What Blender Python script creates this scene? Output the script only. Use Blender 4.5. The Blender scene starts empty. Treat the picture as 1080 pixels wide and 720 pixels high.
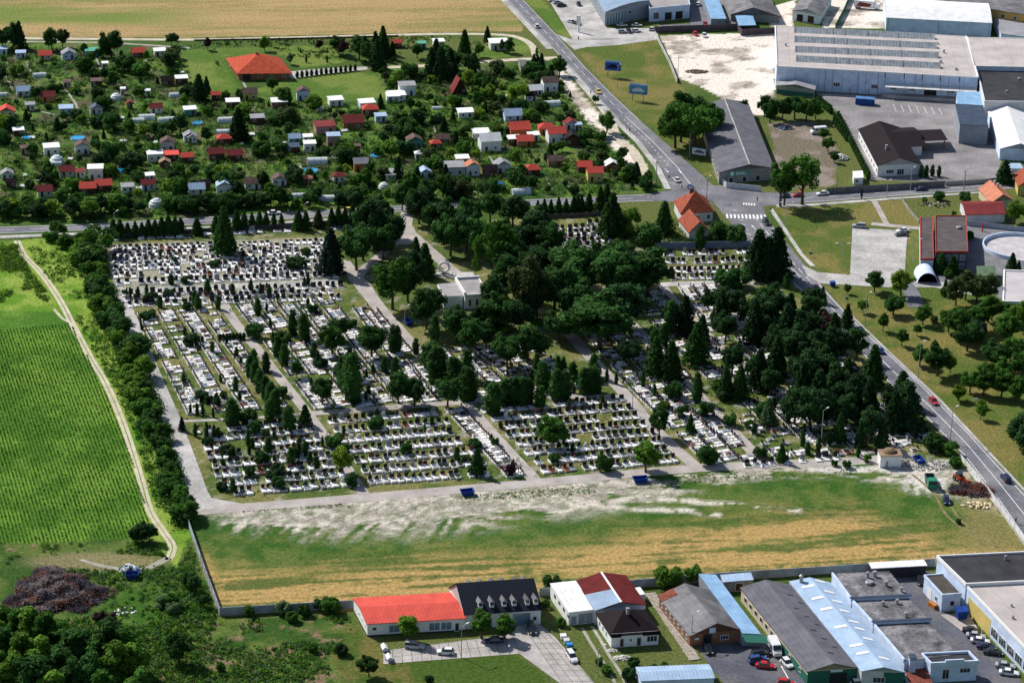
import bpy, math, random
import numpy as np
from mathutils import Vector, Matrix
random.seed(7); RNG = np.random.default_rng(11)
PI = math.pi; rad = math.radians
S = bpy.context.scene; COL = S.collection
# ------------------------------------------------------------------ camera
PITCH, ROLL, HOR, CH = rad(23.0), rad(1.0), 1133.0, 294.0
FP = HOR/math.tan(PITCH)                       # focal length in photo pixels (photo is 1080 wide)
cr, sr = math.cos(ROLL), math.sin(ROLL)
FWD = Vector((0, math.cos(PITCH), -math.sin(PITCH))); UP0 = Vector((0, math.sin(PITCH), math.cos(PITCH))); RT0 = Vector((1, 0, 0))
RT = RT0*cr+UP0*sr; UP = UP0*cr-RT0*sr
cam = bpy.data.objects.new('camera', bpy.data.cameras.new('camera')); COL.objects.link(cam)
mw = Matrix.Identity(4)
for i in range(3):
    mw[i][0] = RT[i]; mw[i][1] = UP[i]; mw[i][2] = -FWD[i]
mw[2][3] = CH; cam.matrix_world = mw
cam.data.sensor_fit = 'HORIZONTAL'; cam.data.sensor_width = 36; cam.data.lens = 36*FP/1080
cam.data.clip_start = 1; cam.data.clip_end = 20000; S.camera = cam
# ------------------------------------------------------------------ sky, sun, exposure
SUN_EL, SUN_DIR = rad(43), Vector((-0.76, 0.65, 0)).normalized()     # towards the sun
w = bpy.data.worlds.new('World'); S.world = w; w.use_nodes = True
nt = w.node_tree; sky = nt.nodes.new('ShaderNodeTexSky'); sky.sky_type = 'NISHITA'; sky.sun_disc = False
sky.sun_elevation = SUN_EL; sky.sun_rotation = math.atan2(SUN_DIR.x, SUN_DIR.y)
nt.links.new(sky.outputs[0], nt.nodes['Background'].inputs[0]); nt.nodes['Background'].inputs[1].default_value = 0.09
sl = bpy.data.lights.new('sun', 'SUN'); sl.energy = 4.9; sl.angle = rad(0.5); sl.color = (1, 0.965, 0.915)
so = bpy.data.objects.new('sun', sl); COL.objects.link(so)
sd = Vector((SUN_DIR.x*math.cos(SUN_EL), SUN_DIR.y*math.cos(SUN_EL), math.sin(SUN_EL)))
so.rotation_euler = sd.to_track_quat('Z', 'Y').to_euler(); so.location = (0, 500, 400)
S.view_settings.view_transform = 'Standard'; S.view_settings.look = 'None'; S.view_settings.exposure = 0.12; S.view_settings.gamma = 1
S.cycles.max_bounces = 5; S.cycles.diffuse_bounces = 2; S.cycles.glossy_bounces = 2; S.cycles.transparent_max_bounces = 4
# ------------------------------------------------------------------ ground point seen at a photo pixel, and back
def G(px, py, h=0.0):
    x = (px-540)/FP; y = (360-py)/FP
    d = RT*x+UP*y+FWD
    t = (h-CH)/d.z
    return Vector((d.x*t, d.y*t, h))
def PX(X, Y):
    d0, d1, d2 = X, Y, -CH
    a = d0*RT[0]+d1*RT[1]+d2*RT[2]; b = d0*UP[0]+d1*UP[1]+d2*UP[2]; c = d0*FWD[0]+d1*FWD[1]+d2*FWD[2]
    return 540+FP*a/c, 360-FP*b/c
def scale_at(py): return (py+773)*math.cos(PITCH)/CH
# ------------------------------------------------------------------ materials
MATS = {}
def mat(name, col, rough=0.85, nz=(0.5, 0.25), fine=None, stripes=None, attr=False, metal=0, rnd=0, col2=None, bump=0, emit=0, spec=0.12, patch=None, transl=0):
    if name in MATS: return MATS[name]
    m = bpy.data.materials.new(name); m.use_nodes = True; MATS[name] = m
    t = m.node_tree; N = t.nodes; L = t.links; b = N['Principled BSDF']
    b.inputs['Roughness'].default_value = rough; b.inputs['Metallic'].default_value = metal; b.inputs['Specular IOR Level'].default_value = spec
    tc = N.new('ShaderNodeTexCoord')
    def mix(a, bb, f, mode='MIX'):
        x = N.new('ShaderNodeMix'); x.data_type = 'RGBA'; x.blend_type = mode
        for s, v in ((x.inputs[0], f), (x.inputs[6], a), (x.inputs[7], bb)):
            if isinstance(v, (int, float)): s.default_value = v
            elif isinstance(v, tuple): s.default_value = (*v[:3], 1)
            else: L.new(v, s)
        return x.outputs[2]
    def noise(scale, detail=3, src=None):
        n = N.new('ShaderNodeTexNoise'); n.inputs['Scale'].default_value = scale; n.inputs['Detail'].default_value = detail
        L.new(src or tc.outputs['Object'], n.inputs['Vector']); return n.outputs['Fac']
    def ramp(f, lo, hi, v0=0.0, v1=1.0):
        r = N.new('ShaderNodeMapRange'); r.inputs[1].default_value = lo; r.inputs[2].default_value = hi; r.inputs[3].default_value = v0; r.inputs[4].default_value = v1
        L.new(f, r.inputs[0]); return r.outputs[0]
    def grey(f):
        c = N.new('ShaderNodeCombineColor'); [L.new(f, c.inputs[k]) for k in range(3)]; return c.outputs[0]
    if attr:
        at = N.new('ShaderNodeAttribute'); at.attribute_name = 'Col'; c = at.outputs['Color']
    else: c = tuple(col)
    if col2: c = mix(c, tuple(col2), ramp(noise(patch or 0.25, 4), 0.42, 0.6))
    if nz: c = mix(c, grey(ramp(noise(nz[0], 5), 0.3, 0.7, 1-nz[1], 1+nz[1])), 1.0, 'MULTIPLY')
    if fine: c = mix(c, grey(ramp(noise(fine[0], 3), 0.3, 0.7, 1-fine[1], 1+fine[1])), 1.0, 'MULTIPLY')
    if stripes:
        per, st, ax = stripes[:3]
        sp = N.new('ShaderNodeSeparateXYZ'); L.new(tc.outputs['UV'], sp.inputs[0])
        mm = N.new('ShaderNodeMath'); mm.operation = 'MULTIPLY'; mm.inputs[1].default_value = 1/per; L.new(sp.outputs[0 if ax == 'u' else 1], mm.inputs[0])
        fr = N.new('ShaderNodeMath'); fr.operation = 'FRACT'; L.new(mm.outputs[0], fr.inputs[0])
        c = mix(c, grey(ramp(fr.outputs[0], 0.0, stripes[3] if len(stripes) > 3 else 0.4, 1-st, 1.0)), 1.0, 'MULTIPLY')
    if rnd:
        oi = N.new('ShaderNodeObjectInfo'); c = mix(c, grey(ramp(oi.outputs['Random'], 0, 1, 1-rnd, 1+rnd)), 1.0, 'MULTIPLY')
    if isinstance(c, tuple): b.inputs['Base Color'].default_value = (*c[:3], 1)
    else: L.new(c, b.inputs['Base Color'])
    if bump:
        bp = N.new('ShaderNodeBump'); bp.inputs['Strength'].default_value = bump; bp.inputs['Distance'].default_value = 0.3
        L.new(noise(2.5, 4), bp.inputs['Height']); L.new(bp.outputs[0], b.inputs['Normal'])
    if transl:
        tn = N.new('ShaderNodeBsdfTranslucent'); ms = N.new('ShaderNodeMixShader'); ms.inputs[0].default_value = transl; out = N['Material Output']
        if not isinstance(c, tuple): L.new(c, tn.inputs[0])
        L.new(b.outputs[0], ms.inputs[1]); L.new(tn.outputs[0], ms.inputs[2]); L.new(ms.outputs[0], out.inputs[0])
    return m
MG = dict(
 yard=mat('yard_asphalt', (.27, .25, .25), 0.9, (0.1, 0.2), (1, 0.18), col2=(.21, .2, .2), patch=.08),
 ground=mat('ground_cover', (0.1, 0.16, 0.03), 0.95, (1.1, 0.35), (4.0, 0.3), attr=True, bump=0.9, spec=0.1),
 asphalt=mat('asphalt', (0.155, 0.155, 0.18), 0.85, (0.12, 0.25), (1.2, 0.22), col2=(0.20, 0.195, 0.205), patch=0.07),
 asphalt_new=mat('dark_asphalt', (0.10, 0.105, 0.13), 0.85, (0.12, 0.28), (1.2, 0.22), col2=(0.13, 0.125, 0.13), patch=0.1),
 concrete=mat('concrete', (0.46, 0.44, 0.42), 0.85, (0.12, 0.25), (1, 0.2), col2=(0.36, 0.35, 0.33), patch=0.1),
 slabs=mat('concrete_slabs', (0.40, 0.37, 0.35), 0.85, (0.25, 0.25), (2, 0.15)),
 path=mat('path_paving', (0.40, 0.36, 0.33), 0.9, (0.2, 0.2), (2, 0.15)),
 dirt=mat('track_dirt', (0.52, 0.46, 0.35), 0.95, (0.3, 0.2), (3, 0.2)),
 gpath=mat('garden_path', (0.34, 0.32, 0.26), 0.95, (0.3, 0.25)),
 marking=mat('road_paint', (0.75, 0.75, 0.75), 0.7, (1.5, 0.25)),
 white=mat('white_render', (0.80, 0.80, 0.79), 0.85, (0.6, 0.07)),
 offwhite=mat('grey_white_render', (0.62, 0.62, 0.62), 0.85, (0.5, 0.12)),
 bluewhite=mat('shade_tinted_blue_render', (0.58, 0.68, 0.84), 0.8, (0.35, 0.16), (1.5, .06)),  # pale blue deepened: the blue of shaded walls is put into the colour
 cream=mat('cream_render', (0.60, 0.50, 0.34), 0.85, (0.5, 0.12)),
 ochre=mat('ochre_render', (0.55, 0.33, 0.10), 0.85, (0.3, 0.08)),
 yellow=mat('yellow_render', (0.62, 0.48, 0.16), 0.85, (0.3, 0.1)),
 pink=mat('pink_render', (0.45, 0.26, 0.25), 0.85, (0.5, 0.12)),
 orange=mat('orange_render', (0.60, 0.20, 0.07), 0.85, (0.5, 0.12)),
 brick=mat('brown_brick', (0.24, 0.12, 0.07), 0.9, (1.2, 0.2)),
 greybrick=mat('grey_wall', (0.30, 0.29, 0.28), 0.9, (1.0, 0.2)),
 bluegrey=mat('bluegrey_cladding', (0.26, 0.29, 0.33), 0.7, (0.4, 0.12)),
 greenwall=mat('green_render', (0.03, 0.14, 0.10), 0.8, (0.5, 0.1)),
 teal=mat('teal_render', (0.10, 0.32, 0.28), 0.8, (0.5, 0.1)),
 wood=mat('dark_wood', (0.09, 0.05, 0.03), 0.8, (2, 0.2)),
 plank=mat('weathered_planks', (0.40, 0.35, 0.29), 0.9, (1.5, 0.35)),
 glass=mat('window_glass', (0.03, 0.04, 0.055), 0.12, None, spec=0.6),
 glassb=mat('blue_glass', (0.14, 0.22, 0.28), 0.12, None, spec=0.6),
 frame=mat('white_frame', (0.75, 0.75, 0.75), 0.6, None),
 dark=mat('dark_metal', (0.03, 0.03, 0.035), 0.6, None),
 steel=mat('galvanised_steel', (0.35, 0.36, 0.38), 0.5, None, metal=0.4),
 film=mat('greenhouse_film', (0.62, 0.68, 0.68), 0.4, (1, 0.12)),
 rubber=mat('tyre_rubber', (0.02, 0.02, 0.02), 0.9, None),
 red=mat('red_paint', (0.55, 0.02, 0.02), 0.35, None, spec=0.5),
 lampglass=mat('headlight_glass', (0.7, 0.72, 0.75), 0.2, None),
 tail=mat('tail_light_red', (0.4, 0.01, 0.01), 0.3, None),
 hedge=mat('hedge_leaves', (0.03, 0.065, 0.015), 0.9, (2, 0.5), rnd=0.1, bump=1),
 trunk=mat('bark', (0.10, 0.075, 0.05), 0.95, (3, 0.3)),
)
def roofm(name, col, per=0.9, st=0.2, ax='u', nz=(0.35, 0.18), wd=0.3, **k): return mat(name, col, k.pop('rough', 0.85), nz, (2.5, 0.1), stripes=(per, st, ax, wd), **k)
RF = dict(
 red=roofm('red_sheet_roof', (0.68, 0.10, 0.07), 0.9, 0.22, nz=(0.25, 0.14), col2=(0.58, 0.085, 0.065), patch=0.2),
 redtile=roofm('red_tile_roof', (0.46, 0.075, 0.035), 0.8, 0.3, 'v', nz=(0.8, 0.25)),
 oldtile=roofm('old_orange_tile_roof', (0.30, 0.075, 0.04), 0.6, 0.25, 'v', nz=(1.2, 0.35)),
 orangetile=roofm('salmon_tile_roof', (0.52, 0.20, 0.12), 0.8, 0.2, 'v'),
 darkred=roofm('dark_red_roof', (0.13, 0.017, 0.017), 0.9, 0.3, nz=(0.4, 0.25)),
 maroon=roofm('maroon_roof', (0.20, 0.035, 0.035), 0.6, 0.2, 'v'),
 brown=roofm('brown_roof', (0.13, 0.085, 0.075), 0.6, 0.2, 'v', nz=(0.6, 0.25)),
 darkbrown=roofm('dark_brown_roof', (0.017, 0.011, 0.013), 0.6, 0.25, 'v', nz=(0.5, 0.15)),
 slate=roofm('dark_slate_roof', (0.022, 0.026, 0.038), 0.7, 0.25, 'v', nz=(0.3, 0.12)),
 grey=roofm('weathered_grey_roof', (0.21, 0.205, 0.21), 1.1, 0.15, 'v', nz=(0.35, 0.25), col2=(0.135, 0.13, 0.14), patch=0.12),
 greyhut=roofm('grey_sheet_roof', (0.30, 0.30, 0.32), 0.7, 0.2),
 eternit=roofm('fibre_cement_roof', (0.135, 0.135, 0.155), 1.2, 0.18, 'v', nz=(0.3, 0.2)),
 metal=roofm('light_metal_roof', (0.36, 0.48, 0.64), 0.8, 0.28, rough=0.6, nz=(0.3, 0.14)),
 blue=roofm('blue_sheet_roof', (0.25, 0.42, 0.62), 0.8, 0.28, rough=0.5),
 bluegrey=roofm('blue_grey_roof', (0.055, 0.075, 0.115), 0.8, 0.25, rough=0.5),
 white=roofm('white_sheet_roof', (0.78, 0.78, 0.77), 1.2, 0.14, nz=(0.3, 0.12)),
 beige=roofm('beige_felt_roof', (0.47, 0.42, 0.40), 5.0, 0.25, 'u', nz=(0.12, 0.16), wd=0.06),
 felt=mat('stained_felt_roof', (0.22, 0.215, 0.225), 0.9, (0.25, 0.45), (1.2, 0.35), col2=(0.10, 0.095, 0.10), patch=0.18),
 feltdark=mat('dark_felt_roof', (0.045, 0.045, 0.05), 0.8, (0.2, 0.3), (1.2, 0.15)),
 green=roofm('green_sheet_roof', (0.10, 0.36, 0.26), 0.7, 0.2),
 tan=roofm('tan_roof', (0.30, 0.21, 0.14), 0.7, 0.2),
 skylight=roofm('sawtooth_glazing', (0.40, 0.43, 0.45), 1.3, 0.5, 'u', nz=(0.6, 0.25), wd=0.22, rough=0.7),
)
# ------------------------------------------------------------------ mesh helpers
class MB:
    def __init__(s): s.v = []; s.f = []; s.mi = []; s.uv = []
    def face(s, pts, mi=0, uv=None):
        n = len(s.v); s.v += [tuple(p) for p in pts]; s.f.append(tuple(range(n, n+len(pts)))); s.mi.append(mi); s.uv.append(uv)
    def box(s, c, e1, e2, a, b, z0, z1, mi=0):      # centre c, unit axes e1,e2, half sizes a,b
        P = [(c+e1*x*a+e2*y*b) for x, y in ((-1, -1), (1, -1), (1, 1), (-1, 1))]
        s.prism([(p.x, p.y) for p in P], z0, z1, mi)
    def prism(s, poly, z0, z1, mi=0, top=None, bottom=True):
        n = len(poly)
        ar = sum(poly[i][0]*poly[(i+1) % n][1]-poly[(i+1) % n][0]*poly[i][1] for i in range(n))
        if ar < 0: poly = poly[::-1]
        for i in range(n):
            a, b = poly[i], poly[(i+1) % n]
            l = math.hypot(b[0]-a[0], b[1]-a[1])
            s.face([(a[0], a[1], z0), (b[0], b[1], z0), (b[0], b[1], z1), (a[0], a[1], z1)], mi, [(0, z0), (l, z0), (l, z1), (0, z1)])
        s.face([(p[0], p[1], z1) for p in poly], mi if top is None else top, [(p[0], p[1]) for p in poly])
        if bottom: s.face([(p[0], p[1], z0) for p in poly[::-1]], mi)
    def slab(s, q, th, mi=0, uvq=None):            # thick quad or triangle: q top points, thickness downward
        q = [Vector(p) for p in q]; n = len(q)
        nrm = (q[1]-q[0]).cross(q[2]-q[0])
        if nrm.z < 0: q = q[::-1]; uvq = uvq[::-1] if uvq else None
        d = Vector((0, 0, -th))
        s.face(q, mi, uvq); s.face([p+d for p in q[::-1]], mi)
        for i in range(n):
            a, b = q[i], q[(i+1) % n]; s.face([a+d, b+d, b, a], mi)
    def cyl(s, p0, p1, r0, r1, n=8, mi=0, caps=True):
        p0 = Vector(p0); p1 = Vector(p1); ax = (p1-p0).normalized(); u = ax.orthogonal().normalized(); vv = ax.cross(u)
        A = [p0+(u*math.cos(2*PI*i/n)+vv*math.sin(2*PI*i/n))*r0 for i in range(n)]; B = [p1+(u*math.cos(2*PI*i/n)+vv*math.sin(2*PI*i/n))*r1 for i in range(n)]
        for i in range(n): j = (i+1) % n; s.face([A[i], A[j], B[j], B[i]], mi)
        if caps: s.face(A[::-1], mi); s.face(B, mi)
    def blob(s, c, r, mi=0, n=6, k=4, jit=0.25, rs=random):
        c = Vector(c); r = Vector(r); rings = []
        for i in range(1, k):
            th = PI*i/k; rings.append([c+Vector((r.x*math.sin(th)*math.cos(2*PI*j/n+i), r.y*math.sin(th)*math.sin(2*PI*j/n+i), r.z*math.cos(th)))*1+Vector((rs.uniform(-1, 1)*r.x, rs.uniform(-1, 1)*r.y, rs.uniform(-1, 1)*r.z))*jit for j in range(n)])
        t = c+Vector((0, 0, r.z)); b = c-Vector((0, 0, r.z))
        for j in range(n):
            s.face([t, rings[0][j], rings[0][(j+1) % n]], mi); s.face([b, rings[-1][(j+1) % n], rings[-1][j]], mi)
            for i in range(k-2): s.face([rings[i][j], rings[i+1][j], rings[i+1][(j+1) % n], rings[i][(j+1) % n]], mi)
    def mesh(s, name, mats, smooth=False, org=None):
        me = bpy.data.meshes.new(name); V = s.v
        if org is not None: V = [(a-org[0], b-org[1], c-org[2]) for a, b, c in V]
        me.from_pydata(V, [], s.f)
        for m in (mats if isinstance(mats, (list, tuple)) else [mats]): me.materials.append(m)
        if any(s.mi): me.polygons.foreach_set('material_index', s.mi)
        if any(s.uv):
            ul = me.uv_layers.new(name='UVMap'); buf = []
            for f, u in zip(s.f, s.uv): buf += [c for p in (u or [(0.7, 0.7)]*len(f)) for c in p]
            ul.data.foreach_set('uv', buf)
        if smooth: me.polygons.foreach_set('use_smooth', [True]*len(s.f))
        me.update(); return me
    def obj(s, name, mats, parent=None, loc=(0, 0, 0), org=None, smooth=False): return link(name, s.mesh(name, mats, smooth, org), parent, loc)
def link(name, me, parent=None, loc=(0, 0, 0)):
    o = bpy.data.objects.new(name, me); COL.objects.link(o); o.location = loc
    if parent: o.parent = parent
    return o
def tag(o, label=None, cat=None, group=None, kind=None):
    if label: o['label'] = label
    if cat: o['category'] = cat
    if group: o['group'] = group
    if kind: o['kind'] = kind
    return o
def thing(name, label, cat, loc, rz=0, group=None, s=1):
    o = bpy.data.objects.new(name, None); COL.objects.link(o); o.location = loc; o.rotation_euler = (0, 0, rz); o.empty_display_size = 0.2
    if s != 1: o.scale = (s, s, s) if not isinstance(s, tuple) else s
    return tag(o, label, cat, group)
def copytree(o, parent=None, loc=None, rz=None, mats=None):
    c = o.copy(); COL.objects.link(c); c.parent = parent
    if loc is not None: c.location = loc
    if rz is not None: c.rotation_euler = (0, 0, rz)
    for ch in KIDS.get(o.name, ()): copytree(ch, c)
    return c
KIDS = {}
def index_kids():
    KIDS.clear()
    for o in bpy.data.objects:
        if o.parent: KIDS.setdefault(o.parent.name, []).append(o)
def struct(name, mb, m): return tag(mb.obj(name, m), kind='structure')
def ribbon(name, L, R, m, z, th=0.0):
    mb = MB(); L = [G(*p) for p in L]; R = [G(*p) for p in R]
    for i in range(len(L)-1): quad_up(mb, [L[i], R[i], R[i+1], L[i+1]], z)
    if th:
        for E_ in (L, R):
            for i in range(len(E_)-1):
                a, b = E_[i], E_[i+1]; mb.face([(a.x, a.y, z-th), (b.x, b.y, z-th), (b.x, b.y, z), (a.x, a.y, z)])
    return struct(name, mb, m)
def quad_up(mb, q, z, mi=0):
    n = (q[1]-q[0]).cross(q[2]-q[0])
    if n.z < 0: q = q[::-1]
    mb.face([(p.x, p.y, z) for p in q], mi, [(p.x, p.y) for p in q])
def smooth(pts, n=4):
    P = [Vector((x, y)) for x, y in pts]; P = [P[0]]+P+[P[-1]]; out = []
    for i in range(1, len(P)-2):
        for k in range(n):
            t = k/n; a, b, c, d = P[i-1:i+3]
            out.append(0.5*((2*b)+(c-a)*t+(2*a-5*b+4*c-d)*t*t+(3*b-a-3*c+d)*t**3))
    out.append(P[-2]); return [(p.x, p.y) for p in out]
def strip(name, pts, width, m, z, mb=None):      # pts in photo pixels on the ground, width in metres
    own = mb is None; mb = mb or MB()
    P = [G(*p).xy for p in smooth(pts)]
    off = []
    for i in range(len(P)):
        d = (P[min(i+1, len(P)-1)]-P[max(i-1, 0)]).normalized(); off.append(Vector((-d.y, d.x)))
    wd = width if isinstance(width, (list, tuple)) else (width, width)
    for i in range(len(P)-1):
        w0 = wd[0]+(wd[1]-wd[0])*i/(len(P)-1); w1 = wd[0]+(wd[1]-wd[0])*(i+1)/(len(P)-1)
        quad_up(mb, [Vector((*q, 0)) for q in (P[i]-off[i]*w0/2, P[i]+off[i]*w0/2, P[i+1]+off[i+1]*w1/2, P[i+1]-off[i+1]*w1/2)], z)
    return struct(name, mb, m) if own else mb
def flat(name, poly, m, z):
    from mathutils.geometry import tessellate_polygon
    P = [Vector((*G(*p).xy, 0)) for p in poly]; mb = MB()
    for t in tessellate_polygon([P]): quad_up(mb, [P[i] for i in t], z)
    return struct(name, mb, m)
# ------------------------------------------------------------------ numpy noise
def vnoise(x, y, seed=0):
    xi = np.floor(x).astype(np.int64); yi = np.floor(y).astype(np.int64); xf = x-xi; yf = y-yi
    def h(a, b):
        n = (a*374761393+b*668265263+seed*1442695041) & 0xffffffff; n = ((n ^ (n >> 13))*1274126177) & 0xffffffff; return ((n ^ (n >> 16)) & 0xffff)/65535.0
    u = xf*xf*(3-2*xf); v = yf*yf*(3-2*yf)
    return (h(xi, yi)*(1-u)+h(xi+1, yi)*u)*(1-v)+(h(xi, yi+1)*(1-u)+h(xi+1, yi+1)*u)*v
def fbm(x, y, sc, seed=0, o=4):
    r = 0; a = 0.5; t = 0
    for k in range(o): r = r+a*vnoise(x*sc, y*sc, seed+k*17); t += a; a *= 0.55; sc *= 2.03
    return r/t
# ------------------------------------------------------------------ ground sheet, painted by what grows on it
def inpoly(px, py, poly):
    ins = np.zeros(px.shape, bool); n = len(poly)
    for i in range(n):
        x1, y1 = poly[i]; x2, y2 = poly[(i+1) % n]
        if y1 == y2: continue
        c = ((y1 > py) != (y2 > py)) & (px < (x2-x1)*(py-y1)/(y2-y1)+x1); ins ^= c
    return ins
def lerp3(a, b, t): return np.array(a)[None, :]*(1-t[:, None])+np.array(b)[None, :]*t[:, None]
def sst(t, a, b): u = np.clip((t-a)/(b-a), 0, 1); return u*u*(3-2*u)
WHEAT = [(-300, -300), (531, -300), (531, 0), (548, 22), (553, 33), (470, 34), (400, 35.5), (200, 40), (-100, 39.5), (-300, 40)]
CORN = [(-120, 326), (-20, 326), (30, 321), (56, 327), (76, 344), (97, 385), (118, 428), (135, 470), (150, 520), (160, 556), (150, 566), (60, 572), (-120, 574)]
MEADOW = [(-120, 254), (18, 254), (60, 250), (100, 262), (118, 300), (140, 350), (155, 410), (175, 480), (200, 540), (210, 560), (185, 600), (160, 566), (148, 520), (133, 470), (97, 385), (76, 344), (56, 328), (-120, 327)]
MOWN = [(199, 556), (213, 541), (330, 530), (560, 512), (735, 495), (900, 489), (1010, 484), (1040, 522), (1080, 572), (1110, 600), (980, 592), (915, 602), (690, 618), (575, 628), (372, 645), (232, 650)]
LAWNS = [[(190, 54), (240, 50), (352, 48), (364, 66), (318, 72), (306, 68), (300, 58), (240, 60), (238, 66), (250, 90), (270, 100), (215, 98), (198, 76)],
         [(262, 97), (300, 84), (383, 76), (396, 78), (413, 103), (340, 110)],
         [(525, 36), (556, 40), (563, 56), (540, 60), (500, 63)],
         [(553, 0), (572, 0), (597, 30), (628, 38), (600, 40), (588, 35)]]
BLAWN = [[(607, 52), (625, 48), (692, 42), (714, 86), (752, 135), (760, 190), (745, 186), (700, 148), (648, 101)],
         [(818, 218), (925, 211), (934, 236), (899, 240), (897, 289), (875, 291), (852, 278), (833, 252)],
         [(928, 211), (950, 209), (966, 230), (971, 240), (936, 236)],
         [(862, 302), (900, 302), (950, 306), (1000, 300), (1060, 330), (1120, 340), (1140, 620), (1083, 522), (1050, 486), (991, 423), (922, 359), (885, 324)],
         [(957, 243), (972, 240), (972, 292), (955, 292)]]
SANDY = [[(696, 38), (818, 34), (817, 98), (812, 122), (785, 120), (762, 104), (740, 92), (716, 82)],
         [(812, 8), (840, 0), (836, 28), (812, 30)],
         [(868, 0), (933, 0), (934, 30), (868, 30)],
         [(588, 76), (594, 74), (618, 104), (644, 132), (668, 156), (684, 178), (676, 190), (652, 162), (622, 130), (598, 100)]]
YARD = [[(812, 130), (860, 128), (884, 160), (880, 196), (820, 200)]]
CEM = [(112, 256), (300, 246), (420, 238), (620, 226), (640, 250), (800, 258), (840, 290), (880, 338), (960, 430), (1005, 482), (900, 487), (735, 492), (560, 509), (214, 537), (150, 395), (120, 310)]
ALLOT = [(-120, 42), (190, 48), (200, 76), (216, 100), (262, 100), (340, 112), (415, 104), (396, 72), (500, 64), (590, 64), (606, 100), (655, 162), (705, 200), (610, 209), (370, 219), (200, 229), (-120, 240)]
SCRUB = [(-120, 574), (60, 573), (150, 567), (186, 600), (200, 562), (231, 652), (372, 648), (386, 672), (400, 720), (400, 800), (-200, 800)]
GLAWN = [(372, 650), (392, 672), (402, 684), (545, 690), (575, 712), (580, 760), (380, 760), (350, 690)]
NAMES = ['ground', 'wheat_field', 'cornfield', 'meadow', 'mown_field', 'lawn', 'gravel_ground', 'garden_ground']
def paint(X, Y):
    n = len(X); px, py = PX(X, Y)
    w1 = (fbm(X, Y, 0.09, 3)-0.5); w2 = (fbm(X, Y, 0.09, 9)-0.5)
    wx = px+w1*9; wy = py+w2*5
    a = fbm(X, Y, 0.02, 21); b = fbm(X, Y, 0.11, 22); c = fbm(X, Y, 0.45, 23, 3)
    cls = np.zeros(n, int); C = lerp3((0.055, 0.105, 0.018), (0.11, 0.13, 0.035), sst(a, 0.35, 0.65))
    def put(m, k, col): cls[m] = k; C[m] = col[m]
    # allotment gardens
    g = lerp3((0.035, 0.085, 0.015), (0.10, 0.18, 0.03), sst(b, 0.4, 0.62)); g = g*(1-sst(c, .58, .7))[:, None]+np.array((0.13, 0.11, 0.06))*sst(c, .58, .7)[:, None]
    gu = X*0.94+Y*0.02; gv = Y; cell = vnoise(np.floor(gu/11)*7.31, np.floor(gv/17)*5.17, 77)[:, None]; c2 = vnoise(np.floor(gu/5.5)*3.3, np.floor(gv/8.5)*9.1, 78)[:, None]
    g = np.where(cell > .72, g*.25+np.array((.11, .20, .03))*.75, np.where(c2 < .22, g*.3+np.array((.12, .095, .065))*.7, np.where(c2 > .82, g*.4+np.array((.16, .21, .05))*.6, g)))
    put(inpoly(wx, wy, ALLOT), 7, g)
    # wheat: long bands of tan and green
    u = X*0.986+Y*0.16; v = -X*0.16+Y*0.986
    st = fbm(u*0.12, v*0.9, 0.09, 41); st2 = fbm(u*0.08, v, 0.5, 43, 3)
    wt = lerp3((0.41, 0.285, 0.13), (0.25, 0.21, 0.075), sst(st*.5+st2*.5, 0.42, 0.58)); wt = wt*(0.75+0.45*st2)[:, None]
    gr = sst(1-np.abs((py-(15+0.014*px))/14.0), 0, 0.7)*sst(260-px, 0, 150)
    gr = np.clip(gr*sst(fbm(u*0.3, v, 0.05, 44), 0.3, 0.55)+0.75*sst(st, 0.52, 0.68)*sst(a, .45, .6), 0, 1)
    wt = wt*(1-gr)[:, None]+np.array((0.16, 0.21, 0.045))*gr[:, None]
    put(inpoly(wx*0.1+px*0.9, py, WHEAT), 1, wt)
    # corn
    cn = lerp3((0.06, 0.155, 0.014), (0.13, 0.25, 0.03), sst(b, 0.35, 0.65)); put(inpoly(px, py, CORN), 2, cn)
    md = lerp3((0.11, 0.23, 0.018), (0.23, 0.32, 0.05), sst(b, 0.38, 0.62)); md = md*(1-sst(a, .5, .7)*.4)[:, None]; put(inpoly(wx, wy, MEADOW), 3, md)
    # scrub at the lower left
    sc = lerp3((0.035, 0.085, 0.012), (0.10, 0.145, 0.03), sst(b, 0.4, 0.62)); k = sst(c*0.6+a*0.4, .56, .64); sc = sc*(1-k)[:, None]+np.array((0.22, 0.15, 0.09))*k[:, None]
    br = sst(1-np.hypot((px-140)/60, (py-645)/45), 0.0, .6); sc = sc*(1-br*.45)[:, None]+np.array((0.05, 0.14, 0.01))*(br*.45)[:, None]
    br = sst(1-np.hypot((px-100)/95, (py-592)/13), 0.0, .5)*.7; sc = sc*(1-br)[:, None]+np.array((0.26, 0.21, 0.11))*br[:, None]
    put(inpoly(wx, wy, SCRUB), 3, sc)
    put(inpoly(wx, wy, GLAWN), 5, lerp3((0.055, 0.10, 0.015), (0.14, 0.13, 0.035), sst(b, 0.45, 0.65)))
    # mown field
    top = np.interp(px, [199, 213, 330, 560, 735, 900, 1010, 1110], [548, 541, 530, 512, 495, 489, 484, 540]); bot = np.interp(px, [199, 232, 372, 575, 690, 915, 980, 1110], [600, 652, 645, 628, 618, 602, 592, 600])
    t = (py-top)/(bot-top)
    s1 = fbm(u*0.10, v*0.9, 0.35, 51, 4); s2 = fbm(u*0.05, v, 0.75, 52, 3)
    tan = lerp3((0.41, 0.275, 0.10), (0.105, 0.125, 0.03), sst(s1*0.3+s2*0.5+c*.2, 0.46, 0.60))
    grn = lerp3((0.038, 0.10, 0.014), (0.10, 0.145, 0.03), sst(b*0.6+c*.4, 0.4, 0.62))
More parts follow.
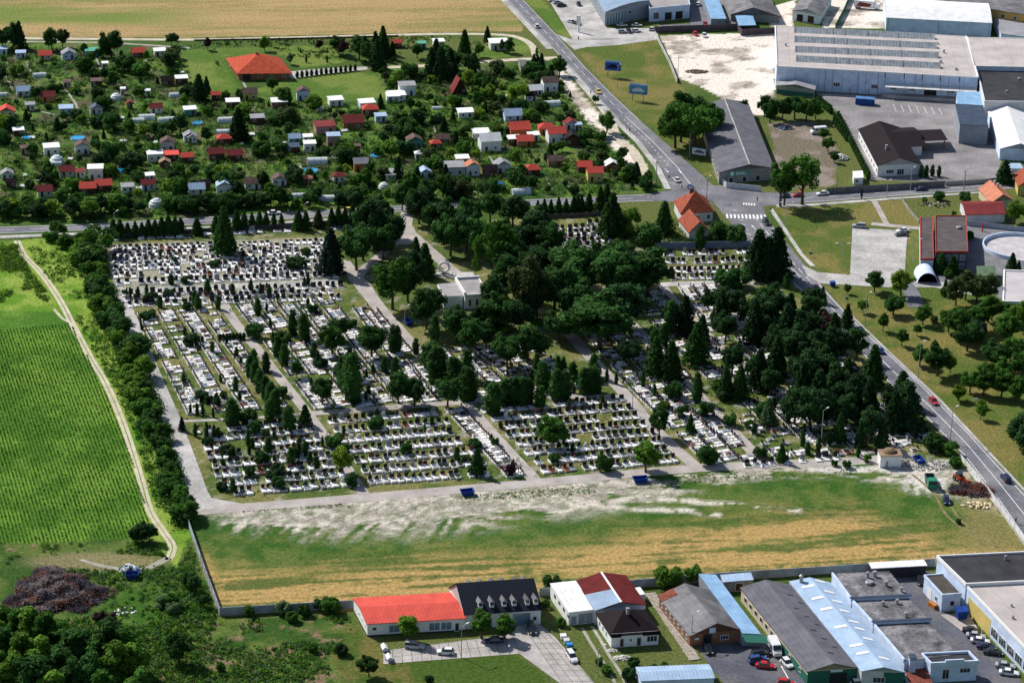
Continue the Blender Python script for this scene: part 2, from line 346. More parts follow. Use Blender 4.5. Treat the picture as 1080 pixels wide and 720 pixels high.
    edge = np.interp(px, [199, 230, 300, 450, 600, 700, 790, 900, 1000, 1110], [0.45, 0.58, 0.60, 0.56, 0.55, 0.50, 0.44, 0.46, 0.75, 0.8])+w1*0.25
    k = sst(t, edge-0.16, edge+0.16); mw_ = grn*(1-k)[:, None]+tan*k[:, None]
    # green tongues in the tan
    k2 = sst(s1, .55, .68)*sst(a, .45, .65)*.5; mw_ = mw_*(1-k2)[:, None]+np.array((0.10, 0.15, 0.03))*k2[:, None]
    # sandy combed area beside the lane
    dd = (X*0.35+Y*0.94); ee = (X*0.94-Y*0.35)
    comb = fbm(ee*0.9, dd*0.09, 0.9, 61, 3)
    reach = np.interp(px, [199, 240, 330, 450, 560, 640, 690, 780, 860, 940, 1010], [0.04, .20, .36, .40, .34, .32, .28, .12, .10, .22, .40])
    sand = (1-sst(t, reach*0.55, reach*1.15+0.02))*sst(px, 205, 260)
    cm = np.where(px < 500, sst(comb, 0.36, 0.58), sst(fbm(X*0.5, Y*1.4, 0.25, 63), 0.40, 0.54)); cm = np.where((t < reach*0.6) & (px < 640), np.maximum(cm, .7), cm)
    k = np.clip(sand*cm*(.55+.75*sst(fbm(X, Y, .8, 71, 3), .35, .55)), 0, 1); sandc = lerp3((0.60, 0.54, 0.46), (0.36, 0.32, 0.27), sst(c, .35, .65)); mw_ = mw_*(1-k)[:, None]+sandc*k[:, None]
    for (x0, y0, x1, y1, wd) in ((640, 524, 845, 538, 4), (600, 533, 760, 541, 3)):       # pale wheel-worn streaks
        tt = np.clip((px-x0)/(x1-x0), 0, 1); d = np.abs(py-(y0+(y1-y0)*tt)+w2*10)/wd+((px < x0)+(px > x1))*9
        k = sst(1-d, 0, .8)*sst(fbm(X, Y, 0.3, 66, 3), .38, .55); mw_ = mw_*(1-k)[:, None]+np.array((0.60, 0.55, 0.46))*k[:, None]
    for (cx, cy, rx, ry) in ((960, 492, 50, 9), (976, 512, 30, 14), (985, 487, 30, 7), (900, 495, 60, 4)):
        k = sst(1-np.hypot((px-cx)/rx, (py-cy)/ry), 0, .5)*sst(fbm(X, Y, 0.35, 67, 3), .34, .52); mw_ = mw_*(1-k)[:, None]+np.array((0.58, 0.55, 0.50))*k[:, None]
    k = sst(px, 1000, 1030)*.6; mw_ = mw_*(1-k)[:, None]+np.array((0.26, 0.20, 0.08))*k[:, None]
    put(inpoly(px, py, MOWN), 4, mw_)
    # cemetery turf
    ce = lerp3((0.08, 0.12, 0.025), (0.18, 0.175, 0.06), sst(b, 0.42, 0.6)); k = sst(c, .6, .72)*.5; ce = ce*(1-k)[:, None]+np.array((0.40, 0.36, 0.30))*k[:, None]
    k = inpoly(px, py, [(112, 258), (345, 250), (362, 305), (120, 325)])*.45; ce = ce*(1-k)[:, None]+np.array((0.48, 0.45, 0.40))*k[:, None]
    put(inpoly(px, py, CEM), 5, ce)
    for P in LAWNS: put(inpoly(wx*.3+px*.7, wy*.3+py*.7, P), 5, lerp3((0.08, 0.15, 0.02), (0.15, 0.20, 0.04), sst(b, 0.4, 0.62)))
    for P in BLAWN: put(inpoly(wx*.3+px*.7, wy*.3+py*.7, P), 5, lerp3((0.085, 0.125, 0.022), (0.19, 0.165, 0.05), sst(a*.5+b*.5, 0.42, 0.62)))
    sd = lerp3((0.78, 0.69, 0.60), (0.46, 0.39, 0.32), sst(b, 0.5, 0.64)); k = sst(c*.5+b*.5, .58, .66)*.8; sd = sd*(1-k)[:, None]+np.array((0.22, 0.2, 0.17))*k[:, None]
    for P in SANDY: put(inpoly(wx*.2+px*.8, wy*.2+py*.8, P), 6, sd)
    for P in YARD: put(inpoly(wx*.4+px*.6, wy*.4+py*.6, P), 6, lerp3((0.27, 0.22, 0.19), (0.17, 0.145, 0.10), sst(b, .4, .6)))
    return cls, C
def sheet(x0, x1, y0, y1, st):
    xs = np.linspace(x0, x1, int((x1-x0)/st)+1); ys = np.linspace(y0, y1, int((y1-y0)/st)+1); nx, ny = len(xs), len(ys)
    XX, YY = np.meshgrid(xs, ys); X = XX.ravel(); Y = YY.ravel(); _, C = paint(X, Y)
    i = (np.arange(ny-1)[:, None]*nx+np.arange(nx-1)[None, :]).ravel(); Q = np.stack([i, i+1, i+nx+1, i+nx], 1)
    cf, _ = paint((X[Q[:, 0]]+X[Q[:, 1]])/2, (Y[Q[:, 0]]+Y[Q[:, 3]])/2)
    return X, Y, C, Q, cf
ground_parts = [sheet(-182, 182, 364, 560, 0.7), sheet(-280, 280, 560, 800, 1.0), sheet(-280, 280, 800, 1260, 1.4)]
for k, nm in enumerate(NAMES):
    V, Fq, CC = [], [], []; off = 0
    for X, Y, C, Q, cf in ground_parts:
        q = Q[cf == k]
        if not len(q): continue
        used, inv = np.unique(q.ravel(), return_inverse=True)
        V.append(np.stack([X[used], Y[used], np.zeros(len(used))], 1)); CC.append(C[used]); Fq.append(inv.reshape(-1, 4)+off); off += len(used)
    if k == 0:      # far and side sheets out to the horizon, edge to edge with the fine grid
        for (a, b_, c_, d_) in ((-6000, 6000, 1260, 9000), (-6000, -280, 560, 1260), (280, 6000, 560, 1260), (-6000, -182, -3000, 560), (182, 6000, -3000, 560), (-182, 182, -3000, 364)):
            V.append(np.array([(a, c_, 0), (b_, c_, 0), (b_, d_, 0), (a, d_, 0)], float)); CC.append(np.tile((0.082, 0.118, 0.026), (4, 1))); Fq.append(np.array([[0, 1, 2, 3]])+off); off += 4
    V = np.concatenate(V); Fq = np.concatenate(Fq); CC = np.concatenate(CC)
    me = bpy.data.meshes.new(nm); me.vertices.add(len(V)); me.vertices.foreach_set('co', V.ravel().astype(np.float32))
    me.loops.add(len(Fq)*4); me.loops.foreach_set('vertex_index', Fq.ravel().astype(np.int32))
    me.polygons.add(len(Fq)); me.polygons.foreach_set('loop_start', np.arange(0, len(Fq)*4, 4, dtype=np.int32))
    me.update(calc_edges=True)
    at = me.color_attributes.new('Col', 'FLOAT_COLOR', 'POINT'); at.data.foreach_set('color', np.concatenate([np.clip(CC, 0, 1), np.ones((len(CC), 1))], 1).ravel().astype(np.float32))
    me.materials.append(MG['ground']); tag(link(nm, me), kind='structure')
del ground_parts
# ------------------------------------------------------------------ roads
ML = [(516, -20), (535, 0), (568, 35), (598, 68), (627, 100), (652, 126), (677, 150), (697, 176), (712, 207)]
MR = [(533, -20), (552, 0), (585, 35), (617, 71), (648, 102), (674, 126), (701, 150), (733, 178), (757, 200)]
ribbon('main_road', ML, MR, MG['asphalt'], 0.03)
SL = [(738, 196), (763, 226), (789, 257), (835, 298), (879, 338), (910, 374), (936, 403), (969, 433), (1017, 481), (1052, 526), (1082, 571), (1110, 612)]
SR = [(800, 196), (808, 229), (840, 269), (865, 299), (889, 326), (924, 360), (957, 390), (991, 424), (1021, 455), (1050, 487), (1082, 521), (1125, 575)]
ribbon('south_road', SL, SR, MG['asphalt'], 0.034)
WT = [(-40, 240.5), (0, 239.5), (100, 236), (200, 230), (285, 225), (370, 220), (440, 216), (510, 212.5), (610, 208.5), (680, 205), (722, 198)]
WB = [(-40, 247.5), (0, 246.5), (100, 242.5), (200, 237.5), (285, 232), (370, 227), (440, 222), (510, 219), (610, 215), (690, 212), (752, 216)]
ribbon('west_road', WT, WB, MG['asphalt'], 0.038)
ET = [(722, 197), (757, 199), (789, 202), (840, 204), (882, 201), (960, 196), (1045, 191), (1120, 186)]
EB = [(752, 214), (785, 219), (812, 217), (850, 214), (882, 212), (945, 207), (1035, 201), (1120, 196)]
ribbon('east_road', ET, EB, MG['asphalt'], 0.042)
ribbon('cross_street', [(845, 279), (862, 287), (896, 290), (940, 291), (990, 297), (1030, 303)], [(852, 291), (866, 299), (900, 301), (937, 303), (985, 303), (1030, 312)], MG['concrete'], 0.046)
strip('driveway', [(952, 296), (962, 310), (966, 324)], 5, MG['asphalt'], 0.05)
strip('footpath', [(921, 210), (935, 236)], 2.0, MG['path'], 0.03)
ribbon('side_road', [(586, 36), (604, 42), (640, 42), (694, 38)], [(606, 53), (618, 50), (650, 48), (694, 42)], MG['concrete'], 0.046)
flat('forecourt', [(575, -6), (604, 42), (694, 40), (694, 30), (640, 30), (619, -6)], MG['concrete'], 0.02)
flat('service_yard', [(728, -4), (728, 25), (694, 27), (694, 31), (778, 29), (768, -4)], MG['asphalt'], 0.022)
flat('factory_yard', [(860, 98), (1040, 106), (1056, 170), (1050, 190), (1000, 192), (918, 190), (888, 122)], MG['yard'], 0.024)
flat('parking_lot', [(899, 240), (957, 243.5), (954, 292), (896.5, 290)], MG['concrete'], 0.05)
strip('parking_path', [(919, 236), (972, 241)], 3, MG['path'], 0.055)
flat('school_yard', [(1020, 228), (1095, 245), (1110, 300), (1056, 320), (1040, 303), (985, 300), (985, 290), (1018, 288)], MG['asphalt'], 0.028)
# pavements: a real step
def raised(name, L, R, m, z=0.13): return ribbon(name, L, R, m, z, 0.13)
EDGE = [(515.2, -20), (534.2, 0), (567.2, 35), (583, 52), (597.2, 68), (626.2, 100), (651.2, 126), (676.2, 150), (696, 176), (708, 200)]
raised('pavement', [(x-6.5, y) for x, y in EDGE[:4]], EDGE[:4], MG['concrete'])
raised('pavement', [(x-6.5, y) for x, y in EDGE[4:]], EDGE[4:], MG['concrete'])
raised('pavement', [(-40, 249.5), (0, 248.7), (100, 245), (200, 240)], [(-40, 252.5), (0, 251.7), (100, 247.5), (200, 242)], MG['concrete'])
raised('pavement', [(200, 240), (285, 235), (370, 229)], [(200, 242), (285, 237), (370, 231)], MG['concrete'])
raised('pavement', [(818, 216), (850, 215.5), (945, 208.5), (1035, 202.3)], [(820, 219), (850, 218), (945, 210.5), (1035, 204)], MG['concrete'])
raised('pavement', [(812, 222), (843, 268), (855, 281)], [(815, 220), (847, 268), (860, 281)], MG['concrete'])
raised('pavement', [(1021, 497), (1050, 533), (1080, 575), (1110, 620)], [(1014, 481), (1048, 528), (1078, 571), (1106, 612)], MG['concrete'])
raised('pavement', [(893, 327), (926, 359), (993, 422), (1053, 486), (1085, 520)], [(890, 326), (924.6, 360), (991.5, 424), (1051, 487), (1083, 521)], MG['concrete'])
# markings
mk = MB()
def dashes(A, B, f, wid, on, off, z=0.052):
    A = [G(*p).xy for p in A]; B = [G(*p).xy for p in B]; P = [a.lerp(b, f) for a, b in zip(A, B)]
    pos = 0; seg = []
    for i in range(len(P)-1):
        d = P[i+1]-P[i]; l = d.length; d.normalize(); nn = Vector((-d.y, d.x)); s = 0
        while s < l:
            ph = (pos+s) % (on+off) if off else 0; e = min(l, s+(on-ph if ph < on else on+off-ph)) if off else l
            if not off or ph < on-1e-6: quad_up(mk, [Vector((*q, 0)) for q in (P[i]+d*s-nn*wid/2, P[i]+d*s+nn*wid/2, P[i]+d*e+nn*wid/2, P[i]+d*e-nn*wid/2)], z)
            s = e+1e-5
        pos += l
dashes(ML[:6], MR[:6], 0.5, 0.16, 6, 4); dashes(ML[:6], MR[:6], 0.04, 0.14, 1, 0); dashes(ML[:6], MR[:6], 0.96, 0.14, 1, 0)
dashes(ML[5:], MR[5:], 0.5, 0.2, 1, 0); dashes(ML[5:8], MR[5:8], 0.27, 0.18, 2, 2)
dashes(SL[2:], SR[2:], 0.52, 0.2, 1, 0); dashes(SL[3:], SR[3:], 0.06, 0.2, 1, 0); dashes(SL[3:], SR[3:], 0.93, 0.2, 1, 0); dashes(SL[1:4], SR[1:4], 0.72, 0.2, 4, 3)
dashes(WT[:-1], WB[:-1], 0.5, 0.2, 6, 5); dashes(WT[:-1], WB[:-1], 0.06, 0.18, 1, 0); dashes(WT[:-1], WB[:-1], 0.94, 0.18, 1, 0)
dashes(ET[3:], EB[3:], 0.5, 0.18, 5, 4); dashes(ET[3:], EB[3:], 0.93, 0.18, 1, 0)
def zebra(p0, p1, n, ln):
    a = G(*p0).xy; b = G(*p1).xy; d = (b-a).normalized(); nn = Vector((-d.y, d.x)); L_ = (b-a).length
    for i in range(n):
        c = a+d*L_*(i+0.5)/n; hw = L_/n*0.27
        quad_up(mk, [Vector((*q, 0)) for q in (c-d*hw-nn*ln/2, c+d*hw-nn*ln/2, c+d*hw+nn*ln/2, c-d*hw+nn*ln/2)], 0.056)
zebra((765, 228), (809, 229), 11, 4.0); zebra((783, 215), (797, 216), 5, 2.2)
def arrow(px, py, dx, dy, s=1.0):
    o = G(px, py).xy; d = (G(px+dx, py+dy).xy-o).normalized(); n = Vector((-d.y, d.x))
    for q in ([o-d*2*s-n*.12, o-d*2*s+n*.12, o+d*1*s+n*.12, o+d*1*s-n*.12], [o+d*1*s-n*.5, o+d*1*s+n*.5, o+d*2.2*s+n*.03, o+d*2.2*s-n*.03]):
        quad_up(mk, [Vector((*p, 0)) for p in q], 0.056)
arrow(690, 168, 8, 8); arrow(703, 180, 8, 8); arrow(717, 181, 8, 8); arrow(728, 194, 8, 8); arrow(795, 240, -8, -9); arrow(808, 252, -8, -9)
for k in range(7):     # hatched traffic island before the crossing
    a = G(775+k*3, 222+k*5); quad_up(mk, [Vector((a.x+x, a.y+y, 0)) for x, y in ((-0.9, .6), (-0.5, .6), (0.9, -.6), (0.5, -.6))], 0.056)
struct('road_markings', mk, MG['marking'])
pk = MB()
for k in range(7):
    a = G(942+k*8, 110+k*.6); quad_up(pk, [Vector((a.x+x, a.y+y, 0)) for x, y in ((-.08, -9), (.08, -9), (.08, 0), (-.08, 0))], 0.03)
for k in range(4):
    a = G(940+k*8, 653+k*9); b = Vector((1.6, -.3, 0))
    quad_up(pk, [a, a+b*2, a+b*2+Vector((0, .15, 0)), a+Vector((0, .15, 0))], 0.06)
for p in [((824, 702), (834, 720)), ((832, 704), (822, 696))]:
    a, b = G(*p[0]), G(*p[1]); d = (b-a).normalized(); n = Vector((-d.y, d.x, 0))*.12; quad_up(pk, [a-n, a+n, b+n, b-n], 0.06)
struct('parking_markings', pk, MG['marking'])
# ------------------------------------------------------------------ cemetery paths and tracks
P1 = [(226, 300), (244, 334), (273, 370), (290, 392), (324, 435), (353, 474), (384, 521)]
P2 = [(362, 276), (398, 322), (434, 363), (485, 419), (524, 463), (566, 508)]
P3 = [(587, 336), (623, 377), (664, 421), (690, 452), (736, 494)]
P4 = [(660, 335), (700, 378), (741, 421), (806, 489)]
P5 = [(697, 300), (717, 324), (780, 385), (860, 440)]
P6 = [(905, 440), (928, 458), (952, 482)]
PLn = [(122, 300), (133, 325), (146, 355), (158, 387), (180, 440), (200, 495), (214, 537)]
strip('cemetery_lane', [(205, 539), (330, 529), (560, 509.5), (735, 493.5), (900, 486), (965, 480)], 4.6, MG['path'], 0.03)
strip('cemetery_lane', PLn, (3.5, 5.5), MG['concrete'], 0.034)
flat('cemetery_lane', [(205, 537), (200, 500), (212, 505), (223, 525), (262, 532), (214, 541)], MG['concrete'], 0.026)
strip('cemetery_path', P1, 3.0, MG['path'], 0.038); strip('cemetery_path', P2, (4.6, 3.6), MG['path'], 0.042)
strip('cemetery_path', P3, 3.8, MG['path'], 0.038); strip('cemetery_path', P4, 3.6, MG['path'], 0.038); strip('cemetery_path', P5, 3.4, MG['path'], 0.038); strip('cemetery_path', P6, 4, MG['path'], 0.038)
strip('cemetery_path', [(116, 307), (180, 305), (230, 303), (358, 297)], 4.2, MG['concrete'], 0.046)
strip('cemetery_path', [(121, 296.5), (230, 293), (360, 288.5)], 1.8, MG['concrete'], 0.046)
strip('cemetery_path', [(116, 279), (200, 277), (232, 275)], 1.5, MG['concrete'], 0.046)
strip('cemetery_path', [(193, 444), (260, 441), (324, 436)], 1.6, MG['path'], 0.046)
strip('cemetery_path', [(326, 436), (420, 429), (488, 424), (570, 418), (662, 419)], 3.0, MG['path'], 0.046)
strip('cemetery_path', [(700, 283), (806, 281)], 2.0, MG['path'], 0.046); strip('cemetery_path', [(697, 300), (760, 298), (815, 297)], 3.4, MG['concrete'], 0.046)
strip('entrance_drive', [(430, 224), (428, 240), (437, 250), (462, 272), (492, 298)], (4.5, 4), MG['path'], 0.05)
flat('entrance_forecourt', [(424, 240), (436, 239), (442, 252), (432, 258), (418, 258), (412, 254)], MG['path'], 0.054)
strip('entrance_drive', [(416, 256), (395, 275), (380, 288), (378, 300)], 3.5, MG['path'], 0.058)
flat('entrance_forecourt', [(359, 275), (364, 274), (390, 299), (400, 314), (412, 330), (416, 344), (406, 336), (388, 312)], MG['path'], 0.05)
strip('chapel_terrace', [(462, 290), (500, 290)], 5, MG['concrete'], 0.062)
tr = MB()
trk = [(18, 254), (26, 270), (45, 290), (64, 318), (78, 345), (97, 380), (112, 405), (131, 450), (147, 500), (158, 538), (172, 560), (182, 576), (178, 590), (160, 600)]
for dx in (-2.6, 2.6):
    strip('', [(x+dx*(0.8+0.2*(y-254)/300), y) for x, y in trk[:12]]+[(trk[12][0]+dx, 590)], 0.9, None, 0.04, tr)
strip('', [(57, 326), (66, 336), (76, 342), (84, 356)], 0.9, None, 0.045, tr)
struct('dirt_track', tr, MG['dirt'])
strip('dirt_track', [(178, 588), (150, 600), (115, 598), (85, 590)], (2.2, 1.0), MG['gpath'], 0.04)
strip('field_track', [(-60, 40.5), (60, 41), (200, 42), (300, 40), (400, 37.5), (470, 36), (530, 37), (552, 42), (562, 50), (566, 60), (580, 63)], 3.0, MG['dirt'], 0.035)
strip('garden_lane', [(-60, 44), (100, 45), (200, 51)], 2.0, MG['gpath'], 0.034)
strip('garden_lane', [(384, 72), (440, 70), (500, 66), (545, 63), (588, 61)], 3.4, MG['dirt'], 0.04)
strip('house_driveway', [(303, 80), (340, 75.5), (386, 72)], (10, 4), MG['concrete'], 0.045)
strip('verge_track', [(607, 78), (625, 100), (642, 122), (650, 145), (668, 160), (682, 188)], 4, MG['dirt'], 0.014)
yr = MB()
for q in [((1040, 575), (1000, 545), (985, 520), (962, 500)), ((1052, 577), (1012, 547), (996, 520), (975, 500))]: strip('', q, 0.7, None, 0.03, yr)
for q in [((960, 560), (900, 545), (820, 532), (740, 528)), ((965, 566), (900, 550), (815, 537))]: strip('', q, 0.35, None, 0.03, yr)
struct('wheel_tracks', yr, mat('rut_soil', (.20, .17, .08), .95, (.6, .4)))
# foreground yards
flat('slab_yard', [(404, 686), (480, 676), (540, 668), (548, 655), (566, 655), (586, 672), (632, 726), (596, 724), (548, 689), (470, 695), (404, 700)], MG['slabs'], 0.03)
jn = MB()
def joints(A, B, C_, D_, nu, nv, w_=0.12, z=0.036):
    A, B, C_, D_ = (G(*p).xy for p in (A, B, C_, D_))
    def at(u, v): return (A.lerp(B, u)).lerp(D_.lerp(C_, u), v)
    for i in range(nu+1):
        a, b = at(i/nu, 0), at(i/nu, 1); n = (b-a).normalized(); n = Vector((-n.y, n.x))*w_/2; quad_up(jn, [Vector((*q, 0)) for q in (a-n, a+n, b+n, b-n)], z)
    for i in range(nv+1):
        a, b = at(0, i/nv), at(1, i/nv); n = (b-a).normalized(); n = Vector((-n.y, n.x))*w_/2; quad_up(jn, [Vector((*q, 0)) for q in (a-n, a+n, b+n, b-n)], z+.002)
joints((404, 700), (548, 689), (540, 668), (404, 687), 14, 2); joints((596, 724), (630, 724), (567, 656), (549, 656), 3, 12)
struct('slab_joints', jn, mat('joint_soil', (0.10, 0.11, 0.05), 0.95))
flat('workshop_yard', [(735, 683), (760, 672), (800, 667), (812, 672), (830, 690), (858, 722), (770, 728), (752, 706)], MG['asphalt_new'], 0.03)
flat('factory_lane', [(936, 604), (976, 600), (992, 610), (1000, 648), (1022, 650), (1062, 700), (1080, 722), (1024, 740), (1006, 690), (960, 640)], MG['asphalt_new'], 0.03)
flat('apron', [(992, 648), (1021, 646), (1032, 664), (1016, 666)], MG['slabs'], 0.036)
strip('garden_track', [(614, 662), (622, 676), (632, 692), (645, 712), (650, 726)], 0.8, MG['gpath'], 0.034); strip('garden_track', [(624, 660), (633, 674), (642, 690), (655, 710), (662, 726)], 0.8, MG['gpath'], 0.034)
# corn rows
def corn():
    mb = MB(); d = (G(150, 520)-G(97, 385)); d = Vector((d.x, d.y)).normalized(); n = Vector((-d.y, d.x)); o = G(60, 450).xy
    rs = random.Random(5)
    for i in range(-70, 62):
        for j in range(-100, 150):
            p = o+n*(i*0.95)+d*(j*.72+rs.uniform(-.2, .2))+n*rs.uniform(-.06, .06)
            a, b = PX(p.x, p.y)
            if a < -10 or not inpoly(np.array([a]), np.array([b]), CORN)[0]: continue
            if rs.random() < 0.06: continue
            h = rs.uniform(0.3, 0.6); mi = 0 if rs.random() < .7 else 1
            for k in range(3):
                an = rs.uniform(0, PI); u = Vector((math.cos(an), math.sin(an)))*rs.uniform(.22, .4)
                mb.face([(p.x-u.x, p.y-u.y, .05), (p.x+u.x*.3, p.y+u.y*.3, .1), (p.x+u.x*1.2-u.y*.5, p.y+u.y*1.2+u.x*.5, h*.6), (p.x-u.x*.4-u.y*.6, p.y-u.y*.4+u.x*.6, h*.7)], mi)
    tag(mb.obj('corn_plants', [mat('corn_leaf', (0.15, 0.33, 0.03), 0.7, (0.06, 0.4), (0.5, .25)), mat('corn_leaf_light', (0.28, 0.40, 0.06), 0.7, (0.08, 0.3))]), 'rows of young green maize filling the field beside the dirt track', 'maize', kind='stuff')
corn()
# ------------------------------------------------------------------ buildings
class B:
    """A building whose eaves were seen at FL, FR and BL (photo pixels, height h): footprint, walls, roof, openings."""
    def __init__(s, name, label, cat, FL, FR, BL, h, wall, roof, kind='gable', axis='x', rise=1.0, over=0.3, group=None, peak=0.5, th=0.18, hip=0.5, side=None):
        s.h = h; FL, FR, BL = (G(*p, h).xy for p in (FL, FR, BL))
        s.FL, s.FR, s.BL, s.BR = FL, FR, BL, FR+BL-FL
        s.e1 = (FR-FL).normalized(); s.e2 = (BL-FL).normalized(); s.W = (FR-FL).length; s.D = (BL-FL).length
        s.o = (s.FL+s.BR)/2; s.t = thing(name, label, cat, (s.o.x, s.o.y, 0), group=group)
        s.org = (s.o.x, s.o.y, 0); s.kind, s.axis, s.rise = kind, axis, rise
        P = s.P; W, D = s.W, s.D; wm = MB()
        wm.prism([P(0, 0, 0)[:2], P(W, 0, 0)[:2], P(W, D, 0)[:2], P(0, D, 0)[:2]], -0.3, h-0.02)
        rf = MB(); o = over
        def plane(a, b, c, d, la, lb): rf.slab([a, b, c, d], th, 0, [(0, 0), (la, 0), (la, lb), (0, lb)])
        if kind == 'gable':
            if axis == 'x':
                m = D*peak; k1 = rise/m; k2 = rise/(D-m)
                for u in (0, W): wm.face([P(u, 0.01, h-.02), P(u, D-.01, h-.02), P(u, m, h+rise-.05)]); wm.face([P(u, m, h+rise-.05), P(u, D-.01, h-.02), P(u, .01, h-.02)])
                plane(P(-o, -o, h-k1*o), P(W+o, -o, h-k1*o), P(W+o, m, h+rise), P(-o, m, h+rise), W, math.hypot(m, rise))
                plane(P(-o, D+o, h-k2*o), P(W+o, D+o, h-k2*o), P(W+o, m, h+rise), P(-o, m, h+rise), W, math.hypot(D-m, rise))
            else:
                m = W*peak; k1 = rise/m; k2 = rise/(W-m)
                for v in (0, D): wm.face([P(0.01, v, h-.02), P(W-.01, v, h-.02), P(m, v, h+rise-.05)]); wm.face([P(m, v, h+rise-.05), P(W-.01, v, h-.02), P(.01, v, h-.02)])
                plane(P(-o, -o, h-k1*o), P(-o, D+o, h-k1*o), P(m, D+o, h+rise), P(m, -o, h+rise), D, math.hypot(m, rise))
                plane(P(W+o, -o, h-k2*o), P(W+o, D+o, h-k2*o), P(m, D+o, h+rise), P(m, -o, h+rise), D, math.hypot(W-m, rise))
        elif kind == 'hip':
            c = hip*min(W, D); hh = h+rise; e = h-rise/c*o
            if W >= D: a, b = P(c, D/2, hh), P(W-c, D/2, hh)
            else: a, b = P(W/2, c, hh), P(W/2, D-c, hh)
            p = [P(-o, -o, e), P(W+o, -o, e), P(W+o, D+o, e), P(-o, D+o, e)]
            uvA = [(0, 0), (W, 0), (W-c, c*1.2), (c, c*1.2)]; uvT = [(0, 0), (D, 0), (D/2, c*1.2)]
            if W >= D: F_ = [([p[0], p[1], b, a], uvA), ([p[1], p[2], b], uvT), ([p[2], p[3], a, b], uvA), ([p[3], p[0], a], uvT)]
            else: F_ = [([p[0], p[1], a], uvT), ([p[1], p[2], b, a], uvA), ([p[2], p[3], b], uvT), ([p[3], p[0], a, b], uvA)]
            for q, uv in F_: rf.slab(q, th, 0, uv)
        elif kind == 'shed':
            k = rise/D
            for u in (0, W): wm.face([P(u, 0.01, h-.02), P(u, D-.01, h-.02), P(u, D-.01, h+rise-.05)]); wm.face([P(u, D-.01, h+rise-.05), P(u, D-.01, h-.02), P(u, .01, h-.02)])
            wm.face([P(0, D-.01, h-.02), P(W, D-.01, h-.02), P(W, D-.01, h+rise-.05), P(0, D-.01, h+rise-.05)])
            plane(P(-o, -o, h-k*o), P(W+o, -o, h-k*o), P(W+o, D+o, h+rise+k*o), P(-o, D+o, h+rise+k*o), W, D)
        elif kind == 'flat':
            plane(P(-o, -o, h+.12), P(W+o, -o, h+.12), P(W+o, D+o, h+.12), P(-o, D+o, h+.12), W, D)
        elif kind == 'arch':
            n = 10
            pts = [(D*i/n, h+rise*math.sin(PI*i/n)) for i in range(n+1)]
            for i in range(n):
                (v0, z0), (v1, z1) = pts[i], pts[i+1]; plane(P(-o, v0, z0), P(W+o, v0, z0), P(W+o, v1, z1), P(-o, v1, z1), W, v1-v0)
            for u in (0, W): wm.face([P(u, v, z-.03) for v, z in pts]); wm.face([P(u, v, z-.03) for v, z in pts[::-1]])
        s.wall = wm.obj('wall', wall, s.t, org=s.org); s.roof = rf.obj('roof', roof, s.t, org=s.org); s.wallm = wall
    def P(s, u, v, z): q = s.FL+s.e1*u+s.e2*v; return (q.x, q.y, z)
    def side(s, k):
        a, b = {'F': (s.FL, s.FR), 'R': (s.FR, s.BR), 'B': (s.BR, s.BL), 'L': (s.BL, s.FL)}[k]
        d = (b-a).normalized(); n = Vector((d.y, -d.x)); return a, d, n, (b-a).length
    def pan(s, k, x0, x1, z0, z1, name='window', glass='glass', frame='frame', off=0.0, fw=0.1, bars=0):
        a, d, n, L_ = s.side(k)
        if x0 < 0: x0 += L_
        if x1 <= 0: x1 += L_
        a = a+n*off; mb = MB()
        def bx(m, u0, u1, w0, w1, t0, t1):
            c = a+d*(u0+u1)/2+n*(t0+t1)/2; m.box(c, d, n, (u1-u0)/2, (t1-t0)/2, w0, w1)
        if frame:
            bx(mb, x0, x1, z0, z0+fw, -.02, .08); bx(mb, x0, x1, z1-fw, z1, -.02, .08); bx(mb, x0, x0+fw, z0+fw, z1-fw, -.02, .08); bx(mb, x1-fw, x1, z0+fw, z1-fw, -.02, .08)
            for i in range(bars): c = x0+(x1-x0)*(i+1)/(bars+1); bx(mb, c-fw/2.5, c+fw/2.5, z0+fw, z1-fw, -.02, .07)
            f = mb.obj(name, MG[frame], s.t, org=s.org); g = MB(); bx(g, x0+fw, x1-fw, z0+fw, z1-fw, -.02, .03); g.obj('pane' if name == 'window' else 'leaf', MG.get(glass) or MATS[glass], f, org=(0, 0, 0)) .location = (-s.org[0], -s.org[1], 0); return f
        bx(mb, x0, x1, z0, z1, -.02, .05); return mb.obj(name, MG.get(glass) or MATS[glass], s.t, org=s.org)
    def row(s, k, n, x0, x1, w, z0, z1, **kw):
        if x1 < 0: x1 += s.side(k)[3]
        for i in range(n):
            c = x0+(x1-x0)*(i/(n-1) if n > 1 else .5); s.pan(k, c-w/2, c+w/2, z0, z1, **kw)
    def part(s, name, mb, m): return mb.obj(name, m, s.t, org=s.org)
    def bx(s, name, u0, u1, v0, v1, z0, z1, m, parent=None):
        mb = MB(); mb.prism([s.P(u0, v0, 0)[:2], s.P(u1, v0, 0)[:2], s.P(u1, v1, 0)[:2], s.P(u0, v1, 0)[:2]], z0, z1); o = mb.obj(name, m, parent or s.t, org=s.org)
        if parent: o.location = (0, 0, 0)
        return o
    def parapet(s, hgt, m, t=0.35, sides='FRBL'):
        for k in sides:
            u0, u1, v0, v1 = {'F': (-t/2, s.W+t/2, -t/2, t/2), 'B': (-t/2, s.W+t/2, s.D-t/2, s.D+t/2), 'L': (-t/2, t/2, t/2, s.D-t/2), 'R': (s.W-t/2, s.W+t/2, t/2, s.D-t/2)}[k]
            s.bx('parapet', u0, u1, v0, v1, s.h-.3, s.h+hgt, m)
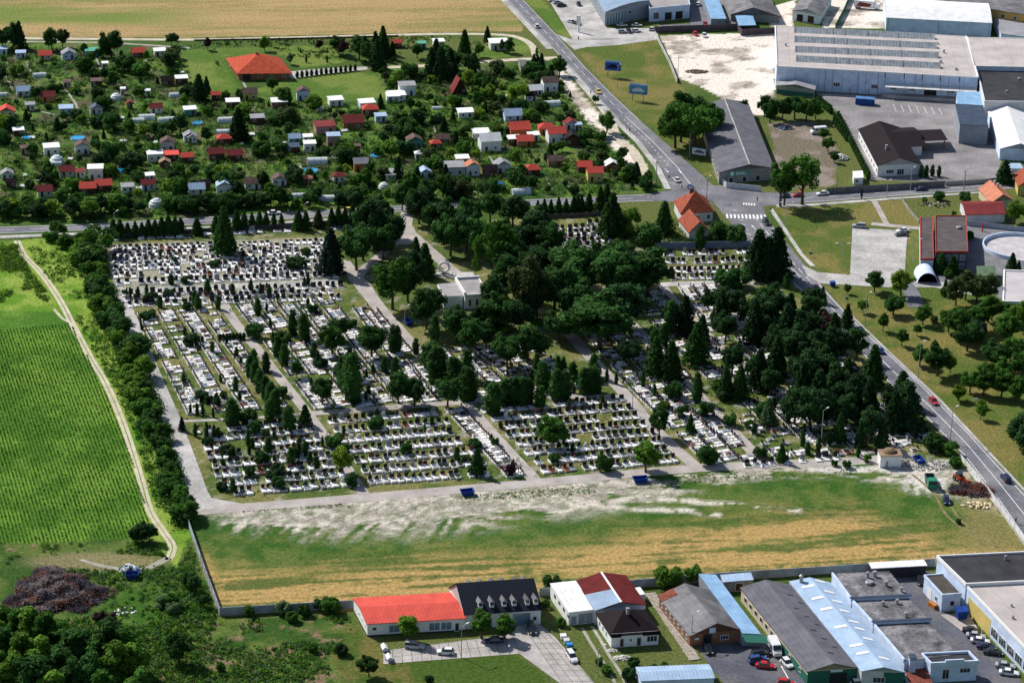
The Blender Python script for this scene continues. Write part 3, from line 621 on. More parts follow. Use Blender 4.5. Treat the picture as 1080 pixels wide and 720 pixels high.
    def chimney(s, u, v, z, h=1.2, r=0.35, m=None):
        mb = MB(); c = Vector(s.P(u, v, 0)[:2]); mb.box(c, s.e1, s.e2, r, r, z, z+h); mb.box(c, s.e1, s.e2, r+.08, r+.08, z+h, z+h+.12); return mb.obj('chimney', m or MG['greybrick'], s.t, org=s.org)
M_ = MG
# --- foreground row along the bottom
b = B('workshop_building', 'long low white building with a bright red gabled roof', 'building', (387.4, 657), (490.6, 651), (373, 630.4), 3.5, M_['white'], RF['red'], rise=0.9, over=0.25)
b.pan('F', 1.2, 2.1, 1.6, 2.3, frame=None); b.pan('F', 5, 8.6, .7, 2.7, glass='glassb', bars=2); b.pan('F', 14.4, 17.0, .6, 2.7, glass='glassb', bars=1); b.pan('F', 17.2, 19.8, .6, 2.7, glass='glassb', bars=1); b.pan('F', -2.4, -1.4, 0, 2.3, 'door', 'glass', bars=0)
b.row('L', 3, 5, 11, 0.8, 1.7, 2.4); b.bx('plinth', -.04, b.W+.04, -.04, b.D, 0, .35, M_['dark'])
b = B('gabled_house', 'white house with a steep dark slate roof and a row of small white dormers', 'house', (490.5, 646.5), (570.5, 641), (474, 619), 4.2, M_['white'], RF['slate'], rise=4.6, over=0.3)
for k, px in enumerate((508, 520, 533, 543.5, 557.5, 566.5)):
    for fr in (1, 0):
        u = (px-490.5)/80*b.W; v = 2.2 if fr else b.D-3.0; sg = 1 if fr else -1; z = 4.2+4.6*2.2/(b.D/2)+(0 if fr else .3)
        mb = MB(); c = Vector(b.P(u, v-sg*0.6, 0)[:2]); mb.box(c, b.e1, b.e2, .5, .75, z-1.0, z+(.35 if fr else .1))
        f0, f1 = b.P(u-.5, v-sg*1.35, z+.35), b.P(u+.5, v-sg*1.35, z+.35); mb.face([f0, f1, b.P(u, v-sg*1.35, z+.9)] if fr else [f1, f0, b.P(u, v-sg*1.35, z+.9)])
        d = b.part('dormer', mb, M_['white']); r = MB()
        for sd in (-1, 1): r.slab([b.P(u+sd*.7, v-sg*1.5, z+.25), b.P(u, v-sg*1.5, z+1.0), b.P(u, v+sg*1.2, z+1.0), b.P(u+sd*.7, v+sg*.4, z+.25)], .08)
        q = r.obj('dormer_roof', RF['grey'], d, org=b.org)
        if fr:
            w_ = MB(); w_.box(Vector(b.P(u, v-1.37, 0)[:2]), b.e1, b.e2, .38, .03, z-.35, z+.4); w_.obj('pane', M_['glass'], d, org=b.org)
b.pan('F', b.W*.63, b.W*.86, 0, 3.2, 'garage_door', 'glassb', frame=None); b.pan('F', 1.5, 2.6, .9, 2.2); b.pan('F', 5, 6.2, .9, 2.2); b.pan('F', 9, 10.2, .9, 2.2); b.pan('F', -1.9, -.9, 1.0, 2.2)
b.bx('entrance_porch', -3.0, -.25, 1.2, 4, 0, 3.0, M_['offwhite'])
b = B('storage_hall', 'white flat-roofed hall with grey double doors beside the red-brown roof', 'building', (600, 645), (626.6, 642), (580.7, 616.5), 3.6, M_['white'], RF['white'], kind='shed', rise=.4, over=.15)
b.row('L', 4, 3.5, 13.5, 1.4, 1.9, 2.7, frame=None); b.pan('F', .5, 2.0, 0, 2.4, 'door', 'bluegrey', frame='frame'); b.pan('F', 2.3, 5.9, 0, 2.9, 'door', 'bluegrey', bars=1)
b = B('brown_roofed_hall', 'hall with a dark red-brown gabled roof and one pale blue roof section', 'building', (628, 643), (681, 637), (608, 612), 3.9, M_['white'], RF['darkred'], axis='y', rise=1.5, over=.2)
q = MB(); k = 1.5/(b.W/2); q.slab([b.P(-.22, -.22, b.h-.02), b.P(b.W*.5-.15, -.22, b.h+1.56), b.P(b.W*.5-.15, b.D*.42, b.h+1.56), b.P(-.22, b.D*.52, b.h-.02)], .04); b.part('pale_roof_section', q, RF['metal'])
q = MB(); q.slab([b.P(b.W*.5-.25, -.3, b.h+1.62), b.P(b.W*.5+.25, -.3, b.h+1.62), b.P(b.W*.5+.25, b.D+.2, b.h+1.62), b.P(b.W*.5-.25, b.D+.2, b.h+1.62)], .1); b.part('ridge_cap', q, M_['white'])
b = B('brown_roofed_house', 'white house with a dark brown hipped roof in front of the red-brown hall', 'house', (645, 668), (694.8, 664.5), (630, 645), 3.7, M_['white'], RF['darkbrown'], kind='hip', rise=3.0, over=.45, hip=.42)
b.pan('F', 2.0, 3.0, 0, 2.3, 'door', 'wood'); b.pan('F', 4.3, 4.9, 1.3, 2.1); b.pan('F', 6.0, 7.1, 0, 2.3, 'door', 'wood'); b.pan('F', 8.4, 10.9, .9, 2.5, bars=2); b.row('L', 3, 2, 7, .8, 1.0, 2.4); b.chimney(b.W*.46, b.D*.42, 6.0, 1.6, .3)
for u0, u1 in ((0, 2.0), (7.4, b.W)): g_ = MB(); g_.slab([b.P(u0-.2, -.55, 3.0), b.P(u1+.2, -.55, 3.0), b.P(u1+.2, -.3, 3.7), b.P(u0-.2, -.3, 3.7)], .1); b.part('roof_skirt', g_, RF['darkbrown'])
b = B('blue_roofed_shed', 'low shed with a bright blue ribbed sheet roof beside the plank walkway', 'shed', (676.5, 717), (753, 714), (671, 703), 2.6, M_['bluewhite'], RF['metal'], rise=.5, over=.2)
b = B('brown_barn', 'brick barn with a weathered grey roof and one rusty corner', 'barn', (728, 669), (783, 663.5), (695.5, 628), 3.2, M_['brick'], RF['grey'], axis='y', rise=2.6, over=.35)
b.pan('F', 1.2, 2.2, 1.7, 2.2, frame=None, glass='frame', name='sign'); b.pan('F', 3.2, 5.2, 0, 3.0, 'door', 'dark', frame=None); b.pan('F', 4.6, 6.1, 3.1, 4.5, name='sign', glass='bluewhite', frame=None); b.pan('F', 7.3, 9.3, 1.0, 2.3, bars=2); b.row('L', 7, 2, -2, .9, 1.0, 2.2)
q = MB(); q.slab([b.P(-.4, b.D-2.6, 3.16), b.P(3.4, b.D-2.6, 4.72), b.P(3.4, b.D+.4, 4.72), b.P(-.4, b.D+.4, 3.16)], .05); b.part('rusty_roof_corner', q, mat('rust', (.20, .06, .04), .9, (1, .4)))
b = B('blue_leanto', 'long narrow lean-to with a blue sheet roof along the brown barn', 'shed', (783.5, 667), (802, 668), (737, 606), 3.4, M_['bluegrey'], RF['blue'], kind='shed', rise=.3, over=.1)
q = MB(); q.slab([b.P(-.3, -3.0, 2.6), b.P(b.W+1, -3.0, 2.6), b.P(b.W+1, -.1, 3.2), b.P(-.3, -.1, 3.2)], .1); b.part('awning', q, M_['greenwall'])
b = B('long_workshop', 'long workshop with a dark fibre-cement roof, cream side wall and green front', 'building', (852, 707), (906, 703.5), (782, 619.5), 3.6, M_['cream'], RF['eternit'], axis='y', rise=1.7, over=.3)
b.pan('F', .01, -.01, 0, 3.4, 'front_cladding', 'greenwall', frame=None); b.pan('F', 5.3, 8.1, 2.9, 3.5, 'sign', 'frame', frame=None, off=.06); b.pan('F', 5.2, 9.2, 0, 2.6, 'door', 'dark', frame=None, off=.06)
b.pan('L', b.D*.52, b.D-.1, 0, 2.5, 'side_cladding', 'greenwall', frame=None); b.row('L', 6, 3, b.D*.48, 1.7, 1.0, 2.5); b.row('L', 3, b.D*.6, b.D*.9, 1.2, 1.0, 2.2, off=.06)
for k in range(9):
    u = b.W*(.56+.3*((k*37) % 10)/10); v = b.D*(.12+.09*k); z = b.h+1.7*(1-(u-b.W/2)/(b.W/2)); q = MB(); q.slab([b.P(u, v, z+.06), b.P(u+1.3, v, z+.06-1.3*1.7/(b.W/2)), b.P(u+1.3, v+.5, z+.06-1.3*1.7/(b.W/2)), b.P(u, v+.5, z+.06)], .03); b.part('dark_vent_strip', q, RF['feltdark'])
b = B('metal_roofed_hall', 'long hall with a pale blue metal roof dotted with white skylight strips', 'building', (909, 707), (954, 708), (833, 612.8), 4.1, M_['offwhite'], RF['metal'], axis='y', rise=1.2, over=.15)
L_ = b.W/2
for (f, vs) in ((.42, (.90, .765, .64, .44, .235, .15)), (.62, (.965, .84, .73, .62, .50, .42, .31, .10))):
    for v in vs:
        lo, hi = (b.W*.16, b.W*.44) if f < .5 else (b.W*.60, b.W*.84); z = lambda u: b.h+.10+1.2*(1-abs(u-L_)/L_)
        q = MB(); q.slab([b.P(lo, b.D*v, z(lo)), b.P(hi, b.D*v, z(hi)), b.P(hi, b.D*v+1.0, z(hi)), b.P(lo, b.D*v+1.0, z(lo))], .06); b.part('skylight', q, M_['white'])
b.pan('F', b.W*.52, -.02, 0, 3.9, 'front_cladding', 'greenwall', frame=None); b.pan('F', .6, 1.8, 0, 2.2, 'door', 'offwhite'); b.pan('F', 2.6, 5.4, 1.1, 2.6, bars=2)
q = MB(); c = b.P(2.2, b.D*.97, 0); q.cyl((c[0], c[1], 4.4), (c[0], c[1], 6.4), .45, .45, 10); q.cyl((c[0], c[1], 6.4), (c[0], c[1], 6.8), .6, .1, 10); b.part('roof_vent', q, M_['steel'])
def vents(b, pts, z):
    for u, v, r, h_ in pts:
        c = b.P(b.W*u, b.D*v, 0); q = MB(); q.cyl((c[0], c[1], z), (c[0], c[1], z+h_), r, r, 8); q.cyl((c[0], c[1], z+h_), (c[0], c[1], z+h_+.25), r*1.4, r*1.1, 8); b.part('roof_vent', q, M_['steel'])
T = [((898, 632.5), (959.4, 629.5), (877.5, 605)), ((921, 657.5), (981, 654.5), (899, 634)), ((954, 697), (1010, 690), (922, 659.5))]
for k, (fl, fr, bl) in enumerate(T):
    b = B('flat_roofed_hall', ('flat-roofed block with stained felt roof at the field wall, carrying five vents', 'middle flat-roofed block with a streaked grey felt roof', 'flat-roofed block with stained roof just behind the small blue office')[k], 'building', fl, fr, bl, 5.2-.25*k, M_['bluewhite'], RF['felt'], kind='flat', over=0, group='stepped flat-roofed factory blocks')
    b.parapet(.55, M_['bluewhite'], .4, 'FL' if k < 2 else 'L')
    b.bx('coping', -.35, b.W+.35, -.4, .45, b.h+.56, b.h+.72, RF['bluegrey']) if k < 2 else None
    vents(b, [[(.5, .55, .8, .5), (.55, .8, .35, 1.2), (.68, .82, .45, 1.2), (.75, .45, .45, 1.1), (.93, .2, .35, 1.0)], [(.45, .75, .35, .9), (.72, .8, .35, .9), (.65, .2, .45, 1.1)], []][k], b.h+.1)
b = B('small_office', 'small pale blue office block with stepped front parapet and square windows', 'building', (982, 701), (1031, 698.5), (972.5, 691), 4.6, M_['bluewhite'], RF['feltdark'], kind='flat', over=0)
b.parapet(.7, M_['bluewhite'], .35); b.bx('parapet_step', b.W*.3, b.W*.7, -.18, .17, b.h+.7, b.h+1.2, M_['bluewhite']); b.pan('F', 2.8, 4.4, .8, 3.4, bars=1); b.pan('F', 6.8, 9.3, 2.2, 3.5, bars=2); b.pan('L', 1.2, 2.2, 1.6, 2.8, frame=None)
b = B('blue_pillar_building', 'slim pale blue chimney block standing beside the small office', 'chimney block', (960, 694), (966.5, 693.6), (958.5, 690), 6.0, M_['bluewhite'], RF['bluegrey'], kind='flat', over=.1)
b.bx('cornice', -.15, b.W+.15, -.15, b.D+.15, 5.5, 5.7, M_['bluegrey'])
b = B('rust_roofed_annex', 'low annex with a rust red roof below the small blue office', 'shed', (962, 726), (984, 722), (955, 708), 2.2, M_['bluewhite'], mat('rust', (.2, .06, .04)), kind='flat', over=.1); b.pan('F', .5, 1.5, .4, 1.6)
b = B('factory_block', 'large factory block, dark felt roof behind and beige roof in front', 'building', (1018.7, 617), (1140, 611), (988.5, 587.7), 6.6, M_['bluewhite'], RF['feltdark'], kind='flat', over=0)
b.parapet(.6, M_['white'], .35, 'FBL'); vents(b, [(.55, .8, .3, .9), (.62, .3, .4, .5)], b.h+.1)
b = B('factory_block', 'long factory wing with a wide beige felt roof behind the row of parked cars', 'building', (1096, 699), (1200, 690), (1019.5, 618.5), 6.2, M_['bluewhite'], RF['beige'], kind='flat', over=0)
b.parapet(.5, M_['white'], .35, 'L'); b.pan('L', 1.5, b.D*.36, 0, 4.4, 'yellow_panel', 'yellow', frame=None); b.row('L', 5, b.D*.42, b.D*.86, 3.4, .8, 3.2, bars=2, glass='glass'); b.pan('L', b.D*.9, b.D*.96, 0, 3.0, 'door', 'dark')
vents(b, [(.12, .3, .3, .5), (.15, .55, .3, .5), (.25, .7, .25, .4)], b.h+.1)
b = B('annex_building', 'pale blue annex with a brown felt roof against the factory wall', 'building', (994, 628), (1013.5, 626.5), (975, 607.5), 4.3, M_['bluewhite'], mat('brown_felt', (.085, .075, .065), .9, (.3, .2)), kind='flat', over=0)
b.parapet(.45, M_['bluewhite'], .3, 'FLB'); b.pan('F', 2, 3.2, 1.4, 2.8); b.pan('L', 2, 4.4, 0, 2.8, 'door', 'white', frame=None); b.pan('L', 6.5, 7.6, 1.3, 2.6)
b = B('carport', 'open lean-to with a long white sheet roof against the field wall', 'carport', (920, 599), (977, 596), (917, 593.5), 3.0, M_['dark'], RF['white'], kind='flat', over=.2)
b = B('container_shed', 'small shed with a pale blue roof against the concrete field wall', 'shed', (763, 613.5), (794, 611), (760.5, 606.5), 2.8, M_['greybrick'], RF['metal'], kind='flat', over=.2); b.pan('F', 3, 5, 0, 2.2, 'door', 'wood')
b = B('white_container', 'small white container behind the red-brown roof', 'container', (673.5, 627.5), (680.5, 626.5), (668, 620), 2.3, M_['white'], RF['white'], kind='flat', over=.02); b.pan('F', .2, 1.4, .1, 2.1, 'door', 'frame')
# --- plank walkway
t = thing('plank_walkway', 'long strip of pale weathered planks beside the brown barn', 'walkway', G(709, 661))
q = MB(); A0, A1 = G(686, 626).xy, G(733, 696).xy; d = (A1-A0).normalized(); n = Vector((-d.y, d.x)); L0 = (A1-A0).length; o_ = G(709, 661); i = 0
while i*0.62 < L0:
    c = A0+d*(i*.62); q.box(Vector(c), n, d, 1.35+random.uniform(-.12, .12), .24, .12, .22+random.uniform(0, .04)); i += 1
q.obj('boards', M_['plank'], t, org=o_); q = MB()
for s_ in (-.9, .9): q.box((A0+A1)/2+n*s_, d, n, L0/2, .08, 0.0, .12)
q.obj('bearer', M_['wood'], t, org=o_)
# --- chapel in the cemetery
CL = 'white modern cemetery chapel with flat roofs and a pale diagonal parapet'
b = B('chapel', CL, 'chapel', (490.5, 311.5), (515, 310), (480.5, 295), 4.6, M_['white'], mat('chapel_roof', (.33, .31, .31), .9, (.3, .2)), kind='flat', over=0)
b.parapet(.9, M_['white'], .5, 'LB'); b.parapet(.3, M_['white'], .3, 'FR'); ch = b
b.bx('left_wing', -6.2, -.3, 1.5, b.D-1, 0, 4.0, M_['white']); b.bx('left_wing_roof', -6.0, -.35, 1.7, b.D-1.2, 4.0, 4.1, MATS['chapel_roof']); b.bx('right_wing', b.W+.2, b.W+6, 3, b.D-2, 0, 3.4, M_['offwhite']); b.bx('right_wing_roof', b.W+.3, b.W+5.8, 3.1, b.D-2.1, 3.4, 3.5, MATS['chapel_roof'])
b.row('F', 3, 1.5, 6, 1.0, 1, 3.2)
# ring sculpture
p = G(468.5, 290); t = thing('ring_sculpture', 'white upright ring sculpture on a stepped plinth behind the chapel', 'sculpture', p)
q = MB(); N_, M2 = 28, 10; ring = [[Vector(((1.55+.42*math.cos(2*PI*j/M2))*math.cos(2*PI*i/N_), .42*math.sin(2*PI*j/M2), 2.7+(1.55+.42*math.cos(2*PI*j/M2))*math.sin(2*PI*i/N_))) for j in range(M2)] for i in range(N_)]
for i in range(N_):
    for j in range(M2): q.face([ring[i][j], ring[i][(j+1) % M2], ring[(i+1) % N_][(j+1) % M2], ring[(i+1) % N_][j]])
q.obj('ring', M_['white'], t, smooth=True); q = MB()
for k, r in enumerate((3.6, 2.6, 1.4)): q.prism([(-r, -r*.5), (r, -r*.5), (r, r*.5), (-r, r*.5)], .25*k, .25*(k+1), 0)
q.obj('plinth', M_['concrete'], t)
# --- gatehouse
b = B('gatehouse', 'pale house with a steep red pyramid roof and brick chimney at the crossroads', 'house', (718.5, 224), (752, 221.5), (711.5, 211), 4.0, M_['offwhite'], RF['oldtile'], kind='hip', rise=5.0, over=.4, hip=.48)
b.row('F', 3, 2.5, b.W-1.5, 1.2, 1.0, 2.5); b.chimney(b.W*.42, b.D*.6, 7.2, 2.6, .5, M_['brick'])
b = B('tiled_cottage', 'small cottage with an old mottled orange tile roof before the gatehouse', 'house', (727, 244), (748, 242.5), (716.5, 231), 2.8, M_['offwhite'], RF['oldtile'], axis='y', rise=3.3, over=.35)
b.pan('F', 2, 3, .8, 2); b.pan('F', 4.4, 5.3, .8, 2)
# --- long building at the crossroads
b = B('long_market_hall', 'long building with a dark grey gabled roof and shop front at the crossroads', 'building', (758.7, 181), (815.4, 176.5), (735, 112), 4.6, M_['greybrick'], RF['eternit'], axis='y', rise=2.0, over=.5, peak=.55)
b.pan('F', 3.0, 11.5, 2.4, 4.4, 'shop_sign', 'teal', frame=None); b.row('F', 3, 4.5, 14.5, 1.6, 0, 2.1, name='door', glass='glass'); b.pan('L', .3, b.D*.5, .1, 4.0, 'side_cladding', 'cream', frame=None); b.row('L', 6, b.D-26, b.D-3, 1.4, 1.6, 3.2, off=.06)
b.pan('F', 4.2, 5.4, 2.7, 4.1, 'sign_panel', 'white', frame=None, off=.06); b.pan('F', 6.2, 10.6, 2.9, 3.2, 'sign_stripe', 'white', frame=None, off=.06); b.pan('F', 6.2, 9.4, 3.5, 3.8, 'sign_stripe', 'white', frame=None, off=.06)
q = MB(); q.slab([b.P(b.W*.55-.25, -.6, b.h+2.08), b.P(b.W*.55+.25, -.6, b.h+2.08), b.P(b.W*.55+.25, b.D+.4, b.h+2.08), b.P(b.W*.55-.25, b.D+.4, b.h+2.08)], .08); b.part('ridge_cap', q, M_['concrete'])
# --- car showroom at the top
b = B('car_showroom', 'car showroom with an arched pale blue roof and glazed front', 'building', (638.5, 13), (684, 5), (622, -14), 6.0, M_['bluegrey'], RF['metal'], kind='shed', rise=1.2, over=.3)
q = MB(); n = 10
for i in range(n):
    f0, f1 = i/n, (i+1)/n; z0, z1 = (6.0+2.4*math.sin(f*PI*.62+.12) for f in (f0, f1)); q.slab([b.P(b.W*f0-.4, -.8, z0), b.P(b.W*f1-.4, -.8, z1), b.P(b.W*f1-.4, b.D*.8, z1+1.0), b.P(b.W*f0-.4, b.D*.8, z0+1.0)], .25)
b.part('arched_roof', q, RF['metal']); q = MB()
for i in range(n):
    f0, f1 = i/n, (i+1)/n; z0, z1 = (5.9+2.3*math.sin(f*PI*.62+.12) for f in (f0, f1)); q.face([b.P(b.W*f0, -.02, 5.9), b.P(b.W*f1, -.02, 5.9), b.P(b.W*f1, -.02, z1), b.P(b.W*f0, -.02, z0)])
b.part('arched_front', q, M_['bluegrey'])
b.row('F', 6, 1.4, 8.8, 1.3, .4, 5.4, glass='glassb', bars=0); b.row('L', 8, 1.5, b.D-1.5, 1.7, .4, 5.2, glass='glassb'); b.pan('F', 12, 14, 3.4, 4.6)
b = B('garage_wing', 'pale blue garage wing with two dark workshop doors beside the showroom', 'building', (685, 10), (727.5, 6), (682, -12), 5.6, M_['bluewhite'], mat('grey_flat_roof', (.33, .31, .31), .9, (.2, .15)), kind='flat', over=0)
b.parapet(.5, M_['bluewhite'], .3, 'FLR'); b.pan('F', 7.2, 10.6, 0, 3.6, 'garage_door', 'dark'); b.pan('F', 12.2, 15.8, 0, 3.6, 'garage_door', 'dark'); b.pan('F', 2, 4.5, 1, 4, bars=2)
b = B('narrow_blue_hall', 'narrow hall with a light blue roof behind the dark yard fence', 'building', (750, 19.8), (765.6, 19.8), (741, -4), 3.6, M_['bluegrey'], RF['blue'], kind='shed', rise=.3, over=.2)
b = B('grey_gabled_barn', 'barn with a wide weathered grey gabled roof behind the sandy lot', 'barn', (771, 15), (822, 17), (760, -8), 3.2, M_['greybrick'], RF['grey'], axis='y', rise=3.4, over=.4, peak=.45)
b = B('blue_canopy_shed', 'small shed with a pale blue roof before the grey gabled barn', 'shed', (779.5, 27), (797, 26.5), (776, 17.5), 3, M_['dark'], RF['blue'], kind='shed', rise=.3, over=.2)
b = B('white_gabled_garage', 'white gabled garage with two dark doors behind the factory', 'garage', (836, 11.5), (865, 16), (849, -8), 4.2, M_['white'], RF['grey'], axis='y', rise=1.8, over=.25)
b.pan('F', 2, 5, 0, 3.2, 'garage_door', 'dark'); b.pan('F', 7, 10, 0, 3.2, 'garage_door', 'wood')
# --- big factory
b = B('sawtooth_factory', 'huge pale factory with a beige flat roof and four rows of glazed monitors', 'factory', (819.4, 70), (1031.5, 82), (817.6, 28), 9.2, M_['bluewhite'], RF['beige'], kind='flat', over=0)
b.parapet(.5, M_['white'], .45, 'LR'); b.parapet(.25, M_['white'], .3, 'FB')
for (x0, y0, x1, y1) in ((838, 31.5, 985, 39), (838.5, 41.5, 987, 48.5), (839, 52, 989, 58.5), (840, 62, 991, 69.5)):
    a, c = G(x0, y0+1.5, 9.4).xy, G(x1, y1+1.5, 9.4).xy; d = (c-a); Lm = d.length; d.normalize(); n = Vector((-d.y, d.x)); q = MB(); z = 9.35
    lo, hi, mid = 2.1, 3.3, 2.0
    for s1, s2 in ((-1, 0), (1, 0)):
        q.slab([(*(a+n*s1*lo), z), (*(c+n*s1*lo), z), (*(c+n*s2*lo), z+mid), (*(a+n*s2*lo), z+mid)], .1, 0, [(0, 0), (Lm, 0), (Lm, 3), (0, 3)])
    for e in (a, c): q.face([(*(e-n*lo), z), (*(e+n*lo), z), (*e, z+mid)]); q.face([(*e, z+mid), (*(e+n*lo), z), (*(e-n*lo), z)])
    o_ = b.part('roof_monitor', q, RF['skylight']); q = MB()
    for f in (0.0, .27, .36, .52, .74, 1.0): e = a.lerp(c, f); q.slab([(*(e-d*.3-n*2.3), z+.05), (*(e+d*.3-n*2.3), z+.05), (*(e+d*.3), z+mid+.12), (*(e-d*.3), z+mid+.12)], .1)
    q.obj('monitor_rib', M_['concrete'], o_, org=b.org)
k = b.W/212
for x in (63, 103, 123, 143, 183): b.pan('F', (x-2)*k, (x+5)*k, 2.4, 4.0, bars=2, glass='glass')
b.pan('F', 157*k, 170*k, .9, 4.4, 'door', 'dark', frame=None); b.bx('loading_dock', 112*k, 190*k, -3.5, -.05, 0, 1.1, M_['concrete'])
q = MB(); q.slab([b.P(115*k, -4.2, 4.6), b.P(211*k, -4.2, 4.6), b.P(211*k, -.05, 5.1), b.P(115*k, -.05, 5.1)], .2); b.part('canopy', q, M_['offwhite'])
for x in (115, 135, 154, 173, 193): 
    q = MB(); q.cyl(b.P(x*k, -3.9, 4.6), b.P(x*k, -.1, 8.2), .07, .07, 4); q.cyl(b.P(x*k, -.12, 7.0), b.P(x*k, -.12, 9.2), .16, .16, 4); b.part('canopy_tie', q, M_['dark'])
for x in (52, 60, 87, 108, 147, 182): q = MB(); q.cyl(b.P(x*k, -.12, .2), b.P(x*k, -.12, 9), .1, .1, 5); b.part('downpipe', q, M_['steel'])
vents(b, [(.83, .3, .5, .8), (.86, .55, .4, 1.0), (.05, .5, .35, .9), (.84, .75, .3, .6), (.9, .15, .6, .5)], b.h+.1)
for x in (8, 30, 78, 98, 200): b.pan('F', x*k, (x+1.6)*k, .1, 2.4, 'door', 'bluegrey')
for x in (20, 45, 70, 95, 130, 165, 198): b.pan('F', x*k, (x+.35)*k, .3, 9.1, 'panel_joint', 'bluegrey', frame=None)
b = B('gabled_porch', 'low porch building with a small dark gabled roof against the factory front', 'porch', (819, 90), (859, 94.5), (820, 86), 3.4, M_['greybrick'], RF['greyhut'], axis='y', rise=1.3, over=.3); b.pan('F', .3, -.3, .2, 1.8, 'hedge_panel', 'greenwall', frame=None)
b = B('factory_wing', 'factory wing with a plain beige roof beside the sawtooth factory', 'building', (1028.5, 70), (1120, 72), (1020.5, 40), 9.4, M_['bluewhite'], RF['beige'], kind='flat', over=0); b.parapet(.3, M_['white'], .4, 'FLB')
b = B('factory_wing', 'factory wing with a black felt roof edged by a pale front parapet', 'building', (1038.5, 108), (1125, 109), (1030.5, 74), 7.6, M_['offwhite'], RF['feltdark'], kind='flat', over=0); b.parapet(.6, M_['offwhite'], .4, 'FL'); vents(b, [(.3, .3, .4, .6), (.5, .7, .5, .5)], b.h+.1); b.row('F', 5, 4, b.W-6, 3, 2.2, 4.2, bars=2)
b = B('vaulted_warehouse', 'white warehouse with a smooth vaulted roof behind the factory', 'warehouse', (935, 18.7), (1046, 24.5), (932, -3), 6.0, M_['bluewhite'], RF['white'], kind='arch', rise=2.4, over=.2); b.row('F', 3, b.W*.02, b.W*.98, .25, 0, 5.9, name='downpipe', glass='steel', frame=None)
b = B('leanto_warehouse', 'low warehouse with a blue-grey roof beside the vaulted one', 'warehouse', (1056, 35.5), (1120, 44), (1046, 15), 3.6, M_['bluewhite'], RF['greyhut'], kind='shed', rise=.6, over=.2)
b = B('ochre_building', 'long ochre building with rows of white windows at the top of the scene', 'building', (976, -2), (1130, 24), (986, -26), 7.5, M_['ochre'], RF['grey'], kind='flat', over=.3)
for z in (1.2, 4.4): b.row('F', 12, 3, b.W-3, 1.5, z, z+1.7)
b = B('dark_roofed_office', 'white L-shaped office with a dark brown roof and flat porch canopy', 'office', (926, 174.5), (970, 172.5), (906, 136), 4.2, M_['white'], RF['darkbrown'], axis='y', rise=2.7, over=.3)
b.pan('F', 3.2, 6, 1.0, 2.4, bars=2); b.pan('F', 7.2, 9.8, .3, 2.5, 'door', 'glass', bars=2); b.row('L', 8, 2, -2, 1.2, 1.0, 2.5); b.chimney(b.W*.32, b.D*.28, 5.2, 2.4, .3, M_['concrete'])
b.bx('wing', b.W*.6, b.W*1.32, b.D*.5, b.D*.98, 0, 3.9, M_['white']); q = MB()
u0, u1, v0, v1 = b.W*.55, b.W*1.36, b.D*.47, b.D*1.0; vm = (v0+v1)/2; q.slab([b.P(u0, v0, 4.0), b.P(u1, v0, 4.0), b.P(u1, vm, 6.2), b.P(u0, vm, 6.2)], .15, 0, [(0, 0), (8, 0), (8, 4), (0, 4)]); q.slab([b.P(u0, v1, 4.0), b.P(u1, v1, 4.0), b.P(u1, vm, 6.2), b.P(u0, vm, 6.2)], .15, 0, [(0, 0), (8, 0), (8, 4), (0, 4)]); b.part('wing_roof', q, RF['darkbrown'])
b.bx('canopy', b.W*1.34, b.W*2.0, b.D*.62, b.D*.9, 3.5, 3.9, M_['white']); b.bx('canopy_top', b.W*1.33, b.W*2.01, b.D*.61, b.D*.91, 3.9, 4.0, RF['darkbrown'])
for f in (1.94, 1.45): b.bx('canopy_post', b.W*f, b.W*f+.4, b.D*.64, b.D*.64+.4, 0, 3.5, M_['brick'])
b = B('grey_box_warehouse', 'tall grey clad warehouse with a dark blue roof in the factory yard', 'warehouse', (1012.6, 131), (1042.4, 133), (1007.4, 111.5), 7.4, M_['bluegrey'], RF['bluegrey'], kind='shed', rise=.8, over=.1)
b = B('low_blue_annex', 'low annex with a slate blue roof between factory and grey warehouse', 'shed', (1010, 113), (1037, 113), (1009, 98.5), 4.4, M_['bluewhite'], RF['blue'], kind='shed', rise=.6, over=.1)
b = B('white_gabled_hall', 'long white hall with a pale gabled metal roof at the yard edge', 'hall', (1055, 156.5), (1096, 158), (1041, 113.5), 4.4, M_['bluewhite'], RF['white'], axis='y', rise=2.2, over=.2)
b = B('guard_kiosk', 'small pale kiosk standing before the white gabled hall', 'kiosk', (1067, 178), (1079, 178), (1064, 172.5), 2.6, M_['bluewhite'], RF['metal'], kind='flat', over=.15)
b = B('flat_roofed_school', 'modern building with grey-brown flat roof trimmed in bright red', 'building', (987, 266), (1020.5, 266), (986.5, 228.5), 6.2, mat('dark_facade', (.10, .10, .12), .6), mat('brown_flat_roof', (.10, .085, .085), .9, (.3, .25)), kind='flat', over=0)
b.parapet(.45, mat('red_trim', (.38, .06, .05), .6), .28); vents(b, [(.75, .65, .7, .5)], b.h+.1); b.row('F', 4, 1.5, b.W-1.5, 1.6, 3.4, 5.2, glass='glassb'); b.row('F', 4, 1.5, b.W-1.5, 1.6, .5, 2.4, glass='glassb')
b = B('flat_roofed_wing', 'narrow lower wing with red-edged roof beside the red-trimmed building', 'building', (971, 273.5), (984.5, 273.5), (970.5, 229.5), 4.4, M_['bluewhite'], MATS['brown_flat_roof'], kind='flat', over=0); b.parapet(.4, MATS['red_trim'], .3, 'FRL')
q = MB(); n = 12; p = G(977.5, 297); R_ = 3.2
t = thing('arched_entrance', 'half-round pale blue vaulted entrance before the red-trimmed building', 'entrance', p)
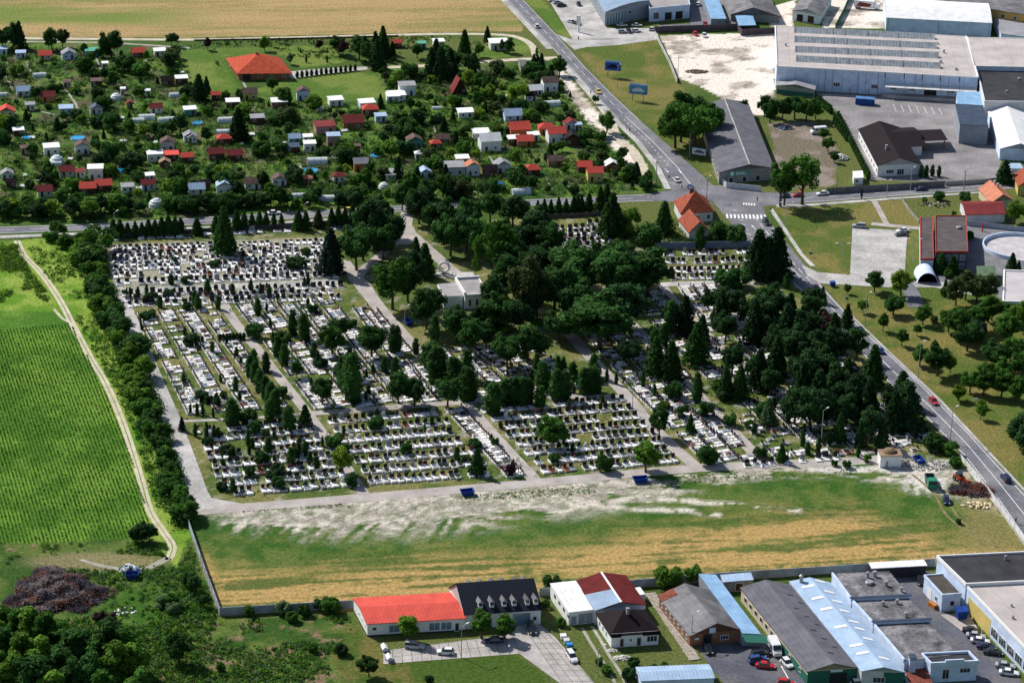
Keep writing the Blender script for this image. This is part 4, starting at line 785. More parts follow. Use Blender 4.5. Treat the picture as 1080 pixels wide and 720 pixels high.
for i in range(n):
    a0, a1 = PI*i/n, PI*(i+1)/n
    q.slab([(math.cos(a0)*R_, -1.5, math.sin(a0)*R_*1.1), (math.cos(a1)*R_, -1.5, math.sin(a1)*R_*1.1), (math.cos(a1)*R_, 7, math.sin(a1)*R_*1.1), (math.cos(a0)*R_, 7, math.sin(a0)*R_*1.1)], .12)
q.obj('vault', M_['bluewhite'], t); q = MB(); pts = [(math.cos(PI*i/n)*R_*.95, -.4, math.sin(PI*i/n)*R_*1.03) for i in range(n+1)]; q.face(pts); q.face(pts[::-1]); q.obj('glazing', M_['glass'], t)
b = B('maroon_roofed_house', 'low house with a dark maroon roof beside the curved white wall', 'house', (1019, 226), (1060, 225), (1013, 212.5), 3.2, M_['offwhite'], RF['maroon'], rise=1.6, over=.3)
b = B('salmon_roofed_house', 'house with a light salmon tile roof and two chimneys on the east road', 'house', (1046, 213), (1068, 210), (1033, 198.5), 3.4, M_['cream'], RF['orangetile'], axis='y', rise=2.4, over=.4); b.chimney(b.W*.55, b.D*.5, 5.4, 1.6, .3, M_['concrete']); b.chimney(b.W*.55, b.D*.75, 5.4, 1.4, .3, M_['concrete'])
b = B('yellow_gabled_house', 'yellow house with an orange roof at the edge of the east road', 'house', (1074, 196), (1095, 196), (1070, 183), 3.6, M_['yellow'], RF['oldtile'], axis='y', rise=2.4, over=.3)
b = B('green_roofed_kiosk', 'kiosk with a dull green sheet roof by the school yard', 'kiosk', (1031, 291), (1050, 291), (1030.5, 281), 2.6, M_['wood'], mat('olive_roof', (.10, .16, .09), .8), kind='flat', over=.2)
b = B('flat_roofed_pavilion', 'pale flat-roofed pavilion with white parapets behind the park trees', 'building', (1058, 318.5), (1110, 320), (1059, 286), 5.0, mat('teal_grey', (.16, .26, .30), .8), mat('pale_roof', (.5, .46, .46), .9, (.2, .1)), kind='flat', over=0); b.parapet(.5, M_['white'], .5, 'FBL')
b = B('cemetery_kiosk', 'small white block with a flat tan roof at the end of the cemetery lane', 'building', (929, 481), (951.5, 480.5), (926, 474), 3.4, M_['white'], RF['tan'], kind='flat', over=.15); b.pan('F', 1.4, 2.2, 0, 2.0, 'door', 'bluegrey')
q = MB(); c = b.P(b.W*.5, b.D*.6, 3.5); q.blob(c, (2.0, 1.8, 1.1), 0, 14, 7, 0.03); b.part('domed_cap', q, mat('tan_dome', (.22, .15, .09), .9, (1, .3)))
b = B('lane_gatehouse', 'small brick hut beside the allotment lane near the main road', 'shed', (549, 70), (556, 70), (547, 63), 2.6, M_['cream'], RF['grey'], rise=1.2)
# --- red hipped house in its lawn
b = B('hipped_house', 'large brown house with a wide bright red hipped roof on its own lawn', 'house', (252, 76), (305, 75.5), (241, 61), 3.4, M_['brick'], RF['redtile'], kind='hip', rise=4.6, over=1.0, hip=.5)
b.pan('F', 1.5, 4.5, 0.2, 2.6, 'door', 'dark', frame=None); b.row('F', 3, 8, b.W-2, 1.3, 1.1, 2.4); b.pan('L', 2, 4, .9, 2.3); b.chimney(b.W*.46, b.D*.5, 7.2, 1.2, .35, M_['brick'])
# --- walls and fences
def fence(name, label, pts, h, m, post=3.0, th=.12, cat='wall', postm=None, gap=0):
    P = [G(*p).xy for p in pts]; o_ = P[0]; t = thing(name, label, cat, (o_.x, o_.y, 0)); q = MB(); r = MB(); acc = 0
    for i in range(len(P)-1):
        d = P[i+1]-P[i]; l = d.length; d.normalize(); n = Vector((-d.y, d.x)); k = max(1, round(l/post))
        for j in range(k):
            a = P[i]+d*l*j/k; c = P[i]+d*l*(j+1)/k; st = random.uniform(-.03, .03)
            q.box((a+c)/2, d, n, l/k/2-.07, th/2, .05+gap, h+st); r.box(a, d, n, .08, th/2+.06, 0, h+.12)
    r.box(P[-1], d, n, .08, th/2+.06, 0, h+.12)
    q.obj('panels', m, t, org=(o_.x, o_.y, 0)); po = r.obj('posts', postm or m, t, org=(o_.x, o_.y, 0)); po['kind'] = 'stuff' if len(P) else ''
    return t
CW = mat('concrete_wall', (.34, .36, .40), .9, (.35, .3)); 
fence('concrete_wall', 'grey concrete panel wall along the west and near edges of the mown field', [(199, 556), (214, 600), (232, 649), (300, 645), (373, 641)], 2.2, CW, 3.2)
fence('concrete_wall', 'grey concrete panel wall between the slate-roofed house and the white hall', [(569, 628.5), (583, 627.5)], 2.2, CW, 3.2)
fence('concrete_wall', 'grey concrete panel wall along the field behind the workshops', [(657, 620.5), (697, 617), (760, 612), (917, 602), (985, 597)], 2.2, CW, 3.2)
fence('roadside_wall', 'white wall separating the field from the south road', [(1012, 483), (1030, 504), (1050, 530), (1080, 572), (1108, 616)], 1.5, mat('white_wall', (.62, .62, .62), .9, (.5, .15)), 4)
fence('cemetery_wall', 'low dark wall between the cemetery and the west road', [(110, 252.5), (200, 246), (290, 241), (372, 236), (418, 232)], 1.5, mat('dark_wall', (.10, .09, .085), .9), 3)
fence('cemetery_wall', 'low brown wall by the east part of the cemetery along the road', [(565, 231), (610, 229), (645, 226)], 1.5, MATS['dark_wall'], 3)
fence('grey_fence', 'blue-grey panel fence behind the northern grave plots by the gatehouse', [(691, 263), (740, 262), (791, 261)], 2.3, mat('blue_panel', (.16, .20, .28), .8, (.5, .2)), 2)
fence('hall_wall', 'low white wall with colourful panels before the long market hall', [(752, 168), (757, 190), (766, 198), (802, 202)], 2.0, mat('poster_wall', (.60, .60, .62), .8, (.8, .15)), 2.4)
fence('yard_wall', 'grey slatted wall along the east road before the office', [(872, 204.5), (930, 201), (996, 197)], 2.2, mat('slat_wall', (.17, .17, .175), .8, (.6, .2)), 2.5)
fence('yard_fence', 'open mesh fence across the factory yard entrance', [(997, 196), (1030, 194), (1062, 191)], 1.6, M_['steel'], 2.5, .03, 'fence')
fence('lot_wall', 'white and brown boundary wall between lawn and sandy lot', [(691, 38), (696, 48), (706, 68), (714, 88)], 2.0, mat('pale_wall', (.5, .48, .45), .9, (.5, .3)), 3)
fence('dark_fence', 'dark brown fence behind the two cars on the sandy lot', [(691, 35), (720, 34), (777, 32), (782, 38), (818, 36)], 2.8, mat('brown_panel', (.09, .075, .085), .9, (.5, .2)), 3, .12, 'fence')
fence('garden_fence', 'fence winding beside the small garden on the east road', [(951, 212), (960, 225), (969, 235)], 1.2, mat('light_fence', (.3, .3, .28), .9), 2, .1, 'fence')
fence('metal_fence', 'grey corrugated fence below the maroon-roofed house', [(1020, 238), (1048, 241), (1080, 245)], 1.8, mat('galv', (.35, .38, .43), .6, (.6, .15)), 2.2, .1, 'fence')
fence('green_fence', 'tall green fence beside the lorry yard behind the factory', [(881, 31), (889, 16), (897, -2)], 2.4, mat('green_net', (.03, .16, .09), .9), 3, .08, 'fence')
fence('garden_boundary', 'dark boundary fence between the mown verge and the wheat field', [(205, 43.5), (300, 42), (420, 39)], .7, M_['wood'], 4, .05, 'fence')
fence('road_guardrail', 'low steel rail beside the south road embankment', [(916, 406), (940, 432), (975, 468)], .8, M_['steel'], 4, .06, 'barrier')
# curved wall
t = thing('curved_wall', 'curved white wall around the paved play circle', 'wall', G(1075, 262)); q = MB(); q2 = MB()
for i in range(30):
    a0, a1 = PI*.28+PI*1.1*i/30, PI*.28+PI*1.1*(i+1)/30; c = [(math.cos(a)*r, math.sin(a)*r) for a, r in ((a0, 11.6), (a1, 11.6), (a1, 12.0), (a0, 12.0))]; q.prism(c, 0, 1.3)
q.obj('wall', M_['bluewhite'], t); q2.prism([(math.cos(a*2*PI/40)*11.4, math.sin(a*2*PI/40)*11.4) for a in range(40)], 0, .1); q2.obj('paving', mat('pale_paving', (.5, .47, .48), .9, (.3, .2)), t)
# ------------------------------------------------------------------ vehicles (forward = +X)
PAINT = {n: mat('car_paint_'+n, c, .3, None, spec=.6) for n, c in dict(white=(.72, .72, .72), silver=(.36, .38, .40), black=(.012, .012, .016), blue=(.02, .06, .22), darkblue=(.012, .02, .07), red=(.50, .015, .015), yellow=(.62, .48, .10), grey=(.12, .13, .14), brown=(.1, .06, .04)).items()}
def loft(mb, secs, mi=0):
    for i in range(len(secs)-1):
        A, C = secs[i], secs[i+1]
        for j in range(len(A)): k = (j+1) % len(A); mb.face([A[j], C[j], C[k], A[k]], mi)
    mb.face(secs[0][::-1][::-1], mi); mb.face(secs[-1][::-1], mi)
def car_proto(L_, H_, kind):
    t = thing('parked_car', 'car', 'car', (0, 0, -50)); W_ = .86; q = MB(); h0 = .28; hb = H_*.60
    xs = [(-L_/2, .72, hb*.86), (-L_/2+.12, .82, hb*.97), (-L_/2+.7, W_, hb), (L_*.12, W_, hb), (L_/2-1.0, W_, hb*.94), (L_/2-.25, .80, hb*.80), (L_/2, .68, hb*.62)]
    loft(q, [[(x, -w_, h0), (x, w_, h0), (x, w_, h*.8), (x, w_*.93, h), (x, -w_*.93, h), (x, -w_, h*.8)] for x, w_, h in xs])
    r0, r1 = {'hatch': (-L_*.36, L_*.06), 'estate': (-L_*.43, L_*.08), 'sedan': (-L_*.22, L_*.07)}[kind]
    q.slab([(r0, -.62, H_), (r1, -.62, H_), (r1, .62, H_), (r0, .62, H_)], .07); q.obj('body', PAINT['white'], t, smooth=False)
    g = MB(); a0, a1 = {'hatch': (-L_*.46, L_*.24), 'estate': (-L_*.48, L_*.25), 'sedan': (-L_*.37, L_*.24)}[kind]; z0, z1 = hb-.03, H_-.06
    bt = [(a0, -.78, z0), (a1, -.78, z0), (a1, .78, z0), (a0, .78, z0)]; tp = [(r0, -.62, z1), (r1, -.62, z1), (r1, .62, z1), (r0, .62, z1)]
    for i in range(4): j = (i+1) % 4; g.face([bt[i], bt[j], tp[j], tp[i]])
    g.obj('windows', MG['glass'], t)
    for x in (-L_*.31, L_*.32):
        for y in (-.78, .78):
            wq = MB(); wq.cyl((x, y-.11, .32), (x, y+.11, .32), .32, .32, 12); wo = wq.obj('wheel', MG['rubber'], t); rq = MB(); rq.cyl((x, y-.12, .32), (x, y+.12, .32), .18, .18, 8); rq.obj('rim', MG['steel'], wo)
    for y in (-.6, .6):
        for nm, x, m in (('headlight', L_/2-.03, MG['lampglass']), ('tail_light', -L_/2+.01, MG['tail'])):
            lq = MB(); lq.prism([(x-.08, y-.16), (x+.06, y-.16), (x+.06, y+.16), (x-.08, y+.16)], hb*.60, hb*.80); lq.obj(nm, m, t)
    return t
def van_proto():
    t = thing('van', 'van', 'van', (0, 0, -50)); q = MB(); L_ = 5.6
    loft(q, [[(x, -w_, .35), (x, w_, .35), (x, w_, h*.9), (x, w_*.9, h), (x, -w_*.9, h), (x, -w_, h*.9)] for x, w_, h in ((-2.8, .92, 2.3), (-2.7, .98, 2.4), (1.2, .98, 2.4), (1.5, .98, 2.3), (2.15, .95, 1.35), (2.7, .85, 1.05), (2.8, .75, .8))]); q.obj('body', PAINT['white'], t)
    g = MB(); g.slab([(1.56, -.8, 2.26), (2.12, -.85, 1.42), (2.12, .85, 1.42), (1.56, .8, 2.26)], -.03)
    for y in (-1, 1): g.face([(.5, .985*y, 1.4), (1.75, .985*y, 1.4), (1.45, .985*y, 2.0), (.5, .985*y, 2.0)][::y])
    g.obj('windows', MG['glass'], t)
    for x in (-1.7, 1.8):
        for y in (-.88, .88):
            wq = MB(); wq.cyl((x, y-.12, .36), (x, y+.12, .36), .36, .36, 12); wo = wq.obj('wheel', MG['rubber'], t); rq = MB(); rq.cyl((x, y-.13, .36), (x, y+.13, .36), .2, .2, 8); rq.obj('rim', MG['steel'], wo)
    for y in (-.7, .7): lq = MB(); lq.prism([(2.7, y-.14), (2.83, y-.14), (2.83, y+.14), (2.7, y+.14)], .7, .95); lq.obj('headlight', MG['lampglass'], t)
    return t
PROTO = dict(hatch=car_proto(4.0, 1.5, 'hatch'), estate=car_proto(4.7, 1.68, 'estate'), sedan=car_proto(4.5, 1.42, 'sedan'), van=van_proto())
index_kids()
def hide(t):
    for k in KIDS.get(t.name, []): hide(k)
    bpy.data.objects.remove(t)
CARS = [ # px, py, heading dx, dy, kind, colour, label, group
 (566, 29, -8, -9, 'hatch', 'white', 'white car driving alone up the main road past the wheat field'), (631, 98, 8, 8.5, 'sedan', 'yellow', 'pale yellow car on the main road level with the billboards'),
 (713.5, 191, -8, -8.5, 'sedan', 'white', 'cream-white car waiting in the turning lane near the crossroads'), (729, 201, 8, 8, 'estate', 'blue', 'dark blue car entering the crossroads behind the gatehouse'),
 (642, 147, -9, -.5, 'sedan', 'silver', 'silver car parked on the dirt verge beside the big roadside tree'), (827, 208, -9, 1, 'hatch', 'blue', 'blue car queuing on the east road nearest the crossroads'),
 (841, 207, -9, 1, 'hatch', 'red', 'red car in the queue on the east road behind the airy trees'), (867.5, 205.5, -9, .8, 'sedan', 'white', 'white car last in the queue on the east road'),
 (971, 200.5, -9, .7, 'sedan', 'darkblue', 'dark blue car passing the slatted yard wall on the east road'), (808, 236, 7, 9, 'estate', 'black', 'black car just past the zebra crossing on the south road'),
 (815, 246, 7, 9, 'sedan', 'silver', 'silver car following the black one off the zebra crossing'), (814, 296, 9, 10, 'sedan', 'darkblue', 'dark car beside the tall spruces on the south road'),
 (907, 350, -8, -9, 'estate', 'black', 'black car on the south road above the blue one'), (928, 371, -8, -9, 'sedan', 'blue', 'blue car on the south road half hidden by a conifer'),
 (984.5, 425, 8, 8, 'hatch', 'red', 'bright red car on the south road beside the park lawn'), (1060.5, 506, -8, -9.5, 'estate', 'darkblue', 'dark blue car on the near stretch of the south road'),
 (289, 226, 9, -.5, 'sedan', 'white', 'white car on the west road behind the roadside spruces'), (368.5, 223, 9, -.5, 'sedan', 'yellow', 'yellow car on the west road partly behind foliage'),
 (861, 306, 1, 7, 'hatch', 'red', 'red car turning at the mouth of the cross street'), (906, 240, -9, -.5, 'estate', 'silver', 'silver car parked at the corner of the pale parking lot'),
 (950.5, 248.5, -9, 1, 'sedan', 'black', 'black car parked on the pale parking lot'), (952, 244.5, -9, 1, 'sedan', 'white', 'white car half hidden behind the black one on the parking lot'),
 (656, 28, 9, 0, 'sedan', 'white', 'white car parked first from the showroom glass corner'), (671.5, 28, 9, 0, 'sedan', 'white', 'white car parked second along the showroom front'),
 (656.5, 35, 9, -.3, 'hatch', 'silver', 'silver car in the near display row, beside the black one'), (663.5, 34.5, 5, 4, 'hatch', 'black', 'black car in the near display row by the showroom'),
 (671, 34, 9, -.3, 'hatch', 'white', 'white car in the near display row, east of the black one'), (689, 32.5, 9, 0, 'hatch', 'white', 'white car below the blue garage wing, at the wall end'), (697, 31.5, 9, 0, 'sedan', 'silver', 'silver car close to the dark fence by the garage wing'),
 (736.5, 6, 5, -7, 'hatch', 'white', 'white car on the yard between garage wing and narrow hall'), (744, 27, 4, 5, 'hatch', 'red', 'dark red car parked behind the dark fence'),
 (733.5, 37.5, 5, 5, 'hatch', 'red', 'red car on the sandy lot before the dark fence'), (743, 39, 5, 5, 'hatch', 'white', 'white car on the sandy lot beside the red one'),
 (592, 7, 9, -1, 'estate', 'black', 'black car parked on the forecourt at the top'), (588, 4, 9, -1, 'sedan', 'silver', 'silver car parked behind the black forecourt car'), (583, 1.5, 9, -1, 'sedan', 'white', 'white car farthest up the forecourt row'),
 (610.5, 6, 4, 6, 'hatch', 'black', 'black car standing alone on the showroom forecourt'), (608.5, 26, 8, 2, 'sedan', 'grey', 'dark grey car behind the forecourt hedge'), (603, 24.5, 8, 2, 'sedan', 'white', 'white car behind the forecourt hedge'),
 (437, 683, 9, .8, 'estate', 'silver', 'silver estate car parked on the slabs before the red-roofed building'), (470, 689, -9, -.3, 'hatch', 'white', 'white hatchback parked at the edge of the concrete slabs'),
 (521, 677, -9, .4, 'sedan', 'darkblue', 'dark blue car parked in the shade before the dormered house'), (561, 665, 2.5, 8, 'estate', 'black', 'black car parked at the open garage of the dormered house'),
 (603, 694.5, 4, 6, 'estate', 'white', 'white car parked on the slab yard edge by the grass'), (746.5, 686, 3, 7, 'estate', 'black', 'black off-roader parked before the brown barn'),
 (799, 697.5, 9, -1.5, 'estate', 'blue', 'blue car parked between the black and red cars'), (802, 691.5, 9, -1.5, 'estate', 'black', 'black car parked under the green awning end'), (807, 703.5, 9, .8, 'sedan', 'red', 'red car parked in front of the blue one'),
 (830, 701, 5, 5.5, 'hatch', 'white', 'white car beside the green workshop side wall'), (829, 722, 9, 1, 'hatch', 'red', 'red car at the very bottom of the workshop yard'), (906, 722, 9, -1, 'hatch', 'white', 'white car before the small door of the metal-roofed hall'),
 (1025, 666.5, 9, 1, 'sedan', 'black', 'black car farthest back in the row by the factory wing'), (1029, 672, 9, 1, 'sedan', 'silver', 'silver car, second in the row by the factory wing'), (1033.5, 677.5, 9, 1, 'sedan', 'white', 'white car, third in the row by the factory wing'),
 (1040, 683.5, 9, 1, 'sedan', 'darkblue', 'dark blue car, fourth in the row by the factory wing'), (1047, 689.5, 9, 1, 'sedan', 'black', 'black car at the near end of the factory wing row'), (1060, 703.5, 9, 1, 'sedan', 'silver', 'silver car parked behind the white one at the yellow panel'), (1064, 711, 9, 1, 'sedan', 'white', 'white car parked nearest the corner below the yellow panel'),
 (998, 529.5, 1.5, 6, 'hatch', 'darkblue', 'dark blue car parked on the field near the brush pile'), (971, 614.5, 1, 5, 'hatch', 'black', 'black car beside the felt-roofed annex')]
def place_vehicle(kind, px, py, dx, dy, col, label, name='parked_car', cat='car', group=None, s=1.0):
    p = G(px, py); d = G(px+dx, py+dy)-p; t = copytree(PROTO[kind], None, (p.x, p.y, 0.055), math.atan2(d.y, d.x)); t.name = name; t['label'] = label; t['category'] = cat; t.scale = (s, s, s)
    if group: t['group'] = group
    for ch in t.children: pass
    return t
NEW = []
def paintcar(t, col):
    for o in KIDS2.get(t.name, []):
        if o.name.split('.')[0] == 'body' and col != 'white': o.material_slots[0].link = 'OBJECT'; o.material_slots[0].material = PAINT[col]
for (px, py, dx, dy, k, c, lb) in CARS:
    NEW.append((place_vehicle(k, px, py, dx, dy, c, lb, group=('cars on the roads' if py > 340 and px > 800 and py < 520 or c == 'yellow' or px in (566, 713.5, 729, 289) else None)), c))
for (px, py, dx, dy, c, lb) in ((817, 686.5, 3.5, 7, 'white', 'large white van parked beside the green workshop wall'), (863, 141, -9, .8, 'white', 'white delivery van parked on the gravel beside the yard trees')):
    NEW.append((place_vehicle('van', px, py, dx, dy, c, lb, 'delivery_van', 'van', s=1.1), c))
KIDS2 = {}
for o in bpy.data.objects:
    if o.parent: KIDS2.setdefault(o.parent.name, []).append(o)
for t, c in NEW: paintcar(t, c)
for t in PROTO.values(): hide(t)
def boxthing(mb, x0, x1, y0, y1, z0, z1, mi=0): mb.prism([(x0, y0), (x1, y0), (x1, y1), (x0, y1)], z0, z1, mi)
def wheels(t, xs, y, r=.5):
    for x in xs:
        for s in (-1, 1): wq = MB(); wq.cyl((x, s*y-.15, r), (x, s*y+.15, r), r, r, 12); wo = wq.obj('wheel', MG['rubber'], t); rq = MB(); rq.cyl((x, s*y-.16, r), (x, s*y+.16, r), r*.5, r*.5, 8); rq.obj('rim', MG['steel'], wo)
def head(px, py, dx, dy): p = G(px, py); d = G(px+dx, py+dy)-p; return (p.x, p.y, 0), math.atan2(d.y, d.x)
def truck(name, label, px, py, dx, dy, cab, body, L_=8, H_=3, box=True, art=None):
    loc, rz = head(px, py, dx, dy); t = thing(name, label, 'truck', loc, rz); q = MB(); boxthing(q, L_/2-2.2, L_/2, -1.2, 1.2, .7, 2.7); boxthing(q, L_/2-.6, L_/2+.1, -1.1, 1.1, .6, 1.5); q.obj('cab', cab, t)
    g = MB(); boxthing(g, L_/2-.02, L_/2+.03, -1.05, 1.05, 1.6, 2.5); g.obj('windscreen', MG['glass'], t)
    q = MB(); boxthing(q, -L_/2, L_/2-2.3, -.5, .5, .6, .9); q.obj('chassis', MG['dark'], t); q = MB()
    if box: boxthing(q, -L_/2, L_/2-2.4, -1.25, 1.25, .95, .95+H_)
    else:
        for a in ((-L_/2, L_/2-2.4, -1.2, -1.1), (-L_/2, L_/2-2.4, 1.1, 1.2), (-L_/2, -L_/2+.1, -1.1, 1.1), (L_/2-2.5, L_/2-2.4, -1.1, 1.1)): boxthing(q, *a, 1.0, 1.9)
        boxthing(q, -L_/2, L_/2-2.4, -1.2, 1.2, .92, 1.0)
    bo = q.obj('cargo_box' if box else 'cargo_bed', body, t)
    if art:
        q = MB()
        for s in (-1, 1): q.face([(-L_/2+1, s*1.26, 1.2), (L_/2-4, s*1.26, 1.2), (L_/2-3.4, s*1.26, 2.6), (-L_/2+2.4, s*1.26, 3.2)][::s])
        q.obj('side_picture', art, bo)
    wheels(t, (-L_/2+1.2, -L_/2+2.4, L_/2-1.1), 1.05); return t
truck('lorry', 'white lorry with a dark red picture on its side behind the factory', 914, 9.5, 12, 1, MG['white'], MG['white'], 11, 2.8, True, mat('side_art', (.28, .06, .06), .6, (.6, .5)))
truck('tipper_truck', 'green open-bed truck standing by the heap on the mown field', 981.5, 511, 3, 9, mat('truck_green', (.03, .22, .14), .5), mat('truck_bed', (.05, .12, .10), .7), 6.5, 1, False)
# tractor-like orange machine, skips, bins, barrels
def skip(label, px, py, L_, col, dx=9, dy=0, rubbish=False, name='skip_container', cat='skip'):
    loc, rz = head(px, py, dx, dy); t = thing(name, label, cat, loc, rz); q = MB(); a, b_ = L_/2, 1.1; zt = 1.4
    bt = [(-a*.75, -b_*.85, .15), (a*.75, -b_*.85, .15), (a*.75, b_*.85, .15), (-a*.75, b_*.85, .15)]; tp = [(-a, -b_, zt), (a, -b_, zt), (a, b_, zt), (-a, b_, zt)]
    q.face(bt[::-1])
    for i in range(4):
        j = (i+1) % 4; q.face([bt[i], bt[j], tp[j], tp[i]]); ti, tj = (Vector(tp[i])*.93, Vector(tp[j])*.93); ti.z = tj.z = zt; q.face([tp[i], tp[j], tj, ti]); bi, bj = Vector(bt[i]), Vector(bt[j]); bi.z = bj.z = .3; q.face([ti, tj, bj*.95, bi*.95])
    q.face([(p[0]*.95, p[1]*.95, .35) for p in bt]); q.obj('body', col, t); q = MB()
    for s in (-1, 1): q.cyl((-a*.5, s*1.15, .9), (a*.5, s*1.15, .9), .06, .06, 5)
    q.obj('lifting_bar', MG['dark'], t)
    return t
SB = mat('skip_blue', (.015, .055, .27), .5, (2, .2))
skip('blue skip on the verge below the middle grave plots', 492.6, 521.5, 3.6, SB, 9, -1); skip('blue skip on the verge below the light green tree', 675, 508, 4.0, SB, 9, -.6); skip('blue open skip at the end of the cemetery lane by the white kiosk', 969, 487.5, 3.6, SB, 3, 3); skip('blue skip filled with rubbish on the overgrown waste ground', 139.5, 609, 3.2, SB, 9, 0); skip('blue skip beside the street lamp inside the cemetery', 430, 342, 3.4, SB, 6, 4)
b = B('blue_container', 'dark blue shipping container against the factory front', 'container', (902.5, 104), (922.5, 105.5), (903, 101.5), 2.5, mat('container_blue', (.02, .07, .28), .5, (1, .15)), mat('container_blue'[:-4]+'top', (.10, .22, .45), .6), kind='flat', over=.02); b.pan('L', .1, -.1, .1, 2.3, 'door', 'dark', frame=None)
def rubbish(name, label, cat, px, py, n, rx, ry, rz, cols, kind=None, size=(.2, .5), seed=3):
    rs = random.Random(seed); p = G(px, py); q = MB()
    for i in range(n):
        a = rs.uniform(0, 2*PI); r = math.sqrt(rs.random()); x, y = math.cos(a)*r*rx, math.sin(a)*r*ry; z = rz*(1-r*r)*rs.uniform(.5, 1)
        q.blob((x, y, z+.05), (rs.uniform(*size), rs.uniform(*size), rs.uniform(*size)*.6), rs.randrange(len(cols)), 5, 3, .3, rs)
    o = q.obj(name, cols, None, (p.x, p.y, 0)); return tag(o, label, cat, kind=kind)
WB_ = mat('bag_white', (.7, .7, .72), .6); BB_ = mat('bag_blue', (.15, .35, .6), .6)
rubbish('rubbish_heap', 'heap of white and blue rubbish bags overflowing the waste ground skip', 'rubbish', 138, 603, 46, 2.6, 1.6, 2.6, [WB_, BB_, WB_, mat('bag_grey', (.3, .3, .3), .8)], 'stuff', (.3, .7))
rubbish('rubbish_scatter', 'white scraps lying on the bright grass of the waste ground', 'rubbish', 133, 645, 14, 2.8, 2.2, .2, [WB_], 'stuff', (.2, .5), 5)
rubbish('rubbish_scatter', 'white scraps strewn around the blue waste skip', 'rubbish', 125, 606, 18, 5, 4, .1, [WB_, mat('sand', (.5, .45, .38), .9)], 'stuff', (.12, .3), 6)
rubbish('timber_heap', 'pale yellow heap of broken timber by the roadside wall', 'heap', 1030, 533, 30, 4.0, 1.8, .7, [mat('pale_timber', (.66, .56, .34), .9)], 'stuff', (.3, .8), 7)
rubbish('gravel_heap', 'pale heap of gravel on the grass behind the yard hedge', 'heap', 886, 167.5, 60, 2.6, 2.4, 1.6, [mat('pale_gravel', (.6, .57, .52), .95, (2, .2))], 'stuff', (.6, 1.0), 8)
rubbish('gravel_heap', 'low grey gravel heap east of the white kiosk', 'heap', 966, 490, 260, 11, 4, .5, [mat('grey_gravel', (.36, .35, .32), .95, (2, .3))], 'stuff', (.15, .45), 9)
rubbish('rubble_heap', 'pale rubble heap in the grass below the brown-roofed house', 'heap', 657, 694, 90, 2.4, 1.2, .5, [MATS['pale_gravel']], 'stuff', (.12, .35), 10); rubbish('rubble_heap', 'small pale rubble heap beside the house wall corner', 'heap', 646, 686, 45, 1.2, .8, .4, [MATS['pale_gravel']], 'stuff', (.12, .3), 11)
rubbish('earth_heap', 'dark brown spoil on the sandy lot', 'heap', 735, 76, 120, 4.5, 2.6, .5, [mat('dark_earth', (.16, .12, .09), .95, (2, .3))], 'stuff', (.25, .6), 12)
rubbish('scrap_heap', 'blue and white scrap beside the yard trees', 'heap', 826, 136, 24, 3.4, 1.6, .8, [BB_, WB_, MG['dark']], 'stuff', (.3, .6), 13)
rubbish('scrap_heap', 'junk and scrap strewn in the small garden by the east road', 'heap', 985, 216, 44, 6, 3, .5, [WB_, MG['dark'], MATS['dark_earth'], MG['plank'], MG['dark']], 'stuff', (.2, .5), 14)
def brush(name, label, px, py, rx, ry, rz, n, cols, seed):
    rs = random.Random(seed); p = G(px, py); q = MB()
    for i in range(n):
        a = rs.uniform(0, 2*PI); r = math.sqrt(rs.random()); wb = 1+.18*math.sin(a*3+seed)+.12*math.sin(a*7+1)+.06*math.sin(a*13); x, y = math.cos(a)*r*rx*wb, math.sin(a)*r*ry*wb; lump = .55+.45*math.sin(x*.8)*math.cos(y*.9); z = rz*(1-r**2.2)*lump*rs.uniform(.6, 1)+.1
        d = Vector((rs.uniform(-1, 1), rs.uniform(-1, 1), rs.uniform(-.15, .5))).normalized()*rs.uniform(.4, 1.3); n_ = d.cross(Vector((0, 0, 1))).normalized()*rs.uniform(.03, .12); c = Vector((x, y, z)); m = int(((math.sin(x*.35+seed)+math.cos(y*.5+x*.2))*.5+.5)*len(cols)+rs.uniform(-.6, .6))
        q.face([c-d-n_, c+d-n_, c+d+n_, c-d+n_], max(0, min(len(cols)-1, m)))
    return tag(q.obj(name, cols, None, (p.x, p.y, 0)), label, 'brushwood', kind='stuff')
BR = [mat('dry_twigs', (.16, .12, .11), .95), mat('dark_twigs', (.055, .045, .055), .95), mat('grey_twigs', (.13, .115, .13), .95), mat('rusty_twigs', (.15, .055, .035), .95)]
brush('brushwood_heap', 'wide heap of grey and rust-brown cut brushwood above the poplar trees', 58, 626, 11, 11, 3.2, 14000, [BR[1], BR[3], BR[0], BR[1], BR[2], BR[0]], 2)
brush('brushwood_heap', 'brown heap of cut branches beside the white roadside wall', 1026, 517, 5.5, 4, 1.6, 2600, [BR[0], BR[3], BR[1]], 4)
loc, rz = head(1012, 507, 6, 3); t = thing('orange_loader', 'orange-red loader at the edge of the brown branch heap', 'loader', loc, rz)
LO = mat('loader_orange', (.55, .08, .02), .5); q = MB(); boxthing(q, -1.8, 1.0, -.8, .8, .7, 1.5); boxthing(q, 1.0, 3.2, -.3, -.15, 1.0, 1.3); boxthing(q, 1.0, 3.2, .15, .3, 1.0, 1.3); q.obj('body', LO, t); q = MB(); boxthing(q, -1.0, .4, -.7, .7, 1.5, 2.5); q.obj('cab', MG['glass'], t); q = MB(); q.slab([(3.1, -1, .3), (4.0, -1, .2), (4.0, 1, .2), (3.1, 1, 1.2)], .15); q.obj('bucket', MG['dark'], t); wheels(t, (-1.1, .8), .9, .55)
loc, rz = head(983.5, 640, 5, 3); t = thing('pallet_stack', 'orange pallets stacked beside the annex door', 'pallets', loc, rz); q = MB()
